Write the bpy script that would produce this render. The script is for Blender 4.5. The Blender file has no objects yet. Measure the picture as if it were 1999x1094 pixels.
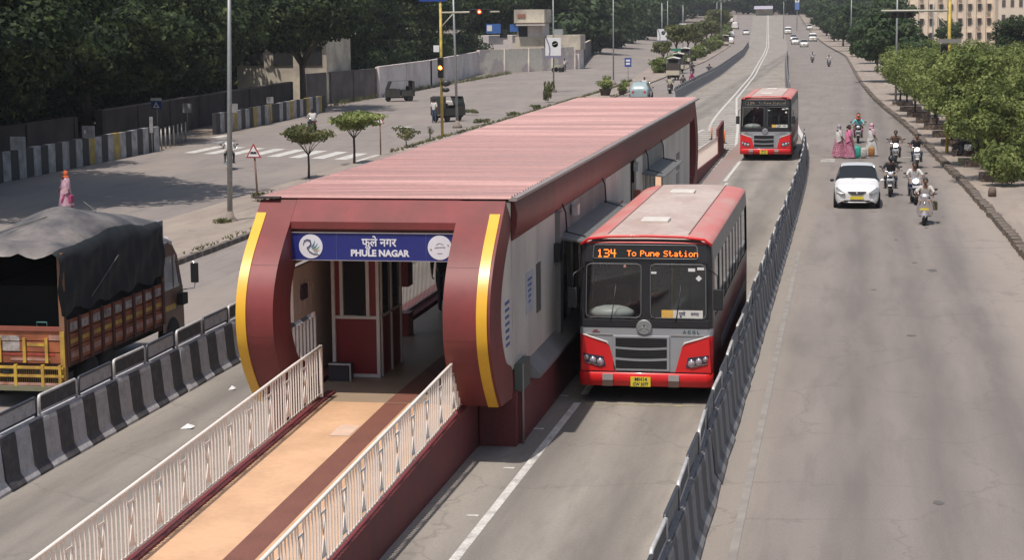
import bpy, bmesh, math, random
import numpy as np
from mathutils import Vector, Matrix
R_ = math.radians
sc = bpy.context.scene
col = sc.collection
random.seed(7)

HAZE = True
# ------------------------------------------------------------------ camera
cam_d = bpy.data.cameras.new('camera')
cam_d.lens = 67.6; cam_d.sensor_width = 36; cam_d.clip_end = 6000; cam_d.clip_start = .5
cam = bpy.data.objects.new('camera', cam_d); col.objects.link(cam)
cR = Vector((0.98449106, 0.17513189, -0.0103041)); cU = Vector((-0.01390505, 0.13644642, 0.99054986)); cF = Vector((-0.17488283, 0.9750442, -0.1367655))
cam.matrix_world = Matrix(((cR.x, cU.x, -cF.x, 0), (cR.y, cU.y, -cF.y, 0), (cR.z, cU.z, -cF.z, 7.39), (0, 0, 0, 1)))
sc.camera = cam
# ------------------------------------------------------------------ light
SUN = Vector((-.16, -.39, 1)).normalized()
w = bpy.data.worlds.new('World'); sc.world = w; w.use_nodes = True
nt = w.node_tree; nt.nodes.clear()
sky = nt.nodes.new('ShaderNodeTexSky'); sky.sky_type = 'NISHITA'; sky.sun_disc = False
sky.sun_elevation = math.asin(SUN.z); sky.sun_rotation = math.atan2(SUN.x, SUN.y) % (2*math.pi)
sky.air_density = 1.3; sky.dust_density = 3.0; sky.ozone_density = 1
bg = nt.nodes.new('ShaderNodeBackground'); bg.inputs[1].default_value = .09
wo = nt.nodes.new('ShaderNodeOutputWorld')
nt.links.new(sky.outputs[0], bg.inputs[0]); nt.links.new(bg.outputs[0], wo.inputs[0])
sd = bpy.data.lights.new('sun', 'SUN'); sd.energy = 3.6; sd.angle = R_(.6); sd.color = (1, .93, .86)
so = bpy.data.objects.new('sun', sd); col.objects.link(so)
so.rotation_euler = SUN.to_track_quat('Z', 'Y').to_euler(); so.location = (0, 0, 60)
sc.view_settings.view_transform = 'Standard'; sc.view_settings.look = 'None'
sc.view_settings.exposure = .14; sc.view_settings.gamma = 1
try: sc.view_settings.use_curve_mapping = False
except Exception: pass
sc.cycles.max_bounces = 6

# ------------------------------------------------------------------ materials
MATS = {}
def M(name, c, rough=.6, metal=0, var=.12, scale=4, c2=None, bump=0, bscale=40, stretch=None, spec=.5, emit=0, coat=0, coords='Object', lo=.35, hi=.65, detail=6, fine=0, fscale=60):
    if name in MATS: return MATS[name]
    m = bpy.data.materials.new(name); m.use_nodes = True; t = m.node_tree; N = t.nodes; L = t.links
    b = N['Principled BSDF']; b.inputs['Roughness'].default_value = rough; b.inputs['Metallic'].default_value = metal
    b.inputs['Specular IOR Level'].default_value = spec; b.inputs['Coat Weight'].default_value = coat; b.inputs['Coat Roughness'].default_value = .08
    c = tuple(c) + (1,)
    if c2 is None: c2 = tuple(min(1, x*(1-var)) for x in c[:3])
    c2 = tuple(c2) + (1,)
    tc = N.new('ShaderNodeTexCoord'); src = tc.outputs['Object']
    if coords == 'World':
        g = N.new('ShaderNodeNewGeometry'); src = g.outputs['Position']
    if stretch:
        mp = N.new('ShaderNodeMapping'); mp.inputs['Scale'].default_value = stretch; L.new(src, mp.inputs[0]); src2 = mp.outputs[0]
    else: src2 = src
    n = N.new('ShaderNodeTexNoise'); n.inputs['Scale'].default_value = scale; n.inputs['Detail'].default_value = detail; L.new(src2, n.inputs['Vector'])
    r = N.new('ShaderNodeMapRange'); r.inputs[1].default_value = lo; r.inputs[2].default_value = hi; L.new(n.outputs[0], r.inputs[0])
    mx = N.new('ShaderNodeMix'); mx.data_type = 'RGBA'; mx.inputs[6].default_value = c; mx.inputs[7].default_value = c2; L.new(r.outputs[0], mx.inputs[0])
    out = mx.outputs[2]
    if fine:
        n2 = N.new('ShaderNodeTexNoise'); n2.inputs['Scale'].default_value = fscale; n2.inputs['Detail'].default_value = 3; L.new(src, n2.inputs['Vector'])
        r2 = N.new('ShaderNodeMapRange'); r2.inputs[1].default_value = .3; r2.inputs[2].default_value = .7; r2.inputs[3].default_value = 1-fine; r2.inputs[4].default_value = 1+fine*.5; L.new(n2.outputs[0], r2.inputs[0])
        mm = N.new('ShaderNodeVectorMath'); mm.operation = 'SCALE'; L.new(out, mm.inputs[0]); L.new(r2.outputs[0], mm.inputs['Scale']); out = mm.outputs[0]
    L.new(out, b.inputs['Base Color'])
    if emit:
        b.inputs['Emission Color'].default_value = c; b.inputs['Emission Strength'].default_value = emit
    if bump:
        bn = N.new('ShaderNodeTexNoise'); bn.inputs['Scale'].default_value = bscale; bn.inputs['Detail'].default_value = 4; L.new(src, bn.inputs['Vector'])
        bb = N.new('ShaderNodeBump'); bb.inputs['Strength'].default_value = bump; bb.inputs['Distance'].default_value = .02; L.new(bn.outputs[0], bb.inputs['Height']); L.new(bb.outputs[0], b.inputs['Normal'])
    MATS[name] = m; return m

def road_mat(name, c1, c2, patch, track=None, dusty=None, cxs=(), edges=()):
    """asphalt/concrete: broad blotches, long streaks, fine grain, cracks, dark wheel tracks at given world x"""
    m = bpy.data.materials.new(name); m.use_nodes = True; t = m.node_tree; N = t.nodes; L = t.links
    b = N['Principled BSDF']; b.inputs['Roughness'].default_value = .85; b.inputs['Specular IOR Level'].default_value = .3
    g = N.new('ShaderNodeNewGeometry'); P = g.outputs['Position']
    def noise(scale, st=None, detail=6, rough=.55):
        src = P
        if st:
            mp = N.new('ShaderNodeMapping'); mp.inputs['Scale'].default_value = st; L.new(P, mp.inputs[0]); src = mp.outputs[0]
        n = N.new('ShaderNodeTexNoise'); n.inputs['Scale'].default_value = scale; n.inputs['Detail'].default_value = detail; n.inputs['Roughness'].default_value = rough; L.new(src, n.inputs['Vector']); return n.outputs[0]
    def rng(v, a, b_, c=0, d=1):
        r = N.new('ShaderNodeMapRange'); r.inputs[1].default_value = a; r.inputs[2].default_value = b_; r.inputs[3].default_value = c; r.inputs[4].default_value = d; L.new(v, r.inputs[0]); return r.outputs[0]
    def mix(f, a, b_):
        x = N.new('ShaderNodeMix'); x.data_type = 'RGBA'
        for k, v in ((6, a), (7, b_)):
            if isinstance(v, tuple): x.inputs[k].default_value = v + (1,)
            else: L.new(v, x.inputs[k])
        if isinstance(f, float): x.inputs[0].default_value = f
        else: L.new(f, x.inputs[0])
        return x.outputs[2]
    def mul(a, b_):
        x = N.new('ShaderNodeMath'); x.operation = 'MULTIPLY'; L.new(a, x.inputs[0])
        if isinstance(b_, float): x.inputs[1].default_value = b_
        else: L.new(b_, x.inputs[1])
        return x.outputs[0]
    o = mix(rng(noise(.45, (1, .35, 1)), .35, .65), c1, c2)
    o = mix(mul(rng(noise(2.2, (1, .12, 1)), .5, .75), .55), o, patch)
    o = mix(mul(rng(noise(9, None, 5), .55, .8), .3), o, patch)
    if track:
        sx = N.new('ShaderNodeSeparateXYZ'); L.new(P, sx.inputs[0])
        for cx_ in cxs:
            a = N.new('ShaderNodeMath'); a.operation = 'SUBTRACT'; L.new(sx.outputs[0], a.inputs[0]); a.inputs[1].default_value = cx_
            ab = N.new('ShaderNodeMath'); ab.operation = 'ABSOLUTE'; L.new(a.outputs[0], ab.inputs[0])
            f = mul(rng(ab.outputs[0], .75, .1), rng(noise(1.3, (1, .1, 1)), .3, .6, .2, .8))
            o = mix(f, o, track)
    if dusty:
        o = mix(mul(rng(noise(.25, (1, .3, 1), 8), .5, .62), .6), o, dusty)
    if edges:
        if not track: sx = N.new('ShaderNodeSeparateXYZ'); L.new(P, sx.inputs[0])
        nz = noise(.9, (1, .25, 1)); am = N.new('ShaderNodeMath'); am.operation = 'MULTIPLY_ADD'; L.new(nz, am.inputs[0]); am.inputs[1].default_value = .9; L.new(sx.outputs[0], am.inputs[2])
        for x0_, x1_, x2_, x3_, ce, st_ in edges:
            f = mul(mul(mul(rng(am.outputs[0], x0_, x1_), rng(am.outputs[0], x3_, x2_)), float(st_)), rng(sx.outputs[1], 105, 75)); o = mix(f, o, ce)
    vo = N.new('ShaderNodeTexVoronoi'); vo.feature = 'DISTANCE_TO_EDGE'; vo.inputs['Scale'].default_value = .28
    nn = N.new('ShaderNodeTexNoise'); nn.inputs['Scale'].default_value = 1.5; nn.inputs['Detail'].default_value = 6; L.new(P, nn.inputs['Vector'])
    vm = N.new('ShaderNodeVectorMath'); vm.operation = 'MULTIPLY_ADD'; L.new(nn.outputs[1], vm.inputs[0]); vm.inputs[1].default_value = (1.2, 1.2, 0); L.new(P, vm.inputs[2]); L.new(vm.outputs[0], vo.inputs['Vector'])
    o = mix(mul(rng(vo.outputs[0], .012, .0), .45), o, patch)
    fg = rng(noise(28, None, 4, .7), .3, .7, .86, 1.1)
    vmx = N.new('ShaderNodeVectorMath'); vmx.operation = 'SCALE'; L.new(o, vmx.inputs[0]); L.new(fg, vmx.inputs['Scale'])
    L.new(vmx.outputs[0], b.inputs['Base Color'])
    bb = N.new('ShaderNodeBump'); bb.inputs['Strength'].default_value = .25; bb.inputs['Distance'].default_value = .01; L.new(noise(60, None, 3), bb.inputs['Height']); L.new(bb.outputs[0], b.inputs['Normal'])
    MATS[name] = m; return m

def glass_mat(name, tint, refl=.12, rough=.03, opac=.75):
    m = bpy.data.materials.new(name); m.use_nodes = True; t = m.node_tree; N = t.nodes; L = t.links; N.clear()
    tr = N.new('ShaderNodeBsdfTransparent'); tr.inputs[0].default_value = tint + (1,)
    di = N.new('ShaderNodeBsdfDiffuse'); di.inputs[0].default_value = (.03, .034, .036, 1)
    m1 = N.new('ShaderNodeMixShader'); m1.inputs[0].default_value = 1-opac if opac < 1 else 0
    gl = N.new('ShaderNodeBsdfGlossy'); gl.inputs['Roughness'].default_value = rough; gl.inputs[0].default_value = (.9, .95, 1, 1)
    fr = N.new('ShaderNodeLayerWeight'); fr.inputs[0].default_value = .5; pw = N.new('ShaderNodeMath'); pw.operation = 'POWER'; pw.inputs[1].default_value = 5; L.new(fr.outputs['Facing'], pw.inputs[0])
    mr = N.new('ShaderNodeMapRange'); mr.inputs[3].default_value = .03+refl*.4; mr.inputs[4].default_value = 1; L.new(pw.outputs[0], mr.inputs[0])
    mx = N.new('ShaderNodeMixShader'); o = N.new('ShaderNodeOutputMaterial')
    L.new(di.outputs[0], m1.inputs[1]); L.new(tr.outputs[0], m1.inputs[2]); m1.inputs[0].default_value = 1-opac
    L.new(mr.outputs[0], mx.inputs[0]); L.new(m1.outputs[0], mx.inputs[1]); L.new(gl.outputs[0], mx.inputs[2]); L.new(mx.outputs[0], o.inputs[0])
    MATS[name] = m; return m

def leaf_mat(name, a, b_, c_):
    m = bpy.data.materials.new(name); m.use_nodes = True; t = m.node_tree; N = t.nodes; L = t.links
    b = N['Principled BSDF']; b.inputs['Roughness'].default_value = .65; b.inputs['Specular IOR Level'].default_value = .25
    tc = N.new('ShaderNodeTexCoord'); n = N.new('ShaderNodeTexNoise'); n.inputs['Scale'].default_value = .9; n.inputs['Detail'].default_value = 5; L.new(tc.outputs['Object'], n.inputs['Vector'])
    cr = N.new('ShaderNodeValToRGB'); cr.color_ramp.elements[0].position = .34; cr.color_ramp.elements[1].position = .66
    cr.color_ramp.elements[0].color = a + (1,); cr.color_ramp.elements[1].color = c_ + (1,)
    e = cr.color_ramp.elements.new(.5); e.color = b_ + (1,)
    L.new(n.outputs[0], cr.inputs[0]); L.new(cr.outputs[0], b.inputs['Base Color'])
    tl = N.new('ShaderNodeBsdfTranslucent'); L.new(cr.outputs[0], tl.inputs[0])
    mx = N.new('ShaderNodeMixShader'); mx.inputs[0].default_value = .3; L.new(b.outputs[0], mx.inputs[1]); L.new(tl.outputs[0], mx.inputs[2])
    L.new(mx.outputs[0], N['Material Output'].inputs[0])
    MATS[name] = m; return m

# ------------------------------------------------------------------ mesh helpers
class MB:
    def __init__(s): s.v = []; s.f = []; s.m = []; s.sm = []
    def add(s, vs, fs, mi=0, smooth=False):
        o = len(s.v); s.v += [tuple(p) for p in vs]
        for f in fs: s.f.append(tuple(i+o for i in f)); s.m.append(mi); s.sm.append(smooth)
        return s
    def box(s, x0, x1, y0, y1, z0, z1, mi=0):
        return s.add([(x0,y0,z0),(x1,y0,z0),(x1,y1,z0),(x0,y1,z0),(x0,y0,z1),(x1,y0,z1),(x1,y1,z1),(x0,y1,z1)],
                     [(0,3,2,1),(4,5,6,7),(0,1,5,4),(1,2,6,5),(2,3,7,6),(3,0,4,7)], mi)
    def cbox(s, c, d, mi=0): return s.box(c[0]-d[0]/2, c[0]+d[0]/2, c[1]-d[1]/2, c[1]+d[1]/2, c[2]-d[2]/2, c[2]+d[2]/2, mi)
    def quad(s, a, b, c, d, mi=0): return s.add([a, b, c, d], [(0,1,2,3)], mi)
    def tube(s, pts, r, n=8, mi=0, smooth=True, caps=True):
        pts = [Vector(p) for p in pts]; rs = r if isinstance(r, (list, tuple)) else [r]*len(pts)
        vs = []; up0 = None
        for i, p in enumerate(pts):
            d = (pts[min(i+1, len(pts)-1)]-pts[max(i-1, 0)]).normalized()
            if up0 is None:
                up0 = Vector((0,0,1)) if abs(d.z) < .9 else Vector((1,0,0))
            a = d.cross(up0)
            if a.length < 1e-3: a = d.cross(Vector((0,1,0)))
            a.normalize(); b = d.cross(a).normalized(); up0 = -b if (-b).dot(up0) > 0 else b
            for k in range(n):
                t = 2*math.pi*k/n; vs.append(p+a*(math.cos(t)*rs[i])+b*(math.sin(t)*rs[i]))
        fs = []
        for i in range(len(pts)-1):
            for k in range(n): fs.append((i*n+k, i*n+(k+1)%n, (i+1)*n+(k+1)%n, (i+1)*n+k))
        s.add(vs, fs, mi, smooth)
        if caps:
            o = len(s.v)-len(vs); s.f.append(tuple(o+k for k in range(n))[::-1]); s.m.append(mi); s.sm.append(False)
            s.f.append(tuple(o+(len(pts)-1)*n+k for k in range(n))); s.m.append(mi); s.sm.append(False)
        return s
    def prism(s, poly, axis, a, b, mi=0, smooth=False):
        """extrude a 2-D polygon along axis ('x': poly is (y,z); 'y': (x,z); 'z': (x,y))"""
        def P(p, t): return {'x': (t, p[0], p[1]), 'y': (p[0], t, p[1]), 'z': (p[0], p[1], t)}[axis]
        n = len(poly); vs = [P(p, a) for p in poly]+[P(p, b) for p in poly]
        s.add(vs, [(i, (i+1) % n, n+(i+1) % n, n+i) for i in range(n)], mi, smooth)
        o = len(s.v)-2*n
        s.f.append(tuple(o+i for i in range(n))[::-1]); s.m.append(mi); s.sm.append(False)
        s.f.append(tuple(o+n+i for i in range(n))); s.m.append(mi); s.sm.append(False)
        return s
    def lathe(s, prof, c=(0,0,0), n=16, axis='z', mi=0, smooth=True):
        vs = []
        for r, h in prof:
            for k in range(n):
                t = 2*math.pi*k/n; x, y = r*math.cos(t), r*math.sin(t)
                p = {'z': (x, y, h), 'x': (h, x, y), 'y': (x, h, y)}[axis]; vs.append((p[0]+c[0], p[1]+c[1], p[2]+c[2]))
        fs = [(i*n+k, i*n+(k+1) % n, (i+1)*n+(k+1) % n, (i+1)*n+k) for i in range(len(prof)-1) for k in range(n)]
        s.add(vs, fs, mi, smooth)
        o = len(s.v)-len(vs)
        for i, rev in ((0, 1), (len(prof)-1, 0)):
            if prof[i][0] > 1e-4:
                f = tuple(o+i*n+k for k in range(n)); s.f.append(f[::-1] if rev else f); s.m.append(mi); s.sm.append(False)
        return s
    def ell(s, c, r, mi=0, n=12, m=8, fn=None):
        vs = []
        for i in range(m+1):
            ph = math.pi*i/m
            for k in range(n):
                t = 2*math.pi*k/n; d = [math.sin(ph)*math.cos(t), math.sin(ph)*math.sin(t), math.cos(ph)]
                if fn: d = fn(d)
                vs.append((c[0]+r[0]*d[0], c[1]+r[1]*d[1], c[2]+r[2]*d[2]))
        return s.add(vs, [(i*n+k, (i+1)*n+k, (i+1)*n+(k+1) % n, i*n+(k+1) % n) for i in range(m) for k in range(n)], mi, True)
    def xf(s, mat, start=0):
        for i in range(start, len(s.v)): s.v[i] = tuple(mat @ Vector(s.v[i]))
        return s
    def mesh(s, name, mats):
        me = bpy.data.meshes.new(name); me.from_pydata(s.v, [], s.f)
        for m in (mats if isinstance(mats, (list, tuple)) else [mats]): me.materials.append(m)
        me.polygons.foreach_set('material_index', s.m); me.polygons.foreach_set('use_smooth', s.sm)
        me.update()
        bm = bmesh.new(); bm.from_mesh(me); bmesh.ops.recalc_face_normals(bm, faces=bm.faces); bm.to_mesh(me); bm.free()
        return me
    def build(s, name, mats, parent=None, bevel=0, seg=2, loc=None, rz=None):
        o = bpy.data.objects.new(name, s.mesh(name, mats)); col.objects.link(o)
        if parent: o.parent = parent
        if loc is not None: o.location = loc
        if rz is not None: o.rotation_euler = (0, 0, rz)
        if bevel:
            b = o.modifiers.new('bevel', 'BEVEL'); b.width = bevel; b.segments = seg; b.limit_method = 'ANGLE'; b.angle_limit = R_(35)
        return o
def tag(o, label=None, cat=None, group=None, kind=None):
    if label: o['label'] = label
    if cat: o['category'] = cat
    if group: o['group'] = group
    if kind: o['kind'] = kind
    return o
def empty(name, loc=(0,0,0), rz=0, label=None, cat=None, group=None):
    o = bpy.data.objects.new(name, None); col.objects.link(o); o.location = loc; o.rotation_euler = (0,0,rz); o.empty_display_size = .3
    return tag(o, label, cat, group)
def kids(o): return [c for c in o.children]
def copy_tree(o, loc=None, rz=None, label=None, group=None, parent=None, scale=None):
    c = o.copy(); col.objects.link(c)
    if parent is not None: c.parent = parent
    if loc is not None: c.location = loc
    if rz is not None: c.rotation_euler = (0, 0, rz)
    if label: c['label'] = label
    if group: c['group'] = group
    if scale: c.scale = scale
    for k in o.children: copy_tree(k, parent=c)
    return c
def piece(me, name, parent, loc=(0,0,0), rot=None, scale=None):
    o = bpy.data.objects.new(name, me); col.objects.link(o); o.parent = parent; o.location = loc
    if rot: o.rotation_euler = rot
    if scale: o.scale = scale
    return o
def text(s, size, mat, parent, loc, rot=(math.pi/2, 0, 0), name='lettering', ext=.003, bold=0, sx=1, ax='CENTER'):
    cu = bpy.data.curves.new(name, 'FONT'); cu.body = s; cu.size = size; cu.extrude = ext; cu.offset = bold; cu.align_x = ax; cu.align_y = 'CENTER'; cu.resolution_u = 3
    t = bpy.data.objects.new(name, cu); col.objects.link(t)
    dg = bpy.context.evaluated_depsgraph_get(); me = bpy.data.meshes.new_from_object(t.evaluated_get(dg))
    bpy.data.objects.remove(t); me.materials.clear(); me.materials.append(mat)
    o = bpy.data.objects.new(name, me); col.objects.link(o); o.parent = parent; o.location = loc; o.rotation_euler = rot; o.scale = (sx, 1, 1)
    return o
def gz(y):
    if y < 400: return 0.
    if y < 680: return 6e-5*(y-400)**2
    return 4.704+.0336*(y-680) if y < 720 else 6.05+.006*(y-720)
def lerp(tab, y):
    if y <= tab[0][0]: return tab[0][1]
    for (a, b), (c, d) in zip(tab, tab[1:]):
        if y <= c:
            t = (y-a)/(c-a); return b+(d-b)*t
    (a, b), (c, d) = tab[-2:]; return d+(d-b)/(c-a)*(y-c)
def smooth(tab):
    ys = np.array([p[0] for p in tab]); xs = np.array([p[1] for p in tab]); g = np.arange(ys[0], ys[-1]+1, 4.)
    v = np.interp(g, ys, xs); k = np.exp(-np.linspace(-2, 2, 13)**2); k /= k.sum()
    vp = np.pad(v, 6, mode='reflect', reflect_type='odd'); v = np.convolve(vp, k, 'valid'); return list(zip(g.tolist(), v.tolist()))

M('metal_grey', (.36,.36,.36), .5, .3, scale=6)
M('galv', (.32,.33,.33), .45, .4, scale=8)
M('black_plastic', (.02,.02,.022), .45)
M('rubber', (.018,.018,.018), .85, var=.3)
M('white_paint', (.72,.70,.67), .5, scale=5, var=.12)
M('sign_white', (.75,.75,.75), .5, var=.06)
M('indicator_amber', (.6,.25,.03), .3)
M('chrome', (.7,.7,.7), .18, 1)
M('lens', (.75,.75,.78), .12, .3)
M('headlamp_on', (1,.97,.9), .3, emit=4)
M('led_orange', (1,.2,.02), .4, emit=2.2)
M('amber_lamp', (1,.25,.02), .3, emit=5)
M('amber_core', (1,.62,.25), .3, emit=6)
M('red_lamp', (1,.05,.02), .3, emit=3)
M('yellow_plate', (.75,.6,.04), .5)
M('yellow_pole', (.62,.46,.07), .5, scale=3, c2=(.33,.24,.06))
M('sign_blue', (.02,.06,.3), .4)
M('sign_red', (.5,.03,.03), .45)
M('dark_gap', (.01,.01,.011), .8)
glass_mat('glass_bus', (.78,.82,.82), .16, .03, .15)
glass_mat('glass_dark', (.15,.17,.18), .12, .05, .85)
glass_mat('glass_car', (.22,.30,.31), .05, .04, .7)
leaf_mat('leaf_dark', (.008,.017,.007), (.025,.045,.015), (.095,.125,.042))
leaf_mat('leaf_mid', (.075,.105,.028), (.17,.21,.06), (.31,.35,.12))
leaf_mat('leaf_olive', (.06,.07,.025), (.115,.125,.045), (.19,.19,.08))
leaf_mat('leaf_far', (.02,.04,.016), (.045,.075,.03), (.09,.125,.05))
M('bark', (.07,.052,.04), .9, scale=6, bump=.6, bscale=20)
# ================================================================== ground and roads
gr = road_mat('dusty_ground', (.25,.205,.17), (.20,.165,.14), (.13,.11,.095), dusty=(.30,.25,.21))
asph = road_mat('asphalt_right', (.262,.228,.205), (.222,.196,.178), (.155,.138,.127), track=(.158,.142,.131), cxs=(.1, 1.5, 2.9), edges=[(-3,-2.4,-1.3,-.75,(.31,.275,.235),.7),(3.6,4.8,7,9,(.33,.285,.245),.75)])
asph_l = road_mat('asphalt_left', (.27,.235,.213), (.232,.203,.186), (.155,.138,.13), dusty=(.30,.26,.225))
conc = road_mat('bus_lane_concrete', (.33,.298,.258), (.26,.235,.206), (.15,.135,.12), track=(.16,.147,.132), cxs=(-3.5, -5.0, -11.1, -12.2))
pave = road_mat('paving', (.36,.30,.25), (.28,.235,.20), (.17,.145,.125))
stonem = M('kerb_stone', (.20,.16,.125), .9, scale=3, c2=(.10,.08,.065), bump=.7, bscale=9, fine=.3, fscale=14)
linem = M('road_paint', (.62,.60,.56), .7, scale=3, c2=(.34,.32,.30), lo=.45, hi=.75, coords='World', fine=.25, fscale=20)
linem2 = M('yellow_paint', (.42,.38,.16), .7, scale=5, c2=(.25,.23,.18), coords='World')

E_kerb = smooth([(-20,5.0),(60,5.06),(72,4.66),(82,4.5),(92,4.2),(103,3.72),(115,3.55),(128,3.0),(141,2.4),(160,1.5),(200,.4),(325,-1.9),(456,-8.0),(600,-15),(800,-25),(1400,-60)])
E_rb = smooth([(-20,-2.25),(80,-2.25),(100,-2.45),(128,-3.85),(160,-5.2),(193,-6.7),(266,-9.4),(426,-14.9),(600,-22),(773,-29),(1400,-58)])
E_lb = smooth([(-20,-13.25),(80,-13.25),(170,-15.2),(225,-15.9),(330,-19),(430,-23.5),(600,-32),(783,-41),(1400,-76)])
E_lk = smooth([(-20,-20),(62,-20.2),(115,-20.6),(165,-21),(213,-21.6),(296,-22.6),(430,-27.5),(600,-37),(783,-47),(1400,-84)])
E_vl = smooth([(-20,-24.9),(65,-24.7),(105,-24.7),(134,-24.1),(200,-23.7),(250,-27),(330,-29.5),(430,-34),(600,-43),(783,-53),(1400,-92)])
def ys_between(a, b): return [y for y in sorted(set([a, b]+[a+i*4 for i in range(int((b-a)/4)+1)])) if a <= y <= b]
def ribbon(fa, fb, a, b, z, mb=None, mi=0):
    mb = mb or MB(); ys = ys_between(a, b)
    vs = []
    for y in ys: vs += [(fa(y), y, gz(y)+z), (fb(y), y, gz(y)+z)]
    mb.add(vs, [(2*i, 2*i+1, 2*i+3, 2*i+2) for i in range(len(ys)-1)], mi)
    return mb
T = lambda tab, d=0: (lambda y: lerp(tab, y)+d)
# one ground sheet to the horizon
g = MB(); ysg = [-60, 0, 50, 100, 200, 300]+list(range(400, 760, 20))+[800, 900, 1100, 1500, 2500, 4000]
xsg = [-2500, -600, -200, -100, -50, 0, 50, 100, 250, 800, 2500]
g.add([(x, y, gz(y)-.02) for y in ysg for x in xsg], [(j*11+i, j*11+i+1, (j+1)*11+i+1, (j+1)*11+i) for j in range(len(ysg)-1) for i in range(10)])
tag(g.build('ground', gr), kind='structure')
tag(ribbon(T(E_rb), T(E_kerb, .15), -10, 800, .004).build('road', asph), kind='structure')
tag(ribbon(T(E_lk, -.1), T(E_lb), -10, 800, .004).build('road', asph_l), kind='structure')
tag(ribbon(T(E_lb), T(E_rb), -10, 800, .008).build('bus_lane', conc), kind='structure')
# wide service road on the left (opens into a crossing)
s = MB(); s.add([(-24.8,20,.004),(-38.2,20,.004),(-38.4,84,.004),(-38.6,106,.004),(-41,145,.004),(-44,175,.004),(-46,235,.004),(-37,262,.004),(-47,330,.004),(-70,600,3.),(-52,600,2.9),(-33.6,420,.03),(-29,330,.004),(-26,250,.004),(-23.7,200,.004),(-24,134,.004),(-24.7,100,.004)], [tuple(range(17))])
bm = bmesh.new(); 
tag(s.build('road', asph_l), kind='structure')
# centre verge between the two left roads, raised with a kerb
v = MB(); ysv = ys_between(8, 760)
prof = lambda y: [(lerp(E_vl, y), 0), (lerp(E_vl, y), .13), (lerp(E_vl, y)+.15, .15), (lerp(E_lk, y)-.17, .15), (lerp(E_lk, y), .13), (lerp(E_lk, y), 0)]
vs = [(p[0], y, gz(y)+p[1]) for y in ysv for p in prof(y)]
v.add(vs, [(j*6+i, j*6+i+1, (j+1)*6+i+1, (j+1)*6+i) for j in range(len(ysv)-1) for i in range(5)])
verge = tag(v.build('verge', pave), kind='structure')
fp = MB(); ysv = ys_between(8, 760)
prof = lambda y: [(lerp(E_kerb, y)+.28, .13), (lerp(E_kerb, y)+16, .14), (lerp(E_kerb, y)+16, -.02)]
fp.add([(p[0], y, gz(y)+p[1]) for y in ysv for p in prof(y)], [(j*3+i, j*3+i+1, (j+1)*3+i+1, (j+1)*3+i) for j in range(len(ysv)-1) for i in range(2)])
footp = tag(fp.build('footpath', pave), kind='structure')
# kerb stones, each on its own
kst = []
for k in range(5):
    rr = random.Random(k); b = MB(); b.box(-.16, .16, -.44, .44, 0, .21)
    b.v = [(x+rr.uniform(-.02,.02), y+rr.uniform(-.02,.02), z+(rr.uniform(-.025,.02) if z > .1 else -.05)) for x, y, z in b.v]; kst.append(b.mesh('kerb_stone', stonem))
y = 40.
while y < 190:
    x = lerp(E_kerb, y)+.14; x2 = lerp(E_kerb, y+.9)+.14
    o = piece(random.choice(kst), 'kerb_stone', footp, (x+random.uniform(-.03,.03), y+.45, random.uniform(-.02,.015)), (random.uniform(-.03,.03), random.uniform(-.06,.06), -math.atan2(x2-x, .9)+random.uniform(-.05,.05)))
    y += .92
k2 = ribbon(T(E_kerb, -.02), T(E_kerb, .3), 190, 760, .16); tag(k2.build('kerb', stonem), kind='structure')
y = 45.; kb = MB()
kmesh = []
for k in range(3):
    b = MB(); b.box(-.1, .1, -.72, .72, 0, .165); kmesh.append(b.mesh('kerb_stone', M('kerb_conc', (.22,.19,.165), .9, scale=3, c2=(.1,.085,.075), fine=.25))) 
while y < 125:
    x = lerp(E_lk, y)+.05; x2 = lerp(E_lk, y+1.5)+.05
    piece(random.choice(kmesh), 'kerb_stone', verge, (x+random.uniform(-.02,.02), y+.75, random.uniform(-.01,.01)), (0, random.uniform(-.05,.05), -math.atan2(x2-x, 1.5)))
    y += 1.5

# ---- painted lines
def line(fx, wd, a, b, z=.013, name='road_marking', mat=None):
    return tag(ribbon(lambda y: fx(y)-wd/2, lambda y: fx(y)+wd/2, a, b, z).build(name, mat or linem), kind='structure')
line(lambda y: -5.32+.014*(y-25), .14, 8, 35.8)
line(lambda y: -5.32+.014*(36.4-25), .14, 36.6, 40); line(lambda y: -5.5, .14, 46, 84)
line(lambda y: -5.66, .15, 85, 96.5)
line(lambda y: -1.5-.003*y, .12, 8, 60, mat=M('worn_paint', (.30,.28,.25), .8, coords='World', scale=2, c2=(.235,.212,.2)))
mk = MB()
for i in range(7): mk.box(-5.62, -5.44, 24.2+i*3.05, 24.3+i*3.05, .012, .014)
tag(mk.build('road_marking', linem), kind='structure')
mk = MB()
mk.box(-5.0, -2.9, 35.7, 35.78, .012, .0135); 
tag(mk.build('road_marking', linem2), kind='structure')
# double centre line and tapering chevrons behind the stop
DL = smooth([(100,-7.1),(113,-8.2),(125,-9.3),(150,-10.0),(176,-10.6),(230,-12),(280,-13.8),(350,-16.2),(427,-19.2),(600,-27),(778,-35)])
line(T(DL, -.22), .17, 122, 760); line(T(DL, .22), .17, 168, 760)
TL = [(88,-13.0),(100,-11.6),(112,-10.2),(122,-9.5)]
TL = [(90,-12.2),(100,-11.0),(110,-10.2),(124,-9.5),(150,-10.2),(176,-10.8)]; TR = [(90,-6.5),(104,-6.35),(125,-7.5),(145,-8.8),(168,-10.2)]
line(T(TL), .2, 90, 123)
line(T(TR), .16, 104, 168)
mk = MB()
for i in range(37):
    y = 92+i*1.95; x0 = lerp(TL, y)+.1; x1 = lerp(TR, y)-.05
    mk.add([(x0, y, .013), (x1, y-.6, .013), (x1, y-.25, .013), (x0, y+.35, .013)], [(0,1,2,3)])
tag(mk.build('road_marking', linem), kind='structure')
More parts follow.
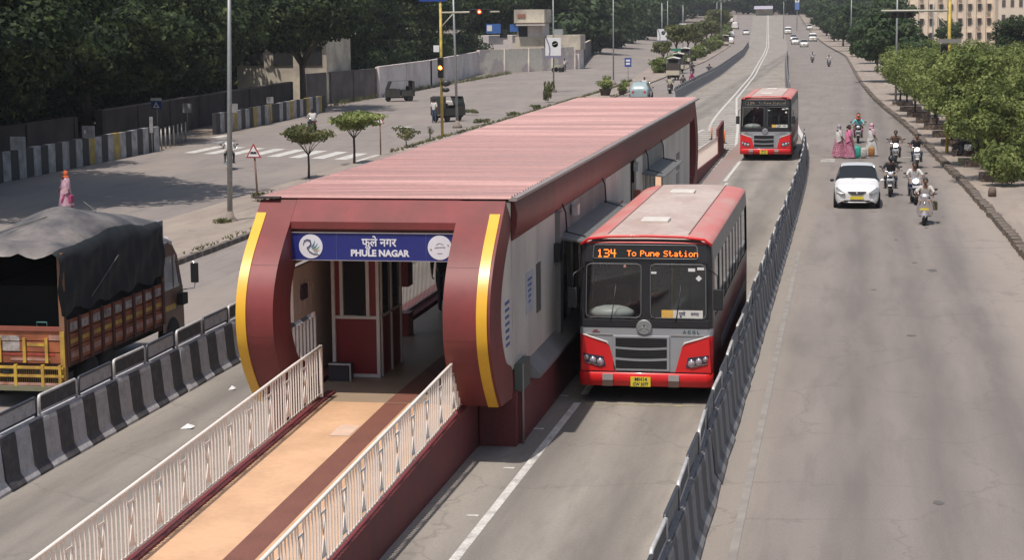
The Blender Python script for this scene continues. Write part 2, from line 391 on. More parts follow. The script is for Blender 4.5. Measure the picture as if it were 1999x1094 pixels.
# zebra crossing on the left road
zc = empty('zebra_crossing'); zc['kind'] = 'structure'
zs = [(-25.0,95.6,100.2),(-26.4,96.9,101.5),(-27.8,97.5,102.6),(-29.2,98.0,103.4),(-30.6,98.7,104.2),(-32.0,99.2,104.8),(-33.4,99.9,105.5),(-34.8,100.6,106.2),(-36.2,101.3,106.8),(-37.5,109.5,112),(-39.2,114.5,117)]
for x, a, b in zs:
    q = MB(); q.quad((x-.36,a,0), (x+.36,a-.15,0), (x+.36,b-.15,0), (x-.36,b,0)); q.build('painted_bar', linem, zc, loc=(0,0,.013))
mk = MB()
for i in range(11): mk.quad((-1.7, 96.0, .013), (-1.0, 96.0, .013), (-1.0, 98.4, .013), (-1.7, 98.4, .013)) if i == 0 else None
mk.quad((-2.4,100.2,.013),(-1.0,100.2,.013),(-1.0,100.6,.013),(-2.4,100.6,.013))
mk.quad((2.2,99.2,.013),(3.5,99.0,.013),(3.5,99.5,.013),(2.2,99.7,.013))
tag(mk.build('road_marking', M('worn_paint2', (.42,.40,.37), .8, coords='World', scale=2, c2=(.25,.23,.21))), kind='structure')
mk = MB(); mk.quad((-35.5,163,.013),(-33.6,162,.013),(-33.2,164,.013),(-35.3,165,.013)); mk.quad((-30.5,125.5,.013),(-29.3,125.3,.013),(-29.2,126.2,.013),(-30.4,126.3,.013))
tag(mk.build('road_marking', linem), kind='structure')
st_r = random.Random(12)
for k in range(12):
    x = st_r.uniform(-.6,4.4); y = st_r.uniform(24,75); a_, b_s = st_r.uniform(.05,.16), st_r.uniform(.08,.3); q = MB(); n_ = 9
    q.add([(x+a_*math.cos(6.283*i/n_)*st_r.uniform(.6,1.2), y+b_s*math.sin(6.283*i/n_)*st_r.uniform(.6,1.2), .009) for i in range(n_)], [tuple(range(n_))])
    tag(q.build('road_stain', M('oil_stain', (.125,.112,.102), .7, coords='World')), kind='structure')
# red speed-bump paint beside the far ramp
tag(ribbon(lambda y: -6.6, lambda y: -5.85, 72, 110, .014).build('road_paint_band', M('faded_red', (.30,.2,.18), .85, coords='World', scale=1.5, c2=(.26,.22,.2))), kind='structure')

# ================================================================== concrete barriers
wb = M('barrier_white', (.46,.45,.46), .75, scale=5, c2=(.29,.28,.28), lo=.45, hi=.8, fine=.15, fscale=25)
bb_ = M('barrier_black', (.05,.048,.055), .7, scale=5, c2=(.11,.105,.1), lo=.5, hi=.8)
PR = [(-.25,0),(-.25,.05),(-.15,.19),(-.095,.80),(-.08,.86),(.08,.86),(.095,.80),(.15,.19),(.25,.05),(.25,0)]
ML = 1.64
wb2 = M('barrier_white_dusty_shade', (.25,.24,.245), .8, scale=5, c2=(.19,.185,.185), lo=.4, hi=.75, fine=.2, fscale=25); bk2 = M('barrier_black_dusty_shade', (.085,.082,.088), .75, scale=5, c2=(.14,.13,.13), lo=.45, hi=.8)  # right rows: dust plus the shade on their faces, both put into the colours
def barrier_proto(first, wb=wb, bb_=bb_):   # first: colour of the outer two bands; the rail matches it
    root = empty('barrier_block')
    b = MB(); 
    for i in range(3):
        cc = first if i != 1 else 1-first
        b.prism(PR, 'y', -ML/2+.012+i*(ML-.024)/3, -ML/2+.012+(i+1)*(ML-.024)/3, cc)
    # painted concrete lip under the rail
    b.box(-.06, .06, -ML/2+.012, ML/2-.012, .86, .89, 0)
    b.build('concrete_block', [wb, bb_], root)
    rmat = MATS['rail_white'] if first == 0 else MATS['rail_dark']
    r = MB(); a = ML/2-.07; zb, zt = .895, 1.215; q = .05
    r.tube([(0,-a,zb),(0,-a,zt-q),(0,-a+q*.3,zt-q*.3),(0,-a+q,zt),(0,a-q,zt),(0,a-q*.3,zt-q*.3),(0,a,zt-q),(0,a,zb)], .028, 6)
    r.tube([(0,-a+.02,zb+.045),(0,a-.02,zb+.045)], .02, 6)
    r.build('rail_frame', rmat, root)
    pl = MB(); pl.box(-.006, .006, -a+.02, a-.02, zb+.06, zt-.03)
    pl.build('infill_plate', wb if first else bb_, root)
    return root
M('rail_white', (.62,.61,.60), .45, .2, scale=6, c2=(.4,.38,.37)); M('rail_dark', (.07,.075,.09), .45, .3)
bw = barrier_proto(0); bk = barrier_proto(1); bw2 = barrier_proto(0, wb2, bk2); bk_2 = barrier_proto(1, wb2, bk2)
LBL = {('l',0): 'white railed concrete barrier block with two white bands, left row beside the truck',
       ('l',1): 'dark railed concrete barrier block with two black bands, left row beside the truck',
       ('r',0): 'white railed barrier block in the right row between the red buses and the car road',
       ('r',1): 'dark railed barrier block in the right row between the red buses and the car road',
       ('f',0): 'small far concrete barrier block with pale rail, left edge of bus lanes beyond the station',
       ('f',1): 'small far concrete barrier block with dark rail, left edge of bus lanes beyond the station',
       ('g',0): 'small far pale railed barrier block, right edge of bus lanes beyond the second bus',
       ('g',1): 'small far dark railed barrier block, right edge of bus lanes beyond the second bus'}
GRP = {'l': 'concrete barrier blocks left of the station', 'r': 'concrete barrier blocks right of the buses', 'f': 'far barrier blocks on the left of the bus lanes', 'g': 'far barrier blocks on the right of the bus lanes'}
used = {}
def barrier(x, y, rz, row, k):
    k = k % 2; p = (bw2, bk_2)[k] if row in 'rg' else (bw, bk)[k]
    if p.name not in used:
        used[p.name] = True; o = p; o.location = (x, y, gz(y)); o.rotation_euler = (0,0,rz); o['group'] = GRP[row]; o['label'] = LBL[(row, k)]; o['category'] = 'barrier'; return
    o = copy_tree(p, (x, y, gz(y)), rz, LBL[(row, k)], GRP[row])
# left row: the white frame at y 32.64..34.14 fixes the phase
n = 0
for i in range(-8, 30):
    y = 30.16+i*ML
    if y > 70: break
    barrier(-13.25, y, random.uniform(-.014,.014), 'l', 0 if i % 2 == 0 else 1)
for i in range(-4, 50):
    y = 22.3+i*ML
    if y > 104: break
    x = lerp(E_rb, y); barrier(x, y, -math.atan2(lerp(E_rb, y+1)-x, 1)+random.uniform(-.02,.02), 'r', i % 2)
y = 162; i = 0
while y < 420:
    x = lerp(E_lb, y); barrier(x, y, -math.atan2(lerp(E_lb, y+1)-x, 1), 'f', i % 2); y += ML; i += 1
y = 178; i = 0
while y < 330:
    x = lerp(E_rb, y); barrier(x, y, -math.atan2(lerp(E_rb, y+1)-x, 1), 'g', i % 2); y += ML; i += 1
# low white-edged kerb curving in where the right row pauses
kc = MB(); pts = [(x_, y_) for x_, y_ in [(-2.6,104.8),(-3.0,112),(-3.55,121),(-4.2,134),(-4.7,146),(-5.3,158),(-5.9,170),(-6.3,177)]]
for (x0, y0), (x1, y1) in zip(pts, pts[1:]):
    kc.add([(x0-.12,y0,0),(x0+.12,y0,0),(x1+.12,y1,0),(x1-.12,y1,0),(x0-.12,y0,.22),(x0+.12,y0,.22),(x1+.12,y1,.22),(x1-.12,y1,.22)], [(4,5,6,7),(0,4,7,3),(1,2,6,5),(0,1,5,4)])
tag(kc.build('kerb', linem), kind='structure')
# ================================================================== bus station
maroon = M('maroon_panel', (.235,.045,.045), .5, scale=1.6, c2=(.155,.04,.037), spec=.36, stretch=(1,1,.3), fine=.06, fscale=7, coords='World', lo=.3, hi=.7)
maroon_w = M('maroon_wall', (.17,.032,.034), .7, scale=1.5, c2=(.10,.035,.034), lo=.45, hi=.8, coords='World', stretch=(1,1,.5), fine=.12, fscale=12)
roofm = M('roof_pink', (.34,.12,.11), .45, scale=.9, c2=(.23,.078,.073), stretch=(.25,1.6,1), fine=.16, fscale=9, spec=.5, coords='World')
roofm2 = M('roof_pink_pale', (.48,.22,.20), .45, scale=.9, c2=(.30,.105,.097), stretch=(.25,1.6,1), fine=.16, fscale=9, coords='World')
gutter = M('gutter_grey', (.30,.26,.25), .5, scale=3)
strip_y = M('yellow_strip', (.80,.44,.03), .36, 0, var=.06, spec=.6)
panelw = M('wall_panel', (.70,.63,.55), .6, scale=1, c2=(.54,.48,.43), coords='World', stretch=(1,1,.4), fine=.06)
panelg = M('wall_panel_grey', (.25,.24,.235), .6, scale=1, c2=(.18,.17,.165), coords='World')
creamf = M('cream_floor', (.68,.42,.25), .6, scale=.8, c2=(.50,.31,.18), coords='World', fine=.07, fscale=10)
brownf = M('brown_tile', (.21,.085,.06), .6, scale=2, coords='World', fine=.15, fscale=30)
darkf = M('station_floor', (.36,.27,.19), .45, scale=1, coords='World')
railc = M('rail_cream', (.84,.76,.69), .45, scale=4, var=.08)
alu = M('aluminium', (.72,.68,.65), .45)
boothm = M('booth_panel', (.22,.02,.025), .35, var=.05)
mint = M('mint_light', (.5,.45,.38), .6)
XL, XR, YF, YB = -9.97, -5.73, 31.2, 69.6
st = empty('bus_station', (0,0,0), 0, 'long maroon bus station with pink corrugated roof and blue PHULE NAGAR sign over its entrance', 'bus station')
ARC = [(31.42,4.31),(31.02,3.98),(30.6,3.66),(30.25,3.34),(30.02,3.02),(29.9,2.7),(29.88,2.4),(29.93,2.08),(30.07,1.78),(30.27,1.5),(30.52,1.22),(30.82,.94)]
INN = [(32.03,3.86),(31.6,3.55),(31.26,3.24),(31.0,2.9),(30.9,2.6),(30.9,2.3),(30.97,2.05),(31.15,1.78),(31.4,1.55),(31.9,1.38),(32.0,.86)]
def spl(P, m=4):
    out = []
    for i in range(len(P)-1):
        p0, p1, p2, p3 = P[max(i-1,0)], P[i], P[i+1], P[min(i+2,len(P)-1)]
        for k in range(m):
            t = k/m; out.append(tuple(.5*((2*p1[c])+(-p0[c]+p2[c])*t+(2*p0[c]-5*p1[c]+4*p2[c]-p3[c])*t*t+(-p0[c]+3*p1[c]-3*p2[c]+p3[c])*t**3) for c in (0,1)))
    return out+[P[-1]]
ARCF = ARC
ARC = spl(ARC, 3); INN = spl(INN, 3)
def resamp(P, n):
    P = np.array(P); d = np.r_[0, np.cumsum(np.linalg.norm(np.diff(P, axis=0), axis=1))]; t = np.linspace(0, d[-1], n); return list(zip(np.interp(t, d, P[:,0]).tolist(), np.interp(t, d, P[:,1]).tolist()))
INN = resamp(INN, len(ARC))
def arcs(mir, name, y0=None):
    # portal: two crescent pillars and a lintel, profile in (y, z)
    Fm = (lambda p: (2*((YF+YB)/2)-p[0]+.35, p[1])) if mir else (lambda p: p)
    root = MB()
    for x0, x1 in ((-9.97,-9.34),(-6.5,XR)):
        n = len(ARC)
        a = [Fm(p) for p in ARC]; b_ = [Fm(p) for p in INN]
        poly = a+b_[::-1]+[Fm((32.3,4.31))]
        # side walls as strips between the two arcs so the concave crescent stays clean
        for xx in (x0, x1):
            vs = [(xx, *p) for p in a]+[(xx, *p) for p in b_]
            fs = [(i, i+1, n+i+1, n+i) for i in range(n-1)]
            root.add(vs, fs)
        root.add([(x, *p) for p in a for x in (x0, x1)], [(2*i, 2*i+1, 2*i+3, 2*i+2) for i in range(n-1)], 0, True)
        m = len(b_); root.add([(x, *p) for p in b_ for x in (x0, x1)], [(2*i, 2*i+1, 2*i+3, 2*i+2) for i in range(m-1)], 0, True)
        u = Fm((30.82,.94)); w_ = Fm((32.0,.86)); root.quad((x0,u[0],u[1]), (x1,u[0],u[1]), (x1,w_[0],w_[1]), (x0,w_[0],w_[1]))
    L_ = [Fm(p) for p in [(31.42,4.31),(31.02,3.98),(31.02,3.86),(32.0,3.86),(32.4,4.31)]]
    root.prism([(p[0]+(.012 if not mir else -.012), p[1]) for p in L_], 'x', -9.34, -6.5)
    return root.build('portal_frame', maroon, st)
arcs(False, 'f'); arcs(True, 'b')
for k_ in (9, 20):
    for x0, x1 in ((-9.79,-9.345),(-6.495,-5.96)):
        p_, q_ = ARC[k_], ARC[k_+1]; dy, dz = (q_[0]-p_[0])*.05, (q_[1]-p_[1])*.05; b = MB(); b.quad((x0,p_[0]-.003,p_[1]),(x1,p_[0]-.003,p_[1]),(x1,p_[0]+dy-.003,p_[1]+dz),(x0,p_[0]+dy-.003,p_[1]+dz)); b.build('panel_seam', M('seam_maroon', (.09,.022,.022), .6), st)
# soffit of the lintel over the sign
ms = MB(); ms.box(-9.34, -6.5, 31.15, 31.2, 3.78, 3.975); ms.build('lintel_face', M('maroon_soffit', (.20,.035,.03), .4), st)
def strip_arc(x0, x1, off, lo, hi):
    b = MB(); pts = [p for p in ARC[2:]]
    n = len(pts); outer = []
    for i, p in enumerate(pts):
        q0 = pts[max(i-1,0)]; q1 = pts[min(i+1,n-1)]; d = Vector((q1[0]-q0[0], q1[1]-q0[1])).normalized(); nrm = Vector((d.y, -d.x)); 
        if nrm.x > 0: nrm = -nrm
        outer.append((p[0]+nrm.x*off, p[1]+nrm.y*off))
    e = 4*(n-1)
    for ls in ([(x0,*p) for p in pts],[(x0,*p) for p in outer]),([(x0,*p) for p in outer],[(x1,*p) for p in outer]),([(x1,*p) for p in outer],[(x1,*p) for p in pts]):
        b.add(ls[0]+ls[1], [(i, i+1, n+i+1, n+i) for i in range(n-1)], 0, True)
    for i_ in (0, n-1): b.quad((x0,*pts[i_]),(x0,*outer[i_]),(x1,*outer[i_]),(x1,*pts[i_]))
    return b
strip_arc(-5.95, -5.775, .02, 0, 0).build('yellow_strip', strip_y, st)
strip_arc(-9.965, -9.80, .02, 0, 0).build('yellow_strip', strip_y, st)
# plinth, foot and sloping sill
for x0, x1 in ((-6.32,-5.68),(-10.0,-9.35)): pl = MB(); pl.box(x0, x1, 31.92, 32.2, 0, .95); pl.build('portal_foot', maroon_w, st)
pl = MB(); pl.box(-9.4, -6.4, 32.2, YB-.9, 0, .77); pl.build('plinth_core', maroon_w, st)
for x0, x1 in ((-6.399,-5.62),(-10.0,-9.401)): pl = MB(); pl.box(x0, x1, 32.2, YB-.9, 0, .93); pl.build('plinth', maroon_w, st)
sl = MB(); sl.prism([(-5.74,1.28),(-5.74,.935),(-5.50,.935),(-5.50,1.0)], 'y', 33.4, YB-2); sl.build('sill', panelg, st)
cn = MB(); cn.box(-5.74,-5.6,32.15,32.95,.935,1.42); cn.build('corner_panel', M('corner_green', (.10,.12,.10), .6), st)
ct = MB(); ct.tube([(-5.60,32.18,0.02),(-5.60,32.18,1.42)], .022, 6); ct.build('drain_pipe', M('pipe_pale', (.32,.27,.26), .5), st)
# floor inside, entrance ramp
fl = MB(); fl.box(-9.34, -6.45, 31.2, YB, .78, .872); fl.build('floor', darkf, st)
fl = MB(); fl.box(-7.80, -7.40, 31.25, 60, .873, .877); fl.build('floor_strip', brownf, st)
zd = lambda y: .872-.034*(31.2-y)
rp = MB(); ya, yb = 4., 31.2
rp.add([(-8.87,ya,zd(ya)),(-6.47,ya,zd(ya)),(-6.47,yb,zd(yb)),(-8.87,yb,zd(yb))], [(0,1,2,3)]); rp.build('ramp_deck', creamf, st)
rp = MB(); rp.add([(-7.86,ya,zd(ya)+.004),(-7.44,ya,zd(ya)+.004),(-7.40,yb,zd(yb)+.004),(-7.80,yb,zd(yb)+.004)], [(0,1,2,3)]); rp.build('ramp_strip', brownf, st)
rp = MB(); rp.quad((-8.16,28.9,zd(28.9)+.006),(-7.83,28.9,zd(28.9)+.006),(-7.83,29.6,zd(29.6)+.006),(-8.16,29.6,zd(29.6)+.006)); rp.build('pale_tile', M('pale_tile', (.70,.50,.38), .5), st); rp = MB(); rp.quad((-7.38,28.8,zd(28.8)+.006),(-7.05,28.8,zd(28.8)+.006),(-7.05,29.4,zd(29.4)+.006),(-7.38,29.4,zd(29.4)+.006)); rp.build('pale_tile', M('pale_tile', (.70,.50,.38), .5), st)
for x0, x1, nm in ((-6.47,-6.34,'r'),(-9.02,-8.87,'l')):
    b = MB(); b.add([(x0,ya,0),(x1,ya,0),(x1,yb+.7,0),(x0,yb+.7,0),(x0,ya,zd(ya)+.05),(x1,ya,zd(ya)+.05),(x1,yb+.7,zd(yb)+.05),(x0,yb+.7,zd(yb)+.05)], [(0,3,2,1),(4,5,6,7),(0,1,5,4),(1,2,6,5),(2,3,7,6),(3,0,4,7)])
    b.build('ramp_wall', maroon_w, st)
# ramp railings with hourglass motifs
bal = MB(); bal.box(-.010,.010,-.010,.010,0,.83); balm = bal.mesh('baluster', railc)
mo = MB()   # motif: short cross bar and an hourglass in flat plate
t_ = .008
mo.box(-t_, t_, -.13, .13, .66, .69); mo.box(-t_, t_, -.1, .1, .1, .125)
for za, zb_, s_ in ((.12,.39,1),(.66,.39,-1)):
    if s_ > 0: mo.prism([(-.095,za),(.095,za),(0,zb_)], 'x', -t_, t_)
mo.tube([(0,-.09,.66),(0,.0,.39)], .011, 4); mo.tube([(0,.09,.66),(0,.0,.39)], .011, 4)
mo.box(-t_, t_, -.125,-.103,0,.83); mo.box(-t_, t_, .103,.125,0,.83)
mom = mo.mesh('hourglass_motif', railc)
for x, y1 in ((-6.4,31.0),(-8.95,31.3)):
    rl = empty('ramp_railing'); rl.parent = st
    b = MB(); b.tube([(x,ya,zd(ya)+.95),(x,y1-1.6,zd(y1-1.6)+.95),(x,y1,zd(y1)+.93)], .026, 8); b.build('handrail', railc, rl)
    b = MB(); b.tube([(x,ya,zd(ya)+.12),(x,y1,zd(y1)+.12)], .014, 6); b.build('bottom_rail', railc, rl)
    b = MB(); b.box(x-.025,x+.025,y1-.03,y1+.03,zd(y1)+.05,zd(y1)+.95); b.build('end_post', railc, rl)
    y = 21.47-.98*14 if x < -8 else 21.33-.98*14
    while y < y1-.3:
        if y > 14: piece(mom, 'hourglass_motif', rl, (x, y, zd(y)+.09))
        for k in range(1, 6):
            yy = y+.14+(k-.5)*.7/5
            if 14 < yy < y1-.05: piece(balm, 'baluster', rl, (x, yy, zd(yy)+.1))
        y += .98
# roof of corrugated sheets
def corr(L, per, h, x0, x1):
    b = MB(); pts = []; y = 0
    while y < L-1e-6:
        for f, z in ((0,0),(.28,0),(.40,h),(.72,h),(.84,0)): pts.append((y+f*per, z))
        y += per
    pts.append((L, 0)); vs = [(x, p[0], p[1]) for p in pts for x in (x0, x1)]
    b.add(vs, [(2*i, 2*i+1, 2*i+3, 2*i+2) for i in range(len(pts)-1)]); return b
shA = corr(1.0, .25, .045, XL+.02, XR+.08).mesh('roof_sheet', roofm); shB = corr(1.0, .25, .045, XL+.02, XR+.08).mesh('roof_sheet', roofm2)
rf = empty('roof'); rf.parent = st
n = 37
for i in range(n):
    piece(shB if random.random() < .35 else shA, 'roof_sheet', rf, (random.uniform(-.012,.012), 31.5+i*1.03, 4.335+random.uniform(-.004,.004)), (random.uniform(-.004,.004), 0, 0), (1, 1.03+.004, 1))
fs_ = MB(); fs_.box(XL+.05, XR-.03, 32.3, YB, 4.2, 4.325); fs_.build('roof_underside', M('soffit_dark', (.36,.33,.31), .7), st)
gt = MB(); gt.prism([(XR+.04,4.30),(XR+.17,4.30),(XR+.19,4.36),(XR+.10,4.37),(XR+.04,4.33)], 'y', 31.5, 69.55); gt.build('gutter', gutter, rf)
gt = MB(); gt.prism([(XL-.12,4.30),(XL+.02,4.30),(XL+.02,4.33),(XL-.10,4.35)], 'y', 31.5, 69.55); gt.build('gutter', gutter, rf)
gt = MB(); gt.box(XL-.12, XL+.35, 31.34, 31.46, 4.335, 4.365); gt.build('flashing', M('dark_flashing', (.06,.045,.045), .6), rf)
for sx, x0 in ((1, XR),(-1, XL)):
    gt = MB(); gt.prism([(x0,4.30),(x0+sx*.06,4.22),(x0+sx*.10,4.05),(x0+sx*.09,3.85),(x0+sx*.05,3.7),(x0,3.58)], 'y', 31.96, 31.995); gt.build('fascia_end', maroon, st)
# fascia: curved cladding bays along each side
PF = [(0,4.30),(.06,4.22),(.10,4.05),(.09,3.85),(.05,3.7),(0,3.58)]
for sx, x0 in ((1, XR),(-1, XL)):
    k = 0; y = 32.0 if sx > 0 else 32.0
    while y < YB-.9:
        y2 = min(y+3.1, YB-.9); b = MB()
        vs = [(x0+sx*p[0], yy, p[1]) for yy in (y+.01, y2-.01) for p in PF]; m = len(PF)
        b.add(vs, [(i, i+1, m+i+1, m+i) for i in range(m-1)], 0, True); b.f += []; 
        b.box(min(x0,x0-sx*.02), max(x0,x0-sx*.02), y, y2, 3.58, 4.29)
        b.build('fascia_panel', maroon, st); y = y2
# right side wall: panels, doors, awnings
def rbox(name, y0, y1, z0, z1, mat, x0=XR-.05, x1=XR, par=None): b = MB(); b.box(x0, x1, y0, y1, z0, z1); return b.build(name, mat, par or st)
yy = [32.0, 33.3, 34.6, 35.9, 37.1]
arcwall = MB(); pts = INN[0:30]; vs = [(XR-.02, p[0], p[1]) for p in pts]+[(XR-.02, 32.2, p[1]) for p in pts]
arcwall.add(vs, [(i, i+1, 30+i+1, 30+i) for i in range(29)]); arcwall.build('wall_panel', panelw, st)
for a, b_ in zip(yy, yy[1:]): rbox('wall_panel', a+.01, b_-.01, 1.25 if a > 32.5 else 1.42, 3.57, panelw)
for a, b_ in ((44.5,47),(47,49.5),(50.8,52.4)): rbox('wall_panel', a+.01, b_-.01, 1.28, 3.57, panelw)
yv = 58.0
while yv < 67.4: rbox('wall_panel', yv+.01, min(yv+2.3,67.5)-.01, 1.28, 3.57, panelw if yv > 59 else panelw); yv += 2.3
for (a, b_) in ((37.1,44.5),(52.4,58)):   # boarding bay: dark opening with sliding doors behind
    d = MB(); d.box(XR-.6, XR-.55, a, b_, .95, 3.5); d.build('bay_back', M('bay_dark', (.03,.028,.03), .6), st)
    q = a+.1; k = 0
    while q < b_-1.0:
        dl = rbox('sliding_door', q, q+.95, .95, 3.0, M('door_glassy', (.09,.10,.10), .25, .1), XR-.2, XR-.14)
        fm = MB(); fm.box(XR-.14,XR-.11,q,q+.06,.95,3.0); fm.box(XR-.14,XR-.11,q+.89,q+.95,.95,3.0); fm.build('door_frame', alu, dl); q += 1.15
    rbox('header_panel', a, b_, 3.02, 3.57, panelg)
    aw = MB(); aw.add([(XR,a-.2,3.03),(XR+.62,a-.2,2.95),(XR+.62,b_-.1,2.95),(XR,b_-.1,3.03),(XR,a-.2,3.08),(XR+.62,a-.2,2.98),(XR+.62,b_-.1,2.98),(XR,b_-.1,3.08)], [(0,3,2,1),(4,5,6,7),(0,1,5,4),(1,2,6,5),(2,3,7,6),(3,0,4,7)])
    aw.build('awning', M('awning_grey', (.16,.16,.155), .5, scale=2), st)
    for q in (a+.4, b_-.9):
        br = MB(); br.tube([(XR+.01,q,3.72),(XR+.10,q,3.5),(XR+.12,q,3.1)], .018, 6); br.tube([(XR+.08,q,3.12),(XR+.5,q,3.02)], .014, 6); br.build('awning_bracket', MATS['black_plastic'], st)
rbox('end_panel', 36.75, 37.1, 1.2, 3.57, panelg, XR, XR+.1)
sp = rbox('speaker_box', 36.55, 36.95, 2.62, 2.98, MATS['black_plastic'], XR, XR+.12)
rbox('notice_board', 33.3, 34.05, 2.1, 2.82, M('notice', (.52,.52,.56), .5), XR, XR+.02)
nb = MB()
for k in range(5): nb.box(XR+.021, XR+.024, 33.4+.02*k, 33.85-.03*k, 2.68-.1*k, 2.72-.1*k)
nb.build('notice_print', M('print_blue', (.08,.12,.35), .5), st)
rbox('louvre', 34.45, 34.9, 1.95, 2.85, M('louvre_grey', (.12,.115,.11), .6), XR, XR+.015)
rbox('window_pane', 62.4, 63.5, 2.3, 2.85, M('pane_grey', (.11,.11,.12), .3), XR, XR+.01); 
rbox('window_pane', 62.4, 63.4, 1.8, 2.2, M('pane_grey2', (.2,.2,.21), .3), XR, XR+.01)
rbox('poster', 47.3, 47.8, 2.2, 2.75, M('poster_red', (.35,.05,.04), .5), XR, XR+.012); rbox('sign_plate', 49.6, 50.2, 2.3, 3.0, MATS['black_plastic'], XR-.05, XR+.02)
rbox('fire_box', 50.5, 50.75, 2.2, 2.75, M('coral', (.55,.14,.09), .5), XR, XR+.14)
for q in (38.9, 50.0): 
    cb = MB(); cb.cbox((XR+.1, q, 3.42), (.12,.3,.22)); cb.build('speaker_box', MATS['rail_white'], st)
# small blue print on the wall edge
bl = MB()
for k in range(7): bl.box(XR-.019, XR-.012, 31.35+.01*k, 31.75-.02*(k % 3), 2.55-.12*k, 2.60-.12*k)
bl.build('wall_print', MATS['print_blue'], st)
# left side: picket screen, solid head, front bay with painted daylight slots
sl_ = MB(); sl_.box(-.006,.006,-.015,.015,0,1.95); pk = sl_.mesh('picket', railc)
scr = empty('picket_screen'); scr.parent = st
q = 35.0
while q < 66.5 : piece(pk, 'picket', scr, (-9.62, q, .98)); q += .135
b = MB(); b.box(-9.66,-9.58,35,66.6,2.93,3.0); b.box(-9.65,-9.59,35,66.6,.96,1.0); b.build('screen_rail', M('brown_rail', (.10,.05,.04), .5), scr)
b = MB(); b.box(-9.97,-9.90,32.0,YB-.9,2.98,4.28); b.build('head_panel', panelg, st)
for z in (3.62, 2.4, 1.35): pass
b = MB(); b.box(-9.75,-9.68,32.2,35,2.06,3.0);  b.box(-9.75,-9.68,33.55,35,.9,2.06); b.build('bay_panel', M('bay_panel_cream', (.84,.66,.56), .6, scale=1.5), st)
for (yy_, zz, hh) in ((32.35,2.42,.2),(32.6,2.3,.32),(32.9,2.42,.26),(33.15,2.75,.14),(33.3,2.42,.34),(33.45,2.62,.16),(32.55,2.8,.1),(32.9,2.82,.1),(33.3,2.82,.1)): sp_ = MB(); sp_.box(-9.679,-9.672,yy_,yy_+.07,zz-.2,zz-.2+hh); sp_.build('bay_slot', M('slot_daylight', (.75,.68,.6), .5), st)  # solid pale strips: daylight through small openings put into their colour
b = MB(); b.box(-9.679,-9.63,32.62,32.95,2.4,2.66); b.build('meter_box', M('meter', (.09,.06,.09), .5), st)
q = 31.65
while q < 33.6: piece(pk, 'picket', scr, (-9.64, q, .92), None, (3,3,.55)); q += .22
# ticket booth
bt = empty('ticket_booth'); bt.parent = st
b = MB(); b.box(-9.27,-8.5,33.47,33.5,.9,1.98); b.box(-9.27,-9.12,33.47,33.5,1.98,3.3); b.box(-8.63,-8.5,33.47,33.5,1.98,3.3); b.build('booth_panel', boothm, bt)
b = MB()
for x in (-9.30,-8.47): b.box(x-.03,x+.03,33.42,33.48,.87,3.4)
for x in (-9.15,-8.66): b.box(x-.03,x+.03,33.44,33.475,1.98,3.3)
for z in (.9,1.97,3.32): b.box(-9.27,-8.5,33.425,33.475,z-.025,z+.03)
b.build('booth_frame', alu, bt)
b = MB(); b.box(-9.12,-8.69,33.49,33.5,2.0,3.29); b.build('booth_window', MATS['glass_dark'], bt)
b = MB(); b.box(-8.47,-8.45,33.52,35.1,.87,1.98); b.build('booth_panel', boothm, bt); b = MB(); b.box(-8.47,-8.45,33.52,35.1,2.95,3.4); b.build('booth_panel', boothm, bt)
b = MB()
for y in (33.55,34.3,35.05): b.box(-8.45,-8.42,y,y+.06,.87,3.4)
b.box(-8.45,-8.42,33.5,35.1,1.96,2.0); b.build('booth_frame', alu, bt)
b = MB(); b.box(-8.465,-8.455,33.6,35.05,2.0,2.95); b.build('booth_window', MATS['glass_dark'], bt)
b = MB(); b.box(-9.3,-8.5,35.1,35.15,.87,3.4); b.box(-9.3,-8.5,33.6,35.1,3.38,3.42); b.build('booth_panel', boothm, bt)
for y in (37.9,): 
    b = MB(); b.box(-9.25,-8.95,y,y+.4,.88,1.35); b.box(-9.25,-8.95,y,y+.4,1.9,2.5); b.build('ticket_gate', boothm, st)
# box and pipe beside the booth
b = MB(); b.box(-9.3,-8.93,33.0,33.35,.875,1.16); tag(b.build('equipment_box', M('box_dark', (.05,.045,.055), .6), None), 'dark low metal box on the station floor beside the ticket booth', 'box')
b = MB(); b.tube([(-9.28,32.95,1.19),(-8.88,32.95,1.19),(-8.88,32.95,.88)], .02, 6); b.build('pipe_frame', alu, bt)
# name sign
sg = empty('name_sign'); sg.parent = st
b = MB(); b.box(-9.34,-6.5,31.04,31.10,3.335,3.79); b.build('sign_board', M('sign_navy', (.022,.03,.19), .25, spec=.5, var=.05), sg)
b = MB(); b.box(-9.34,-6.5,31.02,31.11,3.792,3.80); b.box(-9.34,-6.5,31.02,31.11,3.325,3.333); b.build('sign_edge', M('edge_grey', (.35,.32,.33), .5), sg)
b = MB(); b.box(-8.56,-8.553,31.036,31.04,3.34,3.785); b.box(-7.02,-7.013,31.036,31.04,3.34,3.785); b.build('sign_seam', M('seam', (.08,.1,.28), .4), sg)
wsign = M('letter_white', (.72,.72,.78), .5, var=.02)
text('फुले नगर', .19, wsign, sg, (-7.82,31.036,3.632), bold=.004, sx=.95)
text('PHULE NAGAR', .150, wsign, sg, (-7.81,31.036,3.452), bold=.0065, sx=1.0)
for x, nm in ((-9.0,'l'),(-6.78,'r')):
    b = MB(); b.lathe([(0,-.003),(.205,-.003),(.205,.003)], (x,31.035,3.562), 40, 'y', smooth=False); b.build('emblem_disc', wsign, sg)
def stroke(pts, r, mat, y=31.028):
    b = MB(); b.tube([(p[0], y, p[1]) for p in pts], r, 5); return b.build('emblem_stroke', mat, sg)
ink = M('ink_navy', (.03,.03,.09), .5); te = M('ink_teal', (.02,.2,.28), .5); gn = M('ink_green', (.12,.4,.2), .5); og = M('ink_ochre', (.6,.4,.12), .5)
cx_, cz_ = -9.0, 3.562
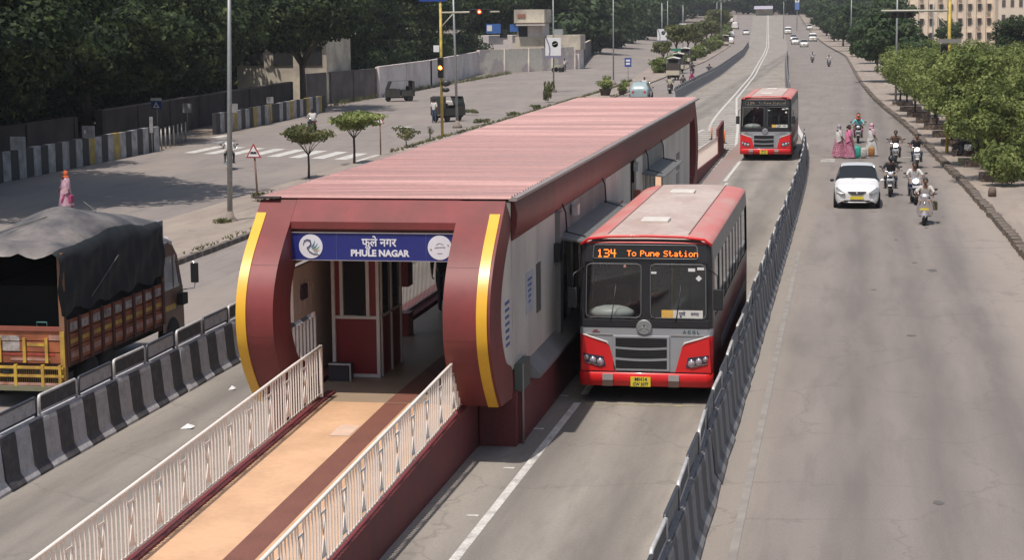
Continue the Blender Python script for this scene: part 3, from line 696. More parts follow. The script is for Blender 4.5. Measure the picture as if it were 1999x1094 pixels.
stroke([(cx_-.13,cz_+.02),(cx_-.11,cz_+.09),(cx_-.06,cz_+.115),(cx_-.01,cz_+.10),(cx_+.005,cz_+.04),(cx_-.03,cz_-.01),(cx_-.065,cz_-.025)], [.004,.009,.011,.012,.012,.011,.009], ink)
stroke([(cx_-.065,cz_-.025),(cx_-.02,cz_-.09),(cx_+.05,cz_-.13),(cx_+.14,cz_-.14)], [.009,.010,.008,.003], ink)
stroke([(cx_+.01,cz_-.01),(cx_+.05,cz_+.03),(cx_+.075,cz_+.10)], [.004,.011,.002], te)
stroke([(cx_+.015,cz_-.03),(cx_+.075,cz_-.01),(cx_+.12,cz_+.05)], [.004,.010,.002], te)
stroke([(cx_+.03,cz_-.05),(cx_+.09,cz_-.045),(cx_+.15,cz_+.0)], [.003,.009,.002], gn)
stroke([(cx_+.05,cz_-.075),(cx_+.10,cz_-.08),(cx_+.15,cz_-.05)], [.003,.006,.002], og)
for k in range(3): stroke([(cx_+.07+.02*k,cz_-.10),(cx_+.07+.02*k,cz_-.135)], .003, ink)
cx_ = -6.78; gy_ = M('ink_grey', (.4,.39,.38), .5)
stroke([(cx_-.09,cz_+.0),(cx_-.03,cz_+.012),(cx_+.03,cz_+.015),(cx_+.09,cz_+.01)], .005, gy_)
stroke([(cx_-.06,cz_+.05),(cx_,cz_+.085),(cx_+.06,cz_+.05)], .004, gy_); stroke([(cx_-.04,cz_-.09),(cx_+.04,cz_-.09)], .004, gy_)
stroke([(cx_-.165,cz_-.02),(cx_-.14,cz_-.035)], .008, M('ink_moss', (.2,.25,.15), .5)); stroke([(cx_+.13,cz_+.055),(cx_+.155,cz_+.035)], .006, MATS['ink_moss'])
# far exit ramp with railing and red wall
er = MB(); er.add([(-7.0,69,0),(-6.78,69,0),(-8.2,121,0),(-8.45,121,0)], []) 
def seg_wall(pts, th, z0f, z1f, name, mat, par=None, lab=None):
    b = MB()
    for (x0,y0),(x1,y1) in zip(pts, pts[1:]):
        b.add([(x0-th/2,y0,z0f(y0)),(x0+th/2,y0,z0f(y0)),(x1+th/2,y1,z0f(y1)),(x1-th/2,y1,z0f(y1)),(x0-th/2,y0,z1f(y0)),(x0+th/2,y0,z1f(y0)),(x1+th/2,y1,z1f(y1)),(x1-th/2,y1,z1f(y1))], [(0,3,2,1),(4,5,6,7),(0,1,5,4),(1,2,6,5),(2,3,7,6),(3,0,4,7)])
    return b.build(name, mat, par)
zr = lambda y: max(.12, .9-.022*(y-69))
seg_wall([(-6.72,69),(-6.85,86),(-6.95,104)], .14, lambda y: 0, lambda y: zr(y)+.0, 'ramp_wall', maroon_w, st)
seg_wall([(-9.3,69),(-9.4,86),(-9.5,104)], .14, lambda y: 0, lambda y: zr(y)+.0, 'ramp_wall', maroon_w, st)
b = MB(); b.add([(-9.25,69,.88),(-6.8,69,.88),(-7.0,104,.1),(-9.45,104,.1)], [(0,1,2,3)]); b.build('ramp_deck', creamf, st)
rl = empty('ramp_railing'); rl.parent = st
b = MB(); b.tube([(-6.74,69,1.8),(-6.86,86,zr(86)+.85),(-6.95,100,zr(100)+.85)], .03, 6); b.build('handrail', railc, rl)
y = 70.
while y < 100: piece(balm, 'baluster', rl, (lerp([(69,-6.74),(86,-6.86),(100,-6.95)], y), y, zr(y)), None, (1.6,1.6,1.05)); y += .3
b = MB(); b.add([(-7.0,98.5,.1),(-6.88,98.5,.1),(-7.02,104.6,.1),(-7.14,104.6,.1),(-7.0,98.5,1.5),(-6.88,98.5,1.5),(-7.02,104.6,1.6),(-7.14,104.6,1.6)], [(0,3,2,1),(4,5,6,7),(0,1,5,4),(1,2,6,5),(2,3,7,6),(3,0,4,7)]); b.build('end_panel', maroon_w, st)

# ================================================================== buses
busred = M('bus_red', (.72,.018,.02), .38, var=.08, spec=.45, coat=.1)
bussil = M('bus_silver', (.36,.37,.39), .4, .25, var=.06, coat=.2)
busgrey = M('bus_grey', (.24,.24,.245), .45, .2, scale=2)
busblk = M('bus_black', (.022,.022,.026), .35, spec=.5)
busside = M('bus_side_red_shade', (.20,.02,.022), .4, scale=1.5, c2=(.12,.02,.02), stretch=(1,.3,1))  # darker than the front red: shade on the flanks put into the colour
roofc = M('bus_roof_dusty', (.54,.45,.40), .65, scale=1.1, c2=(.45,.34,.30), stretch=(1,.4,1), fine=.12, fscale=8, lo=.4, hi=.65)
roofr = M('bus_roof_red', (.60,.20,.18), .55, scale=1.3, c2=(.55,.32,.28), stretch=(1,.4,1), fine=.1, lo=.4, hi=.65)
FONT5 = {'1':['00100','01100','00100','00100','00100','00100','01110'],'3':['11110','00001','00001','01110','00001','00001','11110'],'4':['10010','10010','10010','11111','00010','00010','00010'],
 'T':['11111','00100','00100','00100','00100','00100','00100'],'o':['00000','00000','01110','10001','10001','10001','01110'],'P':['11110','10001','10001','11110','10000','10000','10000'],
 'u':['00000','00000','10001','10001','10001','10011','01101'],'n':['00000','00000','11110','10001','10001','10001','10001'],'e':['00000','00000','01110','10001','11111','10000','01110'],
 'S':['01111','10000','10000','01110','00001','00001','11110'],'t':['01000','01000','11100','01000','01000','01001','00110'],'a':['00000','00000','01110','00001','01111','10001','01111'],'i':['00100','00000','01100','00100','00100','00100','01110'],' ':['00000']*7}
def dots(s, x, z, p, y, mb):
    for ch in s:
        gph = FONT5[ch]
        for r, row in enumerate(gph):
            for c_, b_ in enumerate(row):
                if b_ == '1': mb.box(x+c_*p, x+c_*p+p*.86, y-.004, y, z-r*p*1.0-p*.86, z-r*p*1.0)
        x += (6 if ch != ' ' else 4)*p
    return x
def make_bus(label, dest):
    W = 1.275; L = 11.5
    root = empty('city_bus', (0,0,0), 0, label, 'bus', 'red city buses on the bus lane')
    fx = [-1.17, -.075, .075, 1.17]
    arc = [(1.17,0),(1.225,.02),(1.26,.06),(W,.14)]
    sy = [.14,.55,1.75,1.95,2.85,3.0,3.9,4.05,4.95,5.1,6.0,6.15,7.05,7.2,8.1,8.25,9.15,9.3,10.6,11.3]
    def ring(z, wf=1., yo=0.):
        r = [(x*wf, yo) for x in fx[:]] + [(p[0]*wf, p[1]+yo) for p in arc[1:]] + [(W*wf, y) for y in sy[1:]] + [(W*wf-.06, L-.03),(W*wf-.15, L)]
        r += [(-x, y) for x, y in r[::-1] if not (y == yo and abs(abs(x)) <= 1.17+1e-6)]
        return [(x, y, z) for x, y in r]
    zz = [(.33,1,0.02),(.60,1,0.),(.62,1,.0),(1.32,1,0),(1.46,1,.0),(1.62,1,.0),(2.71,.985,.05),(2.75,.985,.055),(3.06,.965,.10)]
    rings = [ring(*z) for z in zz]; n = len(rings[0]); nf = len(fx); 
    parts = {'lower': MB(), 'upper': MB()}
    sidewin = [(4,1),(6,1),(8,1)]
    def cls(j):
        a = rings[0][j]; b = rings[0][(j+1) % n]; mx = (a[0]+b[0])/2; my = (a[1]+b[1])/2
        if my < .03: return 'front'
        if my > L-.05: return 'rear'
        if my < .16: return 'corner'
        return 'side'
    body = MB(); V = [p for r in rings for p in r]; body.v = V
    # mats: 0 red,1 silver,2 black,3 shade-darkened side red,4 grey
    for i in range(len(rings)-1):
        z0 = zz[i][0]; z1 = zz[i+1][0]
        for j in range(n):
            k = cls(j); a = rings[0][j]; b = rings[0][(j+1) % n]; my = (a[1]+b[1])/2; wd = abs(a[1]-b[1])
            if k == 'front':
                cx = (a[0]+b[0])/2
                if z0 >= 1.6 and z1 <= 2.72 and abs(cx) > .08: continue
                mi = 0 if z0 < .6 else (1 if z0 < 1.4 else 2)
                if z0 == .60: mi = 2
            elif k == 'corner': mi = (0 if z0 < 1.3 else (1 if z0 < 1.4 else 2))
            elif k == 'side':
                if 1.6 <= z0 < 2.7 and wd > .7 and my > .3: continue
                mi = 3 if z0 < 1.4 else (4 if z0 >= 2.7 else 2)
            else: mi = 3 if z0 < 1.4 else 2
            body.f.append((i*n+j, i*n+(j+1) % n, (i+1)*n+(j+1) % n, (i+1)*n+j)); body.m.append(mi); body.sm.append(False)
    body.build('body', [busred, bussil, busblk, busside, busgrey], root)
    # roof: rounded cross-section, eased down at both ends
    rb = MB(); xs = [-1.235,-1.21,-1.14,-.98,-.78,-.76,-.4,0,.4,.76,.78,.98,1.14,1.21,1.235]
    def rz_(x): 
        t = min(1, abs(x)/1.235); return 3.05+.17*(1-t**3.2)**.55
    ysr = [(.085,.18),(.12,.55),(.22,.85),(.42,1),(3,1),(6,1),(9,1),(11.1,1),(11.35,.8),(11.5,.3)]
    V = [(x*(1-.03*(1-h)), y, 3.05+(rz_(x)-3.05)*h) for y, h in ysr for x in xs]; m = len(xs)
    for j in range(len(ysr)-1):
        for i in range(m-1):
            xc = abs((xs[i]+xs[i+1])/2)
            rb.f.append((j*m+i, j*m+i+1, (j+1)*m+i+1, (j+1)*m+i)); rb.m.append(0 if xc < .77 else 1); rb.sm.append(True)
            if j == 0: rb.m[-1] = 2
    rb.v = V; roof = rb.build('roof', [roofc, roofr, busred], root)
    b = MB(); b.tube([(-1.24,.06,3.04),(-1.1,.075,3.15),(-.7,.08,3.195),(0,.08,3.21),(.7,.08,3.195),(1.1,.075,3.15),(1.24,.06,3.04)], .028, 6); b.build('roof_edge', busred, roof)
    for x in (-.77, .77):
        b = MB(); b.box(x-.012, x+.012, .5, 11.2, 3.185, 3.205); b.build('roof_seam', M('seam_dark', (.16,.09,.08), .7), roof)
    for y in (2.35, 8.6):
        b = MB(); b.box(-.36, .2, y, y+.62, 3.21, 3.275); b.build('roof_hatch', M('hatch_white', (.70,.66,.60), .5, scale=5), roof, bevel=.02)
    # header band above the windscreen
    hd = MB(); hd.add([(-1.14,.058,2.75),(1.14,.058,2.75),(1.12,.10,3.06),(-1.12,.10,3.06),(-1.0,.092,3.15),(1.0,.092,3.15)], [(0,1,2,3),(3,2,5,4)]); hd.build('header_panel', busblk, root)
    lp = MB(); lp.add([(-1.0,.045,2.79),(.97,.045,2.79),(.95,.078,3.03),(-.98,.078,3.03)], [(0,1,2,3)]); ledp = lp.build('destination_display', M('display_black', (.02,.018,.02), .2), root)
    fr = MB(); fr.tube([(-.98,.035,2.785),(.95,.035,2.785),(.98,.05,2.81),(.96,.072,3.01),(.93,.075,3.04),(-.96,.075,3.04),(-.99,.07,3.01),(-1.01,.04,2.81),(-.98,.035,2.785)], .008, 5); fr.build('display_frame', busgrey, ledp)
    dm = MB(); dots('134', -.93, 2.955, .0215, 0, dm)
    x = dots(dest, -.36, 2.938, .0158, 0, dm)
    dm.xf(Matrix.Translation((0,.04,0)) @ Matrix.Translation((0,0,2.79)) @ Matrix.Rotation(R_(-7.8), 4, 'X') @ Matrix.Translation((0,0,-2.79)))
    do = dm.build('display_lettering', MATS['led_orange'], ledp); do['kind'] = 'stuff'
    # windscreens: inset panes with rounded frames
    for x0, x1 in ((-1.16,-.075),(.075,1.16)):
        g_ = MB(); g_.add([(x0,.02,1.63),(x1,.02,1.63),(x1*.985,.06,2.70),(x0*.985,.06,2.70)], [(0,1,2,3)]); gl = g_.build('windscreen', MATS['glass_bus'], root)
        f_ = MB(); q = .1; A = lambda x, z: (x*(1-.015*(z-1.63)/1.07), .0+.045*(z-1.63)/1.07-.004, z)
        f_.tube([A(x0+q,1.655),A(x1-q,1.655),A(x1-.03,1.69),A(x1-.015,1.75),A(x1-.015,2.6),A(x1-.03,2.65),A(x1-q,2.68),A(x0+q,2.68),A(x0+.03,2.65),A(x0+.015,2.6),A(x0+.015,1.75),A(x0+.03,1.69),A(x0+q,1.655)], .012, 5)
        f_.build('windscreen_frame', M('seal_grey', (.13,.135,.14), .5), gl)
        wp = MB(); xm = (x0+x1)/2; wp.tube([(xm-.05,-.02,1.58),(xm-.02,-.01,1.75),(xm+.05,.03,2.3)], .009, 5); wp.build('wiper', MATS['black_plastic'], root)
    # dashboards, seats and things seen through the glass
    it = MB(); it.box(-1.2,1.2,.2,.62,.9,1.5); it.box(-1.2,1.2,.2,11.3,.9,.95); it.build('dashboard', M('dash', (.06,.06,.065), .5), root)
    it = MB(); it.ell((-.68,.30,1.70),(.44,.24,.15), 0, 16, 8); it.build('instrument_cowl', M('cowl_pale', (.62,.63,.60), .4), root)
    it = MB(); it.lathe([(.22,-.012),(.25,0),(.22,.012)], (0,0,0), 20, 'z'); it.xf(Matrix.Translation((-.65,.85,1.78)) @ Matrix.Rotation(R_(35), 4, 'X')); it.build('steering_wheel', MATS['black_plastic'], root)
    st_ = MB(); st_.prism([(-.4,1.3),(.09,1.3),(.09,2.05),(0,2.05),(0,1.4),(-.4,1.4)], 'x', -.2, .2); sm_ = st_.mesh('passenger_seat', M('seat_blue', (.03,.04,.08), .7))
    for y in [2.2+.8*k for k in range(11)]:
        for x in (-1.05,-.6,.45,.9): piece(sm_, 'passenger_seat', root, (x,y,0))
    sb = MB(); sb.box(-.9,-.42,1.15,1.27,1.2,2.1); sb.box(-.9,-.42,.85,1.2,1.2,1.32); sb.build('driver_seat', M('seat_drv', (.06,.06,.065), .7), root)
    ps = MB()
    for y in (1.6,3.6): ps.tube([(.35,y,.95),(.35,y,3.0)], .018, 6)
    ps.build('grab_pole', M('pole_yellow', (.4,.3,.05), .4), root)
    cl = MB(); cl.add([(-1.2,.3,3.02),(1.2,.3,3.02),(1.2,11.3,3.02),(-1.2,11.3,3.02)], [(0,1,2,3)]); cl.build('ceiling', M('ceil', (.3,.3,.29), .6), root)
    # route board
    b = MB(); b.box(.52,1.08,.0,.012,1.655,1.81); rbd = b.build('route_board', M('board_white', (.70,.68,.64), .5), root)
    b = MB(); b.box(.30,.52,.0,.012,1.655,1.81); b.build('route_board', M('board_amber', (.75,.45,.10), .5), root)
    text('पुणे', .10, MATS['ink_navy'], rbd, (.69,-.002,1.735), bold=.002, sx=.9); text('मनपा', .09, MATS['ink_navy'], rbd, (.93,-.002,1.735), bold=.001, sx=.85)
    for x0, x1, z0, z1, mm in ((.80,.93,2.55,2.61,'pinkish'),(.97,1.10,2.58,2.63,'w'),(.10,.20,2.50,2.54,'w')):
        b = MB(); b.box(x0,x1,.025,.032,z0,z1); b.build('sticker', MATS['sign_white'], root)
    b = MB(); b.prism([(.94,2.42),(1.0,2.48),(1.06,2.42),(1.0,2.36)], 'y', .025, .03); b.build('sticker', MATS['sign_white'], root)
    b = MB(); b.ell((-.40,.03,2.63), (.03,.01,.03), 0, 10, 6); b.build('sticker', M('pinkdot', (.5,.25,.22), .5), root)
    # black apron and maker's roundel
    b = MB(); b.box(-1.2,1.2,-.012,.01,1.47,1.62); b.build('apron', busblk, root, bevel=.01)
    ro = MB(); ro.lathe([(.115,-.03),(.135,-.035),(.15,-.02),(.15,0)], (-.03,-.012,1.475), 24, 'y'); ro2 = ro.build('roundel', MATS['galv'], root)
    ro = MB(); ro.lathe([(0,-.025),(.118,-.025)], (-.03,-.012,1.475), 24, 'y'); ro.build('roundel_face', busblk, ro2)
    ro = MB(); ro.box(-.045,-.015,-.045,-.035,1.39,1.54); ro.box(-.13,.07,-.045,-.035,1.50,1.525); ro.tube([(-.12,-.04,1.42),(-.07,-.04,1.46),(-.06,-.04,1.5)], .009, 4); ro.tube([(.06,-.04,1.42),(.01,-.04,1.46),(.0,-.04,1.5)], .009, 4); ro.build('roundel_mark', MATS['galv'], ro2)
    text('A C G L', .085, M('ink_slate', (.06,.12,.14), .4), root, (.86,-.006,1.395), bold=.002, sx=1.05)
    b = MB(); b.box(-1.0,-.92,-.008,.0,1.405,1.415); b.box(-1.02,-.88,-.008,.0,1.37,1.385); b.build('badge', M('badge_red', (.25,.03,.04), .4), root)
    b = MB(); b.box(-1.15,-.63,-.012,.005,1.318,1.334); b.box(.47,1.15,-.012,.005,1.318,1.334); b.build('trim_line', MATS['chrome'], root)
    # red corner panels with white-lined upper edge
    for s in (-1, 1):
        P_ = lambda x, z, d=0: (s*x, -.02+d, z)
        b = MB(); poly = [(1.20,1.31),(.98,1.235),(.74,1.165),(.69,1.10),(.565,.625),(1.24,.625)]
        n_ = len(poly); vs = [(s*x, -.03, z) for x, z in poly]+[(s*x, .01, z) for x, z in poly]
        b.add(vs, [tuple(range(n_)) if s < 0 else tuple(range(n_))[::-1]]+[(i, (i+1) % n_, n_+(i+1) % n_, n_+i) for i in range(n_)])
        rp_ = b.build('corner_panel', busred, root)
        b = MB(); b.tube([P_(1.21,1.335,-.012),P_(.97,1.255,-.012),P_(.74,1.185,-.012),P_(.70,1.12,-.012)], [.012,.016,.018,.010], 6); b.build('panel_trim', MATS['white_paint'], rp_)
        b = MB(); q = [(1.20,.965),(.80,.905),(.765,.73),(.82,.72),(1.14,.80)]; b.prism([(s*x, z) for x, z in q], 'y', -.045, -.02); hl = b.build('headlight_cluster', M('cluster_dark', (.05,.04,.07), .25), root)
        for x, z, r in ((.87,.80,.062),(1.01,.835,.058),(1.135,.885,.042)):
            b = MB(); b.lathe([(0,-.068),(r*.6,-.066),(r,-.05),(r,-.04)], (s*x,0,z), 16, 'y'); b.build('lamp', M('lamp_pale', (.5,.42,.48), .15, .3), hl)
            b = MB(); b.lathe([(r*1.0,-.052),(r*1.15,-.055),(r*1.2,-.04)], (s*x,0,z), 16, 'y'); b.build('lamp_ring', MATS['chrome'], hl)
        b = MB(); b.tube([(s*1.18,-.04,.80),(s*.85,-.045,.715)], .009, 4); b.build('lamp_trim', busgrey, hl)
    # grille
    gb = MB(); gb.box(-.63,.46,-.03,.0,.63,1.315); gr_ = gb.build('grille', bussil, root, bevel=.012)
    for z0 in (.68,.895,1.105):
        b = MB(); vs = []
        for t in np.linspace(0,1,7):
            x = -.575+.98*t; sag = -.022*math.sin(math.pi*t); vs += [(x,-.034,z0+sag*(z0>.7)),(x,-.034,z0+.165+sag*(z0<1.0))]
        b.add(vs, [(2*i,2*i+2,2*i+3,2*i+1) for i in range(6)]); go = b.build('grille_opening', MATS['dark_gap'], gr_)
        b = MB()
        for k in range(4): b.box(-.57,.40,-.038,-.034,z0+.02+.036*k,z0+.028+.036*k)
        b.build('grille_slat', M('slat_dark', (.04,.04,.042), .4), gr_)
    # bumper
    b = MB(); pr = [(.34,.03),(.36,-.06),(.56,-.075),(.60,-.04)]
    xs_ = [(-1.28,.14),(-1.25,.05),(-1.15,-.0),(0,-.01),(1.15,0),(1.25,.05),(1.28,.14)]
    vs = [(x, y+p[1], p[0]) for x, y in xs_ for p in pr]; b.add(vs, [(i*4+k, (i+1)*4+k, (i+1)*4+k+1, i*4+k+1) for i in range(6) for k in range(3)], 0, True); bp_ = b.build('bumper', busred, root)
    for x in (-.72,.54):
        b = MB(); b.box(x-.1,x+.1,-.10,-.07,.46,.575); b.build('bumper_pad', M('pad_silver', (.45,.43,.42), .4, .3), bp_)
        b = MB(); b.box(x-.1,x+.1,-.098,-.07,.345,.455); b.build('bumper_pad', M('pad_brown', (.12,.07,.06), .5), bp_)
    b = MB(); b.box(-.28,.10,-.105,-.08,.345,.53); pt = b.build('number_plate', MATS['yellow_plate'], root)
    text('MH14', .095, MATS['ink_navy'], pt, (-.085,-.107,.485), bold=.002); text('CW 3077', .085, MATS['ink_navy'], pt, (-.09,-.107,.39), bold=.002, sx=.85)
    # underside, wheels
    b = MB(); b.box(-1.2,1.2,.3,11.3,.42,.62); b.build('chassis', MATS['dark_gap'], root)
    wh = MB(); wh.lathe([(.3,-.13),(.46,-.13),(.5,-.09),(.5,.09),(.46,.13),(.3,.13)], (0,0,0), 24, 'x'); wm = wh.mesh('tyre', MATS['rubber'])
    rm_ = MB(); rm_.lathe([(0,.04),(.1,.08),(.2,.05),(.3,.11),(.3,-.11),(0,-.04)], (0,0,0), 16, 'x'); rmm = rm_.mesh('rim', M('rim_grey', (.25,.25,.25), .5, .3))
    for x in (-1.1,1.1):
        for y in (2.4,8.3):
            we = empty('wheel', (x,y,.5)); we.parent = root; piece(wm, 'tyre', we); piece(rmm, 'rim', we, (0,0,0), None, (1 if x > 0 else -1,1,1))
    # side glass, doors, mirror
    for a, c_ in [(.56,1.74),(1.96,2.84),(3.01,3.89),(4.06,4.94),(5.11,5.99),(6.16,7.04),(7.21,8.09),(8.26,9.14),(9.31,10.59)]:
        for s in (-1, 1):
            b = MB(); b.add([(s*1.262,a,1.63),(s*1.262,c_,1.63),(s*1.243,c_,2.7),(s*1.243,a,2.7)], [(0,1,2,3) if s > 0 else (3,2,1,0)]); b.build('side_window', MATS['glass_dark'], root)
    b = MB(); b.box(1.268,1.282,.5,1.8,.5,2.6); 
    db = MB(); db.box(1.262,1.276,.62,.66,.55,1.6); db.box(1.262,1.276,1.7,1.74,.55,1.6); db.box(1.262,1.276,1.15,1.18,.55,1.6); db.build('door_frame', busblk, root)
    for s in (-1,1):
        b = MB(); b.tube([(s*1.2,.06,2.6),(s*1.36,-.14,2.5),(s*1.38,-.16,2.2)], .016, 6); mi_ = b.build('mirror_arm', MATS['black_plastic'], root)
        b = MB(); b.box(s*1.38-.09,s*1.38+.09,-.19,-.13,1.85,2.25); b.build('mirror', MATS['black_plastic'], mi_, bevel=.02)
    b = MB(); b.box(1.276,1.279,2.2,10.8,.7,.95); b.build('side_stripe', bussil, root)
    return root
bus1 = make_bus('near red and silver city bus at the station with route 134 lit in orange', 'To Pune Station')
bus1.location = (-3.87, 35.9, .008)
bus2 = copy_tree(bus1, (-4.43, 97.0, .008), 0, 'farther red and silver city bus coming up behind the first with its display unlit')
dim = M('led_dim', (.35,.27,.17), .5)
def walk(o):
    yield o
    for c in o.children: yield from walk(c)
for o in walk(bus2):
    if o.name.startswith('display_lettering'): o.data = o.data.copy(); o.data.materials[0] = dim
    if o.name.startswith('wheel'): pass
# ================================================================== truck
def sep(parent, name, mat, boxes):   # every box its own part
    for bx in boxes: b = MB(); b.box(*bx); b.build(name, mat, parent)
wood = M('truck_wood', (.42,.13,.05), .65, scale=3, c2=(.2,.06,.03), fine=.2, fscale=12)
wood2 = M('truck_wood_dark', (.11,.035,.025), .7, scale=3, c2=(.07,.03,.025))
tarp = M('tarpaulin', (.20,.178,.165), .55, scale=1.4, c2=(.075,.072,.075), bump=.5, bscale=6, fine=.15, fscale=9)
tarps = M('tarpaulin_side_shade', (.016,.019,.02), .7, scale=1.4, c2=(.012,.014,.015), bump=.5, bscale=5)  # side sheet blackened: its shade is put into the colour
ty = M('truck_yellow', (.58,.38,.05), .5, scale=5, c2=(.35,.2,.05)); trd = M('truck_red', (.45,.06,.04), .5, scale=4, c2=(.25,.05,.04)); tpk = M('truck_pink', (.5,.3,.26), .5, scale=5, c2=(.3,.15,.1)); twh = M('truck_print', (.5,.47,.45), .6, scale=7, c2=(.2,.15,.13))
cabm = M('cab_brown', (.17,.085,.05), .45, scale=2, c2=(.12,.07,.05))
TX1, TX0, TY0, TY1 = -14.78, -16.95, 34.1, 39.35
tk = empty('goods_truck', (0,0,0), 0, 'goods truck with grey tarpaulin over its painted wooden body, behind the striped barrier', 'truck')
b = MB(); b.box(TX0, TX1, TY0, TY1, .78, .86); b.build('load_bed', wood2, tk)
# side boards: three planks between upright ribs
for s, x in ((1, TX1), (-1, TX0)):
    for k, z in enumerate((.86,1.14,1.42)):
        b = MB(); b.box(x-.02, x+.02, TY0+.03, TY1-.03, z+.01, z+.265); b.build('side_plank', wood, tk)
    for k in range(10):
        y = TY0+.05+k*(TY1-TY0-.1)/9; b = MB(); b.box(x+(.02 if s > 0 else -.06), x+(.06 if s > 0 else -.02), y-.05, y+.05, .8, 1.72); b.build('side_rib', wood2, tk)
for k in range(9):
    y = TY0+.1+k*(TY1-TY0-.1)/9
    for z0, z1, mm in ((1.46,1.62,twh),(1.22,1.30,ty),(.94,1.05,tpk)):
        b = MB(); b.box(TX1+.021, TX1+.026, y+.09, y+.44, z0, z1); b.build('side_painting', mm, tk)
b = MB(); b.box(TX0, TX1, TY1, TY1+.04, .86, 2.6); b.build('headboard', wood2, tk)
# tailboard
for z in (.86,1.08,1.30): b = MB(); b.box(TX0+.05, TX1-.05, TY0-.02, TY0+.02, z+.01, z+.21); b.build('tail_plank', wood, tk)
b = MB(); b.box(TX0, TX1, TY0-.05, TY0+.01, 1.5, 1.58); b.build('tail_rail', M('rust_red', (.3,.09,.06), .6), tk)
for x in (-16.6,-16.1,-15.6,-15.15): b = MB(); b.box(x-.03, x+.03, TY0-.06, TY0-.02, .88, 1.36); b.build('tail_hinge', ty, tk)
for x0, x1, z0, z1, mm in ((-16.9,-15.0,1.02,1.06,trd),(-16.5,-15.7,1.3,1.4,twh),(-15.55,-15.2,1.2,1.26,ty),(-15.1,-14.85,1.32,1.42,tpk),(-16.9,-16.2,.92,.99,tpk),(-15.9,-15.1,.92,.97,tpk),(-16.05,-15.7,1.1,1.28,twh)):
    b = MB(); b.box(x0, x1, TY0-.028, TY0-.022, z0, z1); b.build('tail_painting', mm, tk)
for x in (TX1-.03, TX0+.03):
    b = MB(); b.box(x-.05, x+.05, TY0-.07, TY0+.03, .5, 3.0); b.build('corner_post', M('post_brown', (.26,.13,.07), .6, scale=4), tk)
b = MB(); b.box(TX1-.075, TX1+.015, TY0-.09, TY0-.07, .55, 1.5); b.build('post_paint', ty, tk)
# rear bumper grid
for z, mm in ((.78,ty),(.62,ty),(.46,tpk)): b = MB(); b.box(TX0, TX1, TY0-.16, TY0-.1, z, z+.045); b.build('bumper_bar', mm, tk)
for x in (-16.4,-15.75,-15.2,-14.85): b = MB(); b.box(x-.03,x+.03,TY0-.17,TY0-.1,.44,.86); b.build('bumper_post', ty, tk)
sl_ = MB()
for k in range(48): x = TX0+.03+k*.044; sl_.box(x, x+.014, TY0-.12, TY0-.10, .5, .8)
o = sl_.build('bumper_grid', M('grid_brown', (.16,.10,.03), .6), tk); o['kind'] = 'stuff'
b = MB(); b.box(TX0-.02, TX1+.02, TY0-.2, TY0-.1, .36, .45); b.build('rear_bumper', M('bumper_olive', (.2,.19,.12), .6, scale=4), tk)
b = MB(); b.lathe([(0,-.02),(.09,-.02),(.1,0)], (-15.95, TY0-.12, .72), 14, 'y'); b.build('tail_lamp', MATS['black_plastic'], tk)
# tarpaulin: arched, sagging between hoops
t = MB(); nx, ny = 28, 40; V = []
rr = random.Random(3)
for j in range(ny+1):
    v_ = j/ny; y = TY0-.28+v_*(TY1-TY0+.34)
    for i in range(nx+1):
        u_ = i/nx; 
        # path: down left side, over, down right side
        side = .26
        if u_ < side: f = 1-u_/side; x = TX0-.04-.03*math.sin(f*9+j*.5); z = 2.98-1.18*f
        elif u_ > 1-side: f = (u_-(1-side))/side; x = TX1+.04+.03*math.sin(f*8+j*.55)+.015*math.sin(j*1.9); z = 2.98-(1.15+.06*math.sin(j*.8))*f
        else:
            q = (u_-side)/(1-2*side); x = TX0-.04+q*(TX1-TX0+.08); arch = math.sin(math.pi*q)**.6
            h = .16+.44*math.exp(-((v_-.52)/.28)**2)
            z = 2.98+arch*h+.035*math.sin(v_*math.pi*9)*arch+.02*math.sin(x*5+v_*11)
            if v_ < .1: z -= (.1-v_)*1.2*arch
        if v_ < .02 and .3 < u_ < .7: z -= .10*abs(math.sin(u_*22))
        V.append((x, y, z+rr.uniform(-.008,.008)))
mt = []
for j in range(ny):
    for i in range(nx):
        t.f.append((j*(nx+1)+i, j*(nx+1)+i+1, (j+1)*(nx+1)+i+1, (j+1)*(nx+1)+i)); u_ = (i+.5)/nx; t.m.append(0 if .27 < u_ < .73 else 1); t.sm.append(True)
t.v = V; t.build('tarpaulin', [tarp, tarps], tk)
b = MB(); b.tube([(TX1+.07,TY0+1.2,2.0),(TX1+.08,TY0+2.6,2.62),(TX1-.1,TY0+3.2,3.08),(-15.8,TY0+3.6,3.62)], .012, 5); b.build('rope', M('rope', (.14,.13,.12), .8), tk)
b = MB(); b.tube([(TX0+.4,TY0+.2,3.22),(-15.9,TY0+1.9,3.48),(TX1-.15,TY0+2.4,3.03)], .012, 5); b.build('rope', MATS['rope'], tk)
# front bulkhead, with dark lining and load block added to shade the hood's inside
b = MB(); b.box(TX0+.02,TX1-.02,TY1-.2,TY1-.12,.9,3.0); b.build('bulkhead', MATS['dark_gap'], tk)
b = MB(); b.box(TX0+.03,TX0+.06,TY0+.02,TY1-.2,.88,2.9); b.box(TX1-.09,TX1-.06,TY0+.1,TY1-.2,.88,2.9); lo_ = b.build('added_shade_lining', M('shade_lining_dark', (.012,.013,.013), .9), tk); lo_['kind'] = 'stuff'
b = MB(); b.box(TX0+.1,TX1-.12,TY0+1.1,TY1-.25,.88,2.2); b.build('added_dark_fill', MATS['shade_lining_dark'], tk)
b = MB(); b.tube([(-15.35,TY0+.02,1.55),(-15.35,TY0+.02,1.66),(-15.15,TY0+.02,1.66),(-15.15,TY0+.02,1.55)], .014, 5); b.build('chain_loop', M('teal_metal', (.05,.16,.15), .5), tk)
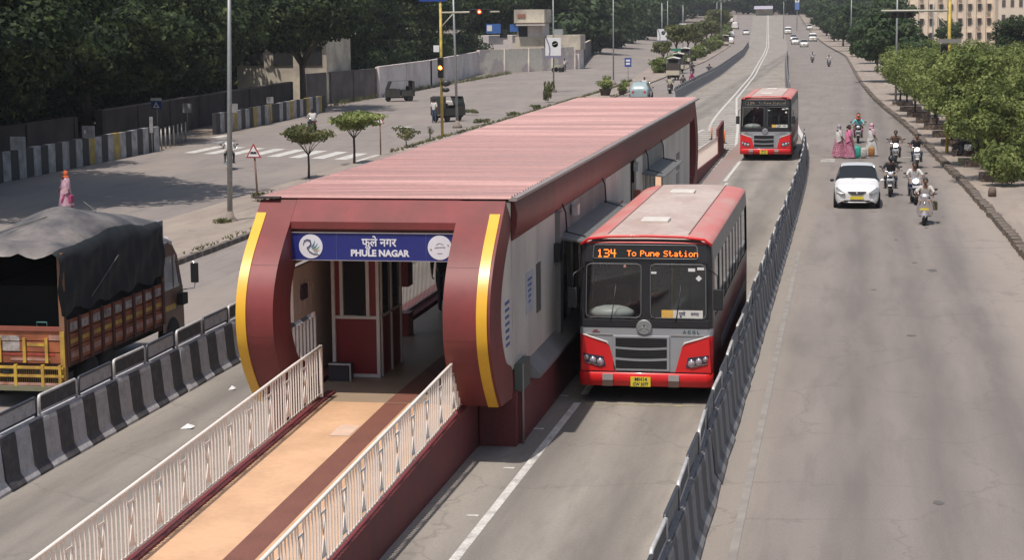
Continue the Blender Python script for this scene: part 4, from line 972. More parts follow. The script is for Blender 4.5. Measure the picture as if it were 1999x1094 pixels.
# cab
b = MB(); CP = [(39.5,.55),(39.5,2.45),(40.15,2.5),(40.45,2.3),(40.78,1.5),(40.85,1.2),(40.86,.5)]
cy_ = []
# cab side with window cut: built from strips
def cabside(x, s):
    q = MB(); z0, z1 = 1.45, 2.2
    q.add([(x,39.5,.55),(x,40.86,.5),(x,40.82,1.45),(x,39.5,1.45)], [(0,1,2,3)])
    q.add([(x,39.5,1.45),(x,39.68,1.45),(x,39.68,2.2),(x,39.5,2.2)], [(0,1,2,3)])
    q.add([(x,39.5,2.2),(x,40.48,2.2),(x,40.15,2.5),(x,39.5,2.45)], [(0,1,2,3)])
    q.add([(x,40.62,1.45),(x,40.8,1.45),(x,40.5,2.2),(x,40.36,2.2)], [(0,1,2,3)])
    q.add([(x,40.22,1.45),(x,40.28,1.45),(x,40.24,2.2),(x,40.18,2.2)], [(0,1,2,3)])
    return q
for x, s in ((TX1-.06, 1),(TX0+.06,-1)):
    cabside(x, s).build('cab_side', cabm, tk)
    g_ = MB(); g_.add([(x-.01*s,39.68,1.45),(x-.01*s,40.62,1.45),(x-.01*s,40.36,2.2),(x-.01*s,39.68,2.2)], [(0,1,2,3)]); g_.build('cab_window', M('cab_glass', (.45,.47,.45), .15, .0), tk)
q = MB(); q.add([(TX0+.06,39.5,2.45),(TX1-.06,39.5,2.45),(TX1-.06,40.15,2.5),(TX0+.06,40.15,2.5),(TX1-.06,40.48,2.2),(TX0+.06,40.48,2.2)], [(0,1,2,3),(3,2,4,5)]); q.build('cab_roof', M('cab_roof_dark', (.12,.10,.09), .5), tk)
q = MB(); q.add([(TX0+.06,40.82,1.45),(TX1-.06,40.82,1.45),(TX1-.06,40.86,.5),(TX0+.06,40.86,.5)], [(0,1,2,3)]); q.build('cab_front', cabm, tk)
q = MB(); q.add([(TX0+.12,40.82,1.47),(TX1-.12,40.82,1.47),(TX1-.12,40.5,2.2),(TX0+.12,40.5,2.2)], [(0,1,2,3)]); q.build('windscreen', MATS['glass_dark'], tk)
q = MB(); q.box(TX0+.1,TX1-.1,39.5,39.52,.6,2.45); q.build('cab_back', cabm, tk)
q = MB(); q.box(-15.2,-14.86,39.45,39.75,2.5,3.02); q.build('roof_box', M('roof_box_grey', (.25,.25,.28), .5), tk)
q = MB(); q.tube([(-15.3,39.6,2.56),(-14.86,39.95,2.58),(-14.84,40.1,2.48)], .05, 8); q.build('cloth_roll', MATS['sign_white'], tk)
q = MB(); q.tube([(TX1-.08,40.7,1.35),(TX1+.2,40.85,1.38),(TX1+.22,40.86,1.5),(TX1+.2,40.86,2.0)], .014, 6); ma = q.build('mirror_arm', MATS['chrome'], tk)
q = MB(); q.box(TX1+.12,TX1+.3,40.84,40.9,1.5,1.95); q.build('mirror', MATS['black_plastic'], ma, bevel=.02)
q = MB(); q.box(TX1-.05,TX1+.08,40.4,40.75,1.05,1.3); q.build('tassel', MATS['dark_gap'], tk)
q = MB(); q.box(TX1-.055,TX1-.05,39.65,40.3,1.0,1.12); q.build('cab_painting', ty, tk)
q = MB(); q.box(TX0+.5,TX1-.5,TY0,40.7,.45,.78); q.build('chassis', MATS['dark_gap'], tk)
twm = MB(); twm.lathe([(.22,-.12),(.38,-.12),(.42,-.08),(.42,.08),(.38,.12),(.22,.12)], (0,0,0), 22, 'x'); twm = twm.mesh('tyre', MATS['rubber'])
twr = MB(); twr.lathe([(0,.03),(.1,.06),(.22,.1),(.22,-.1),(0,-.03)], (0,0,0), 14, 'x'); twr = twr.mesh('rim', M('rim_dark', (.12,.08,.06), .6))
for x in (TX0+.15, TX1-.15):
    for y in (35.4,36.3,40.1): we = empty('wheel', (x,y,.42)); we.parent = tk; piece(twm, 'tyre', we); piece(twr, 'rim', we, (0,0,0), None, (1 if x > -15.8 else -1,1,1))

# ================================================================== cars
tyre_c = MB(); tyre_c.lathe([(.19,-.09),(.28,-.09),(.30,-.06),(.30,.06),(.28,.09),(.19,.09)], (0,0,0), 20, 'x'); tyre_c = tyre_c.mesh('tyre', MATS['rubber'])
rim_c = MB(); rim_c.lathe([(0,.07),(.05,.075),(.12,.05),(.19,.085),(.19,-.06),(0,-.05)], (0,0,0), 14, 'x'); rim_c = rim_c.mesh('rim', M('rim_alloy', (.4,.4,.4), .35, .6))
carw = M('car_white', (.74,.73,.72), .22, var=.03, coat=.5)
def make_car(name, label, cat, mat, st=None, group=None, W=.84, L=3.8, van=False):
    """stations: y, z sill, z belt, z roof, half width belt, half width roof"""
    root = empty(name, (0,0,0), 0, label, cat, group)
    if not van:
        S = [(0,.30,.52,.56,.58,.50),(.05,.22,.62,.68,.72,.62),(.2,.2,.70,.80,.80,.70),(.55,.2,.80,.90,.835,.74),(1.0,.2,.90,1.0,W,.74),(1.12,.2,.92,1.06,W,.72),(1.75,.2,.95,1.50,W,.60),(2.3,.2,.96,1.56,W,.60),(2.9,.2,.97,1.54,W,.59),(3.3,.2,.98,1.46,.82,.57),(3.72,.25,.98,1.04,.78,.62),(L,.32,.80,.84,.70,.58)]
        ws, we_ = 5, 6; side = (6,7,8); rear = (9,)
    else:
        S = [(0,.35,.70,.80,.70,.62),(.06,.25,.95,1.05,.80,.70),(.25,.25,1.05,1.2,W,.76),(.55,.25,1.1,1.75,W,.76),(.95,.25,1.12,2.02,W,.74),(2.2,.25,1.12,2.06,W,.74),(3.6,.25,1.12,2.04,W,.74),(L-.1,.3,1.1,1.98,W-.02,.72),(L,.35,1.05,1.8,W-.05,.7)]
        ws, we_ = 2, 3; side = (3,4,5,6); rear = ()
    def sec(s):
        y, a, bz, r, wb_, wr = s; m_ = (a+bz)/2
        h = [(wb_*.93,a),(wb_,m_*.9),(wb_*1.0,bz-.05),(wb_*.985,bz),(wr+.02,r-.05),(wr-.06,r-.005),(wr*.5,r+.012),(0,r+.018)]
        return [(x, y, z) for x, z in h]+[(-x, y, z) for x, z in h[-2::-1]]
    R = [sec(s) for s in S]; n = len(R[0]); body = MB(); V = [p for r in R for p in r]; body.v = V
    sw = [MB(), MB()]; wsb = MB()
    for i in range(len(R)-1):
        for j in range(n-1):
            q = (V[i*n+j], V[i*n+j+1], V[(i+1)*n+j+1], V[(i+1)*n+j])
            glassy = (j in (3, n-5)) and (i in side or i == ws) or (j in (4,5,6,7,8,9) and i == ws and not van) or (van and i == ws and j in (4,5,6,7,8,9)) 
            if (j in (3, n-5)) and i == ws and not van: glassy = True
            if glassy:
                (wsb if (i == ws and j not in (3, n-5)) else sw[j > n/2]).add(q, [(0,1,2,3)], 0, False); continue
            body.f.append((i*n+j, i*n+j+1, (i+1)*n+j+1, (i+1)*n+j)); body.m.append(0); body.sm.append(True)
    for e, rev in ((0, True), (len(R)-1, False)):
        f = tuple(e*n+k for k in range(n)); body.f.append(f[::-1] if rev else f); body.m.append(0); body.sm.append(False)
    body.build('body', mat, root)
    wsb.build('windscreen', MATS['glass_car'], root); [q_.build('side_window', MATS['glass_dark'], root) for q_ in sw]
    # interior block and underside
    b = MB(); b.box(-.7,.7,1.0 if not van else .4, L-.6, .3, .9); b.build('seats', M('car_interior', (.05,.05,.055), .8), root)
    b = MB(); b.box(-W*.9,W*.9,.15,L-.15,.16,.28); b.build('underside', MATS['dark_gap'], root)
    y0 = .62 if not van else .75
    for x in (-W+.06, W-.06):
        for y in (y0, L-.72):
            we = empty('wheel', (x,y,.29)); we.parent = root; piece(tyre_c, 'tyre', we); piece(rim_c, 'rim', we, (0,0,0), None, (1 if x > 0 else -1,1,1))
            b = MB(); b.lathe([(.335,0),(.335,.012*(1 if x > 0 else -1))], (W*1.0*(1 if x>0 else -1)-.012*(1 if x>0 else -1),y,.30), 20, 'x'); b.build('wheel_arch', MATS['dark_gap'], root)
    zf = 0 if not van else .18
    for s in (-1,1):
        b = MB(); q = [(.80,.79+zf),(.74,.80+zf),(.44,.60+zf),(.46,.56+zf),(.60,.57+zf),(.77,.66+zf)]
        yq = [.22,.24,-.035,-.04,-.03,.07] if not van else [.03]*6
        b.add([(s*x, yq[k]-.03, z) for k, (x, z) in enumerate(q)]+[(s*x*.98, yq[k]+.14, z) for k, (x, z) in enumerate(q)], [(0,1,2,5),(2,3,4,5)]+[(k, (k+1)%6, 6+(k+1)%6, 6+k) for k in range(6)])
        b.build('headlight', M('headlight_glass', (.17,.18,.19), .35, .1), root)
        b = MB(); b.ell((s*(W+.10),1.05 if not van else .5,1.0 if not van else 1.25),(.085,.05,.06),0,10,6); b.build('wing_mirror', mat if s > 0 else MATS['black_plastic'], root)
        b = MB(); b.box(s*W-.02,s*W+.02,1.5,1.68,.84,.87); b.build('door_handle', mat, root)
    b = MB(); q = [(-.34,.66+zf),(.34,.66+zf),(.20,.53+zf),(-.20,.53+zf)]; b.prism(q, 'y', -.025, .03); gl = b.build('grille', M('car_grille', (.07,.07,.075), .4), root)
    b = MB(); b.ell((0,-.03,.60+zf),(.05,.015,.04),0,12,6); b.build('badge', MATS['chrome'], gl)
    b = MB(); b.prism([(-.50,.33+zf*.5),(.50,.33+zf*.5),(.44,.27+zf*.5),(-.44,.27+zf*.5)], 'y', -.03, .05); b.build('air_intake', MATS['dark_gap'], root)
    b = MB(); b.box(-.25,.25,-.045,-.02,.37+zf*.5,.475+zf*.5); b.build('number_plate', MATS['yellow_plate'], root)
    b = MB(); b.tube([(-.60,.09 if not van else -.02,.30),(-.3,-.02,.255),(.3,-.02,.255),(.60,.09 if not van else -.02,.30)], .025, 6); b.build('bumper_lip', mat, root)
    b = MB(); b.tube([(0-.35,1.02,.99+zf*2.2),(-.05,1.1,1.10+zf*2.2)] if not van else [(-.4,.26,1.25),(0,.4,1.5)], .008, 4); b.build('wiper', MATS['black_plastic'], root)
    b = MB(); b.box(-.6,-.42,L-.02,L+.01,.62,.8) if not van else b.box(-.75,-.62,L-.02,L+.01,.9,1.2); b.build('tail_light', MATS['sign_red'], root)
    b = MB(); b.box(.42,.6,L-.02,L+.01,.62,.8) if not van else b.box(.62,.75,L-.02,L+.01,.9,1.2); b.build('tail_light', MATS['sign_red'], root)
    return root
car1 = make_car('parked_car', 'white hatchback car with yellow plate driving beside the motorcycles', 'car', carw); car1.name = 'hatchback_car'
car1.location = (.08, 73.2, .008)
van0 = make_car('van', 'tall white van on the far right road, beside the line of small white cars', 'van', carw, van=True, W=.95, L=4.6); van0.location = (-10.4, 470, gz(470)+.01); van0.rotation_euler = (0,0,.05)
FG = 'far white vehicles coming down the right road'
van0['group'] = FG
for (x, y, lab) in ((-10.9,412,'nearest of the far white cars on the right road'),(-13.6,440,'small white car left of the tall white van, second in the far line'),(-15.2,475,'small white car third in the far line against the barrier'),(-13.9,585,'small white car farthest up on the right side of the right road')):
    copy_tree(car1, (x, y, gz(y)+.01), random.uniform(.03,.09), lab, FG)
copy_tree(van0, (-18.9, 545, gz(545)+.01), .05, 'white box van behind the far line of cars, under the blue topped pole', FG)
LG = 'far vehicles on the left road'
for (x, y, rz, lab) in ((-29.3,455,math.pi,'white car driving away on the left road, nearest of the far three'),(-33.2,520,math.pi,'white car with pale roof farther up the left road near the planted median'),(-30.2,540,0,'small pale car on the left road close to the barrier')):
    copy_tree(car1, (x, y, gz(y)+.01), rz+.1, lab, LG)
for o in [o for o in list(bpy.data.objects) if o.get('label') == 'small pale car on the left road close to the barrier']:
    pass
teal = copy_tree(car1, (-18.3, 168.2, .01), 0, 'pale teal car with only its roof and glass showing above the station roof', None)
pt_ = M('car_pale_teal', (.33,.42,.43), .25, coat=.4)
for o in walk(teal):
    if o.type == 'MESH' and o.data.materials and o.data.materials[0] == carw: o.data = o.data.copy(); o.data.materials[0] = pt_
teal.rotation_euler = (0,0,math.pi)
# car edge at the left of the frame, pale
lc = copy_tree(car1, (-36.3, 75.2, .01), R_(60), 'pale car at the left edge beside the striped wall')

# ================================================================== people
SKIN = M('skin_brown', (.20,.10,.06), .55, var=.08); HAIR = M('hair_black', (.012,.01,.01), .6)
def cloth(n, c, c2=None): return M('cloth_'+n, c, .85, scale=7, c2=c2, var=.2, bump=.3, bscale=14)
C_white = cloth('white', (.62,.60,.58)); C_cream = cloth('cream', (.55,.50,.46)); C_blk = cloth('black', (.02,.02,.025)); C_dk = cloth('charcoal', (.05,.05,.06)); C_den = cloth('denim', (.06,.08,.13)); C_brn = cloth('brown', (.12,.08,.06)); C_aqua = cloth('aqua', (.18,.48,.50)); C_pink = cloth('pink', (.70,.20,.36)); C_pale = cloth('pale_pink', (.62,.40,.46), (.45,.25,.33)); C_mag = cloth('magenta', (.38,.06,.15), (.25,.04,.1)); C_mar = cloth('maroon', (.28,.07,.12), (.45,.2,.28)); C_flor = M('cloth_floral', (.52,.26,.32), .85, scale=18, c2=(.30,.08,.15), lo=.45, hi=.55); C_orange = cloth('orange', (.75,.15,.05)); C_lil = cloth('lilac_grey', (.36,.32,.36)); C_shoe = M('shoe_dark', (.03,.025,.02), .6); C_helm = M('helmet_black', (.02,.02,.022), .2); C_teal = cloth('teal_dark', (.03,.13,.16)); C_bl = cloth('sky_grey', (.40,.42,.46))
def person(pose, top, legs, label, loc, rz=0, hair='short', group=None, sleeves='half', headc=None, lean=0, s=1.0, helm=None, carry=None, kurta=False):
    """one continuous skinned body; joints in metres, facing -Y"""
    if pose == 'stand': J = dict(pel=(0,0,.92), ab=(0,.0,1.08), ch=(0,.0,1.28), nk=(0,.0,1.46), hd=(0,-.01,1.56))
    arms = {}; lg = {}
    if pose in ('stand','walk','walk_saree','push','sit_ground'):
        J = dict(pel=(0,0,.90), ab=(0,.0,1.06), ch=(0,-.01-lean*.5,1.27), nk=(0,-.0-lean,1.42), hd=(0,-.01-lean,1.50))
        for sx in (-1,1):
            if pose == 'walk' or pose == 'walk_saree':
                d = .16*sx; arms[sx] = [(sx*.17,-lean*.8,1.38),(sx*.22,d*.5,1.13),(sx*.22,d-.08,.90)]; lg[sx] = [(sx*.09,0,.88),(sx*.10,-d*1.1,.50),(sx*.10,-d*1.3+.10,.08),(sx*.11,-d*1.3-.06,.035)]
            elif pose == 'push': arms[sx] = [(sx*.17,-.05-lean,1.38),(sx*.22,-.2-lean,1.15),(sx*.2,-.42-lean,1.05)]; lg[sx] = [(sx*.09,0,.88),(sx*.10,.05*sx,.48),(sx*.10,.1*sx+.05,.08),(sx*.11,.1*sx-.1,.035)]
            else: arms[sx] = [(sx*.17,0,1.38),(sx*.23,.02,1.12),(sx*.23,-.04,.88)]; lg[sx] = [(sx*.09,0,.88),(sx*.10,-.01,.48),(sx*.11,.02,.08),(sx*.12,-.12,.035)]
    elif pose in ('ride','ride_scooter','ride_back'):
        k = 0 if pose != 'ride_scooter' else 1
        J = dict(pel=(0,.22,.80), ab=(0,.20,.95), ch=(0,.13,1.16), nk=(0,.07,1.31), hd=(0,.05,1.39))
        for sx in (-1,1):
            arms[sx] = [(sx*.18,.10,1.27),(sx*.31,-.05,1.08),(sx*.29,-.32,1.03)]
            if k: lg[sx] = [(sx*.10,.20,.78),(sx*.19,-.22,.76),(sx*.15,-.20,.34),(sx*.16,-.36,.31)]
            else: lg[sx] = [(sx*.10,.20,.78),(sx*.22,-.20,.74),(sx*.20,.02,.34),(sx*.21,-.12,.29)]
        if pose == 'ride_back':
            for sx in (-1,1): arms[sx] = [(sx*.18,.10,1.27),(sx*.25,0,1.05),(sx*.16,-.12,1.0)]
    elif pose == 'sit':
        J = dict(pel=(0,.1,.45), ab=(0,.1,.6), ch=(0,.05,.8), nk=(0,.0,.95), hd=(0,-.02,1.03))
        for sx in (-1,1): arms[sx] = [(sx*.17,.02,.9),(sx*.23,-.1,.68),(sx*.15,-.3,.6)]; lg[sx] = [(sx*.1,.08,.45),(sx*.13,-.33,.5),(sx*.12,-.3,.08),(sx*.12,-.42,.04)]
    vs = []; es = []; rad = []; labv = []
    def av(p, r, l, par=None):
        vs.append(p); rad.append(r); labv.append(l)
        if par is not None: es.append((par, len(vs)-1))
        return len(vs)-1
    a = av(J['pel'], (.155,.13), 'legs'); b1 = av(J['ab'], (.15,.125), 'top', a); c1 = av(J['ch'], (.18,.135), 'top', b1); n1 = av(J['nk'], (.055,.055), 'skin', c1); h1 = av(J['hd'], (.05,.05), 'skin', n1)
    for sx in (-1,1):
        A = arms[sx]; up = 'top'; fo = 'top' if sleeves == 'full' else 'skin'
        k0 = av(A[0], (.075,.075), 'top', c1); k1 = av(A[1], (.052,.052), up, k0); m1 = tuple((A[1][i]+A[2][i])/2 for i in range(3)); k2 = av(m1, (.036,.036), fo, k1); k3 = av(A[2], (.026,.03), 'skin', k2)
        d = (Vector(A[2])-Vector(A[1])).normalized(); pm = tuple(Vector(A[2])+d*.06); av(pm, (.034,.022), 'skin', k3)
        Lg = lg[sx]; q0 = av(Lg[0], (.092,.092), 'legs', a); m0 = tuple((Lg[0][i]+Lg[1][i])/2 for i in range(3)); qm = av(m0, (.095,.095), 'legs', q0); q1 = av(Lg[1], (.070,.070), 'legs', qm); m2 = tuple(Lg[1][i]*.6+Lg[2][i]*.4 for i in range(3)); q2 = av(m2, (.056,.056), 'legs', q1); q3 = av(Lg[2], (.038,.038), 'legs', q2); av(Lg[3], (.036,.03), 'shoe', q3)
    me = bpy.data.meshes.new('person_body'); me.from_pydata(vs, es, []); o = bpy.data.objects.new('tmp', me); col.objects.link(o)
    sk = o.modifiers.new('s', 'SKIN'); sk.use_smooth_shade = True
    for i, r in enumerate(rad): me.skin_vertices[0].data[i].radius = r
    me.skin_vertices[0].data[0].use_root = True
    su = o.modifiers.new('u', 'SUBSURF'); su.levels = 1; su.render_levels = 1
    dg = bpy.context.evaluated_depsgraph_get(); bm_ = bpy.data.meshes.new_from_object(o.evaluated_get(dg)); bpy.data.objects.remove(o)
    # join head, fingers, feet into the same mesh
    mb = MB(); V = [tuple(v.co) for v in bm_.vertices]; F = [tuple(p.vertices) for p in bm_.polygons]
    mats = {'top':0,'legs':1,'skin':2,'shoe':3,'hair':4}
    mb.v = V; P = np.array(vs)
    segs = [(np.array(vs[i]), np.array(vs[j]), labv[j]) for i, j in es]
    for f in F:
        c = np.mean([V[i] for i in f], axis=0); best = None
        for p0, p1, l in segs:
            t = np.clip(np.dot(c-p0, p1-p0)/max(1e-6, np.dot(p1-p0, p1-p0)), 0, 1); d = np.linalg.norm(c-(p0+t*(p1-p0)))
            if best is None or d < best[0]: best = (d, l)
        mb.f.append(f); mb.m.append(mats[best[1]]); mb.sm.append(True)
    hx, hy, hz = J['hd']; hz += .075
    def hf(d):
        x, y, z = d
        if z < -.2: x *= 1-.22*(-z); y *= 1-.1*(-z)
        if y < -.85 and abs(z) < .3: y -= .10*(1-abs(z)/.3)*(1-min(1, abs(x)*3))   # nose ridge
        return [x, y, z]
    mb.ell((hx, hy, hz), (.082,.098,.118), 2, 14, 10, hf)
    for sx in (-1,1):
        mb.ell((hx+sx*.034, hy-.085, hz+.012), (.014,.008,.007), 4, 6, 4); mb.ell((hx+sx*.083, hy+.005, hz-.005), (.012,.022,.03), 2, 6, 4)
        A = arms[sx]; w0 = Vector(A[2]); d = (w0-Vector(A[1])).normalized(); sd_ = d.cross(Vector((0,0,1))) if abs(d.z) < .9 else Vector((0,1,0)); sd_.normalize(); dn = Vector((0,0,-1)) if abs(d.z) < .9 else Vector((-sx*1.0,0,0))
        for k in range(4):
            r0 = w0+d*.07+sd_*(.022-.0145*k); ln = (.07,.08,.075,.06)[k]; mb.tube([r0, r0+d*ln*.55+dn*.008, r0+d*ln*.8+dn*.045], [.009,.008,.006], 5, 2)
        mb.tube([w0+d*.02+sd_*.03*sx, w0+d*.06+sd_*.055*sx, w0+d*.095+sd_*.05*sx+dn*.02], [.011,.009,.007], 5, 2)
    mb.ell((hx, hy-.093, hz-.055), (.024,.008,.007), 3, 6, 4)
    o = mb.build('person', [top, legs, SKIN, C_shoe, HAIR], loc=loc, rz=rz)
    o.scale = (s, s, s)
    tag(o, label, 'person', group)
    if helm: 
        b = MB(); b.ell((hx, hy+.005, hz+.02), (.118,.135,.135), 0, 14, 9); hh = b.build('helmet', helm, o)
        b = MB(); b.ell((hx, hy-.045, hz+.01), (.10,.105,.06), 0, 12, 6); b.build('visor', MATS['glass_dark'], hh)
    elif hair == 'short':
        b = MB(); b.ell((hx, hy+.022, hz+.03), (.096,.108,.112), 0, 16, 10, lambda d: [d[0], d[1], max(d[2], -.6 if d[1] > -.1 else .18)]); b.build('hair', HAIR, o)
    elif hair == 'scarf':
        b = MB(); b.ell((hx, hy+.02, hz+.02), (.115,.12,.135), 0, 14, 9, lambda d: [d[0], d[1] if d[1] > -.5 else -.5+(d[1]+.5)*.2, d[2]]); b.tube([(hx, hy+.05, hz-.05),(J['nk'][0], J['nk'][1]+.02, J['nk'][2])], [.11,.14], 10); b.build('headscarf', headc, o)
    elif hair == 'bun':
        b = MB(); b.ell((hx, hy+.02, hz+.025), (.092,.105,.11), 0, 12, 8); b.ell((hx, hy+.12, hz-.01), (.05,.05,.05), 0, 8, 6); b.build('hair', HAIR, o)
    if pose == 'walk_saree':
        b = MB(); n_ = 22; V2 = []; prf = [(.17,.98),(.20,.86),(.215,.7),(.235,.5),(.26,.28),(.29,.06)]
        if kurta: prf = [(.17,1.0),(.19,.86),(.20,.72),(.215,.56),(.235,.40),(.24,.34)]
        for r, z in prf:
            for k in range(n_):
                t = 2*math.pi*k/n_; rr_ = r*(1+(.10*math.sin(t*5+z*2)+.05*math.sin(t*11))*(1.05-z)); V2.append((rr_*math.cos(t)*.92, rr_*math.sin(t)*1.15*(1 if z > .6 else 1.1), z))
        b.add(V2, [(i*n_+k, i*n_+(k+1) % n_, (i+1)*n_+(k+1) % n_, (i+1)*n_+k) for i in range(len(prf)-1) for k in range(n_)], 0, True); b.build('skirt' if not kurta else 'tunic', legs if not kurta else top, o)
        if carry is not None:   # shawl across chest and back
            b = MB(); V2 = []; prf = [(.15,1.40),(.20,1.30),(.205,1.1),(.20,.95),(.215,.85)]
            for r, z in prf:
                for k in range(16):
                    t = 2*math.pi*k/16; V2.append((r*math.cos(t)*1.08, -lean*.6*(z-.85)*1.8+r*math.sin(t)*.9+.01, z+.05*math.sin(t*2)))
            b.add(V2, [(i*16+k, i*16+(k+1) % 16, (i+1)*16+(k+1) % 16, (i+1)*16+k) for i in range(4) for k in range(16)], 0, True); b.build('shawl', carry, o)
    return o
SEL = R_(90)
person('walk_saree', C_pale, C_mag, 'woman in pale pink tunic, magenta trousers and orange headscarf crossing behind the truck', (-29.6,68.9,.01), R_(-55), 'scarf', headc=C_orange, carry=C_pale, s=.98, sleeves='full', kurta=True)
b = MB(); b.cbox((0,0,.17), (.14,.28,.3)); tag(b.build('handbag', C_mag, bevel=.03, loc=(-29.32,68.75,.45)), 'magenta handbag held by the woman in pale pink', 'bag')
person('walk_saree', C_white, C_flor, 'woman in white top, pink floral skirt and grey scarf, leftmost of the crossing women', (-.82,99.2,.01), R_(100), 'scarf', headc=C_lil, carry=C_white, s=.98)
person('walk_saree', C_pink, C_mar, 'woman in bright pink blouse and maroon skirt behind the car', (-.32,98.7,.01), R_(80), 'bun', carry=C_pink, s=1.0)
person('walk_saree', C_pale, C_white, 'woman in white with pale headscarf carrying bundles across the road', (.82,100.4,.01), R_(95), 'scarf', headc=C_pale, carry=C_white, s=.98)
person('walk', C_blk, C_dk, 'man in dark clothes standing inside the bus station', (-8.9,41.0,.875), R_(180), 'short', sleeves='full')
person('walk', C_dk, C_den, 'dark clothed pedestrian with head covered walking by the grey wall', (-40.6,285,.01), R_(-20), 'scarf', headc=C_blk, sleeves='full', s=1.05)
person('walk', C_bl, C_dk, 'pedestrian in grey behind the pushcart by the blue fence', (-39.2,268,.01), R_(20), 'short', sleeves='full')
person('push', C_white, C_dk, 'man in white pushing the handcart by the white wall', (-37.3,248.2,.01), R_(150), 'short')
person('stand', C_dk, C_blk, 'left one of the two dark figures standing at the white wall', (-46.9,243.5,.01), R_(20), 'short', sleeves='full')
person('stand', C_blk, C_brn, 'right one of the two dark figures standing at the white wall', (-46.0,246,.01), R_(-10), 'short', sleeves='full')
person('sit', C_white, C_den, 'person in white squatting by the road in front of the white wall', (-46.8,233,-.2), R_(-40), 'short')

# bundles carried by the women
def sack(c, r, mat, label, nm='bundle'):
    b = MB(); rr = random.Random(str(label)); b.ell((0,0,r[2]), r, 0, 14, 8, lambda d: [(abs(d[0])**.6)*(1 if d[0] > 0 else -1)*(1+rr.uniform(-.03,.03)), (abs(d[1])**.6)*(1 if d[1] > 0 else -1), (abs(d[2])**.55)*(1 if d[2] > 0 else -1)])
    b.tube([(-r[0]*.5,0,2*r[2]-.02),(0,0,2*r[2]+.07),(r[0]*.5,0,2*r[2]-.02)], .012, 5)
    return tag(b.build(nm, mat, loc=c), label, 'bundle', 'bundles carried across the road')
sack((.05,98.8,.02), (.24,.16,.31), M('crate_teal', (.03,.33,.26), .6, scale=5), 'teal green sack between the crossing women')
sack((.42,98.8,.02), (.18,.15,.27), M('sack_white', (.5,.48,.45), .7, scale=9, c2=(.3,.3,.28)), 'white sack in the middle of the carried bundles')
sack((.80,99.2,.06), (.17,.15,.26), M('sack_orange', (.42,.09,.03), .6, scale=7, c2=(.25,.2,.05), lo=.45, hi=.55), 'orange and brown sack at the right of the bundles')

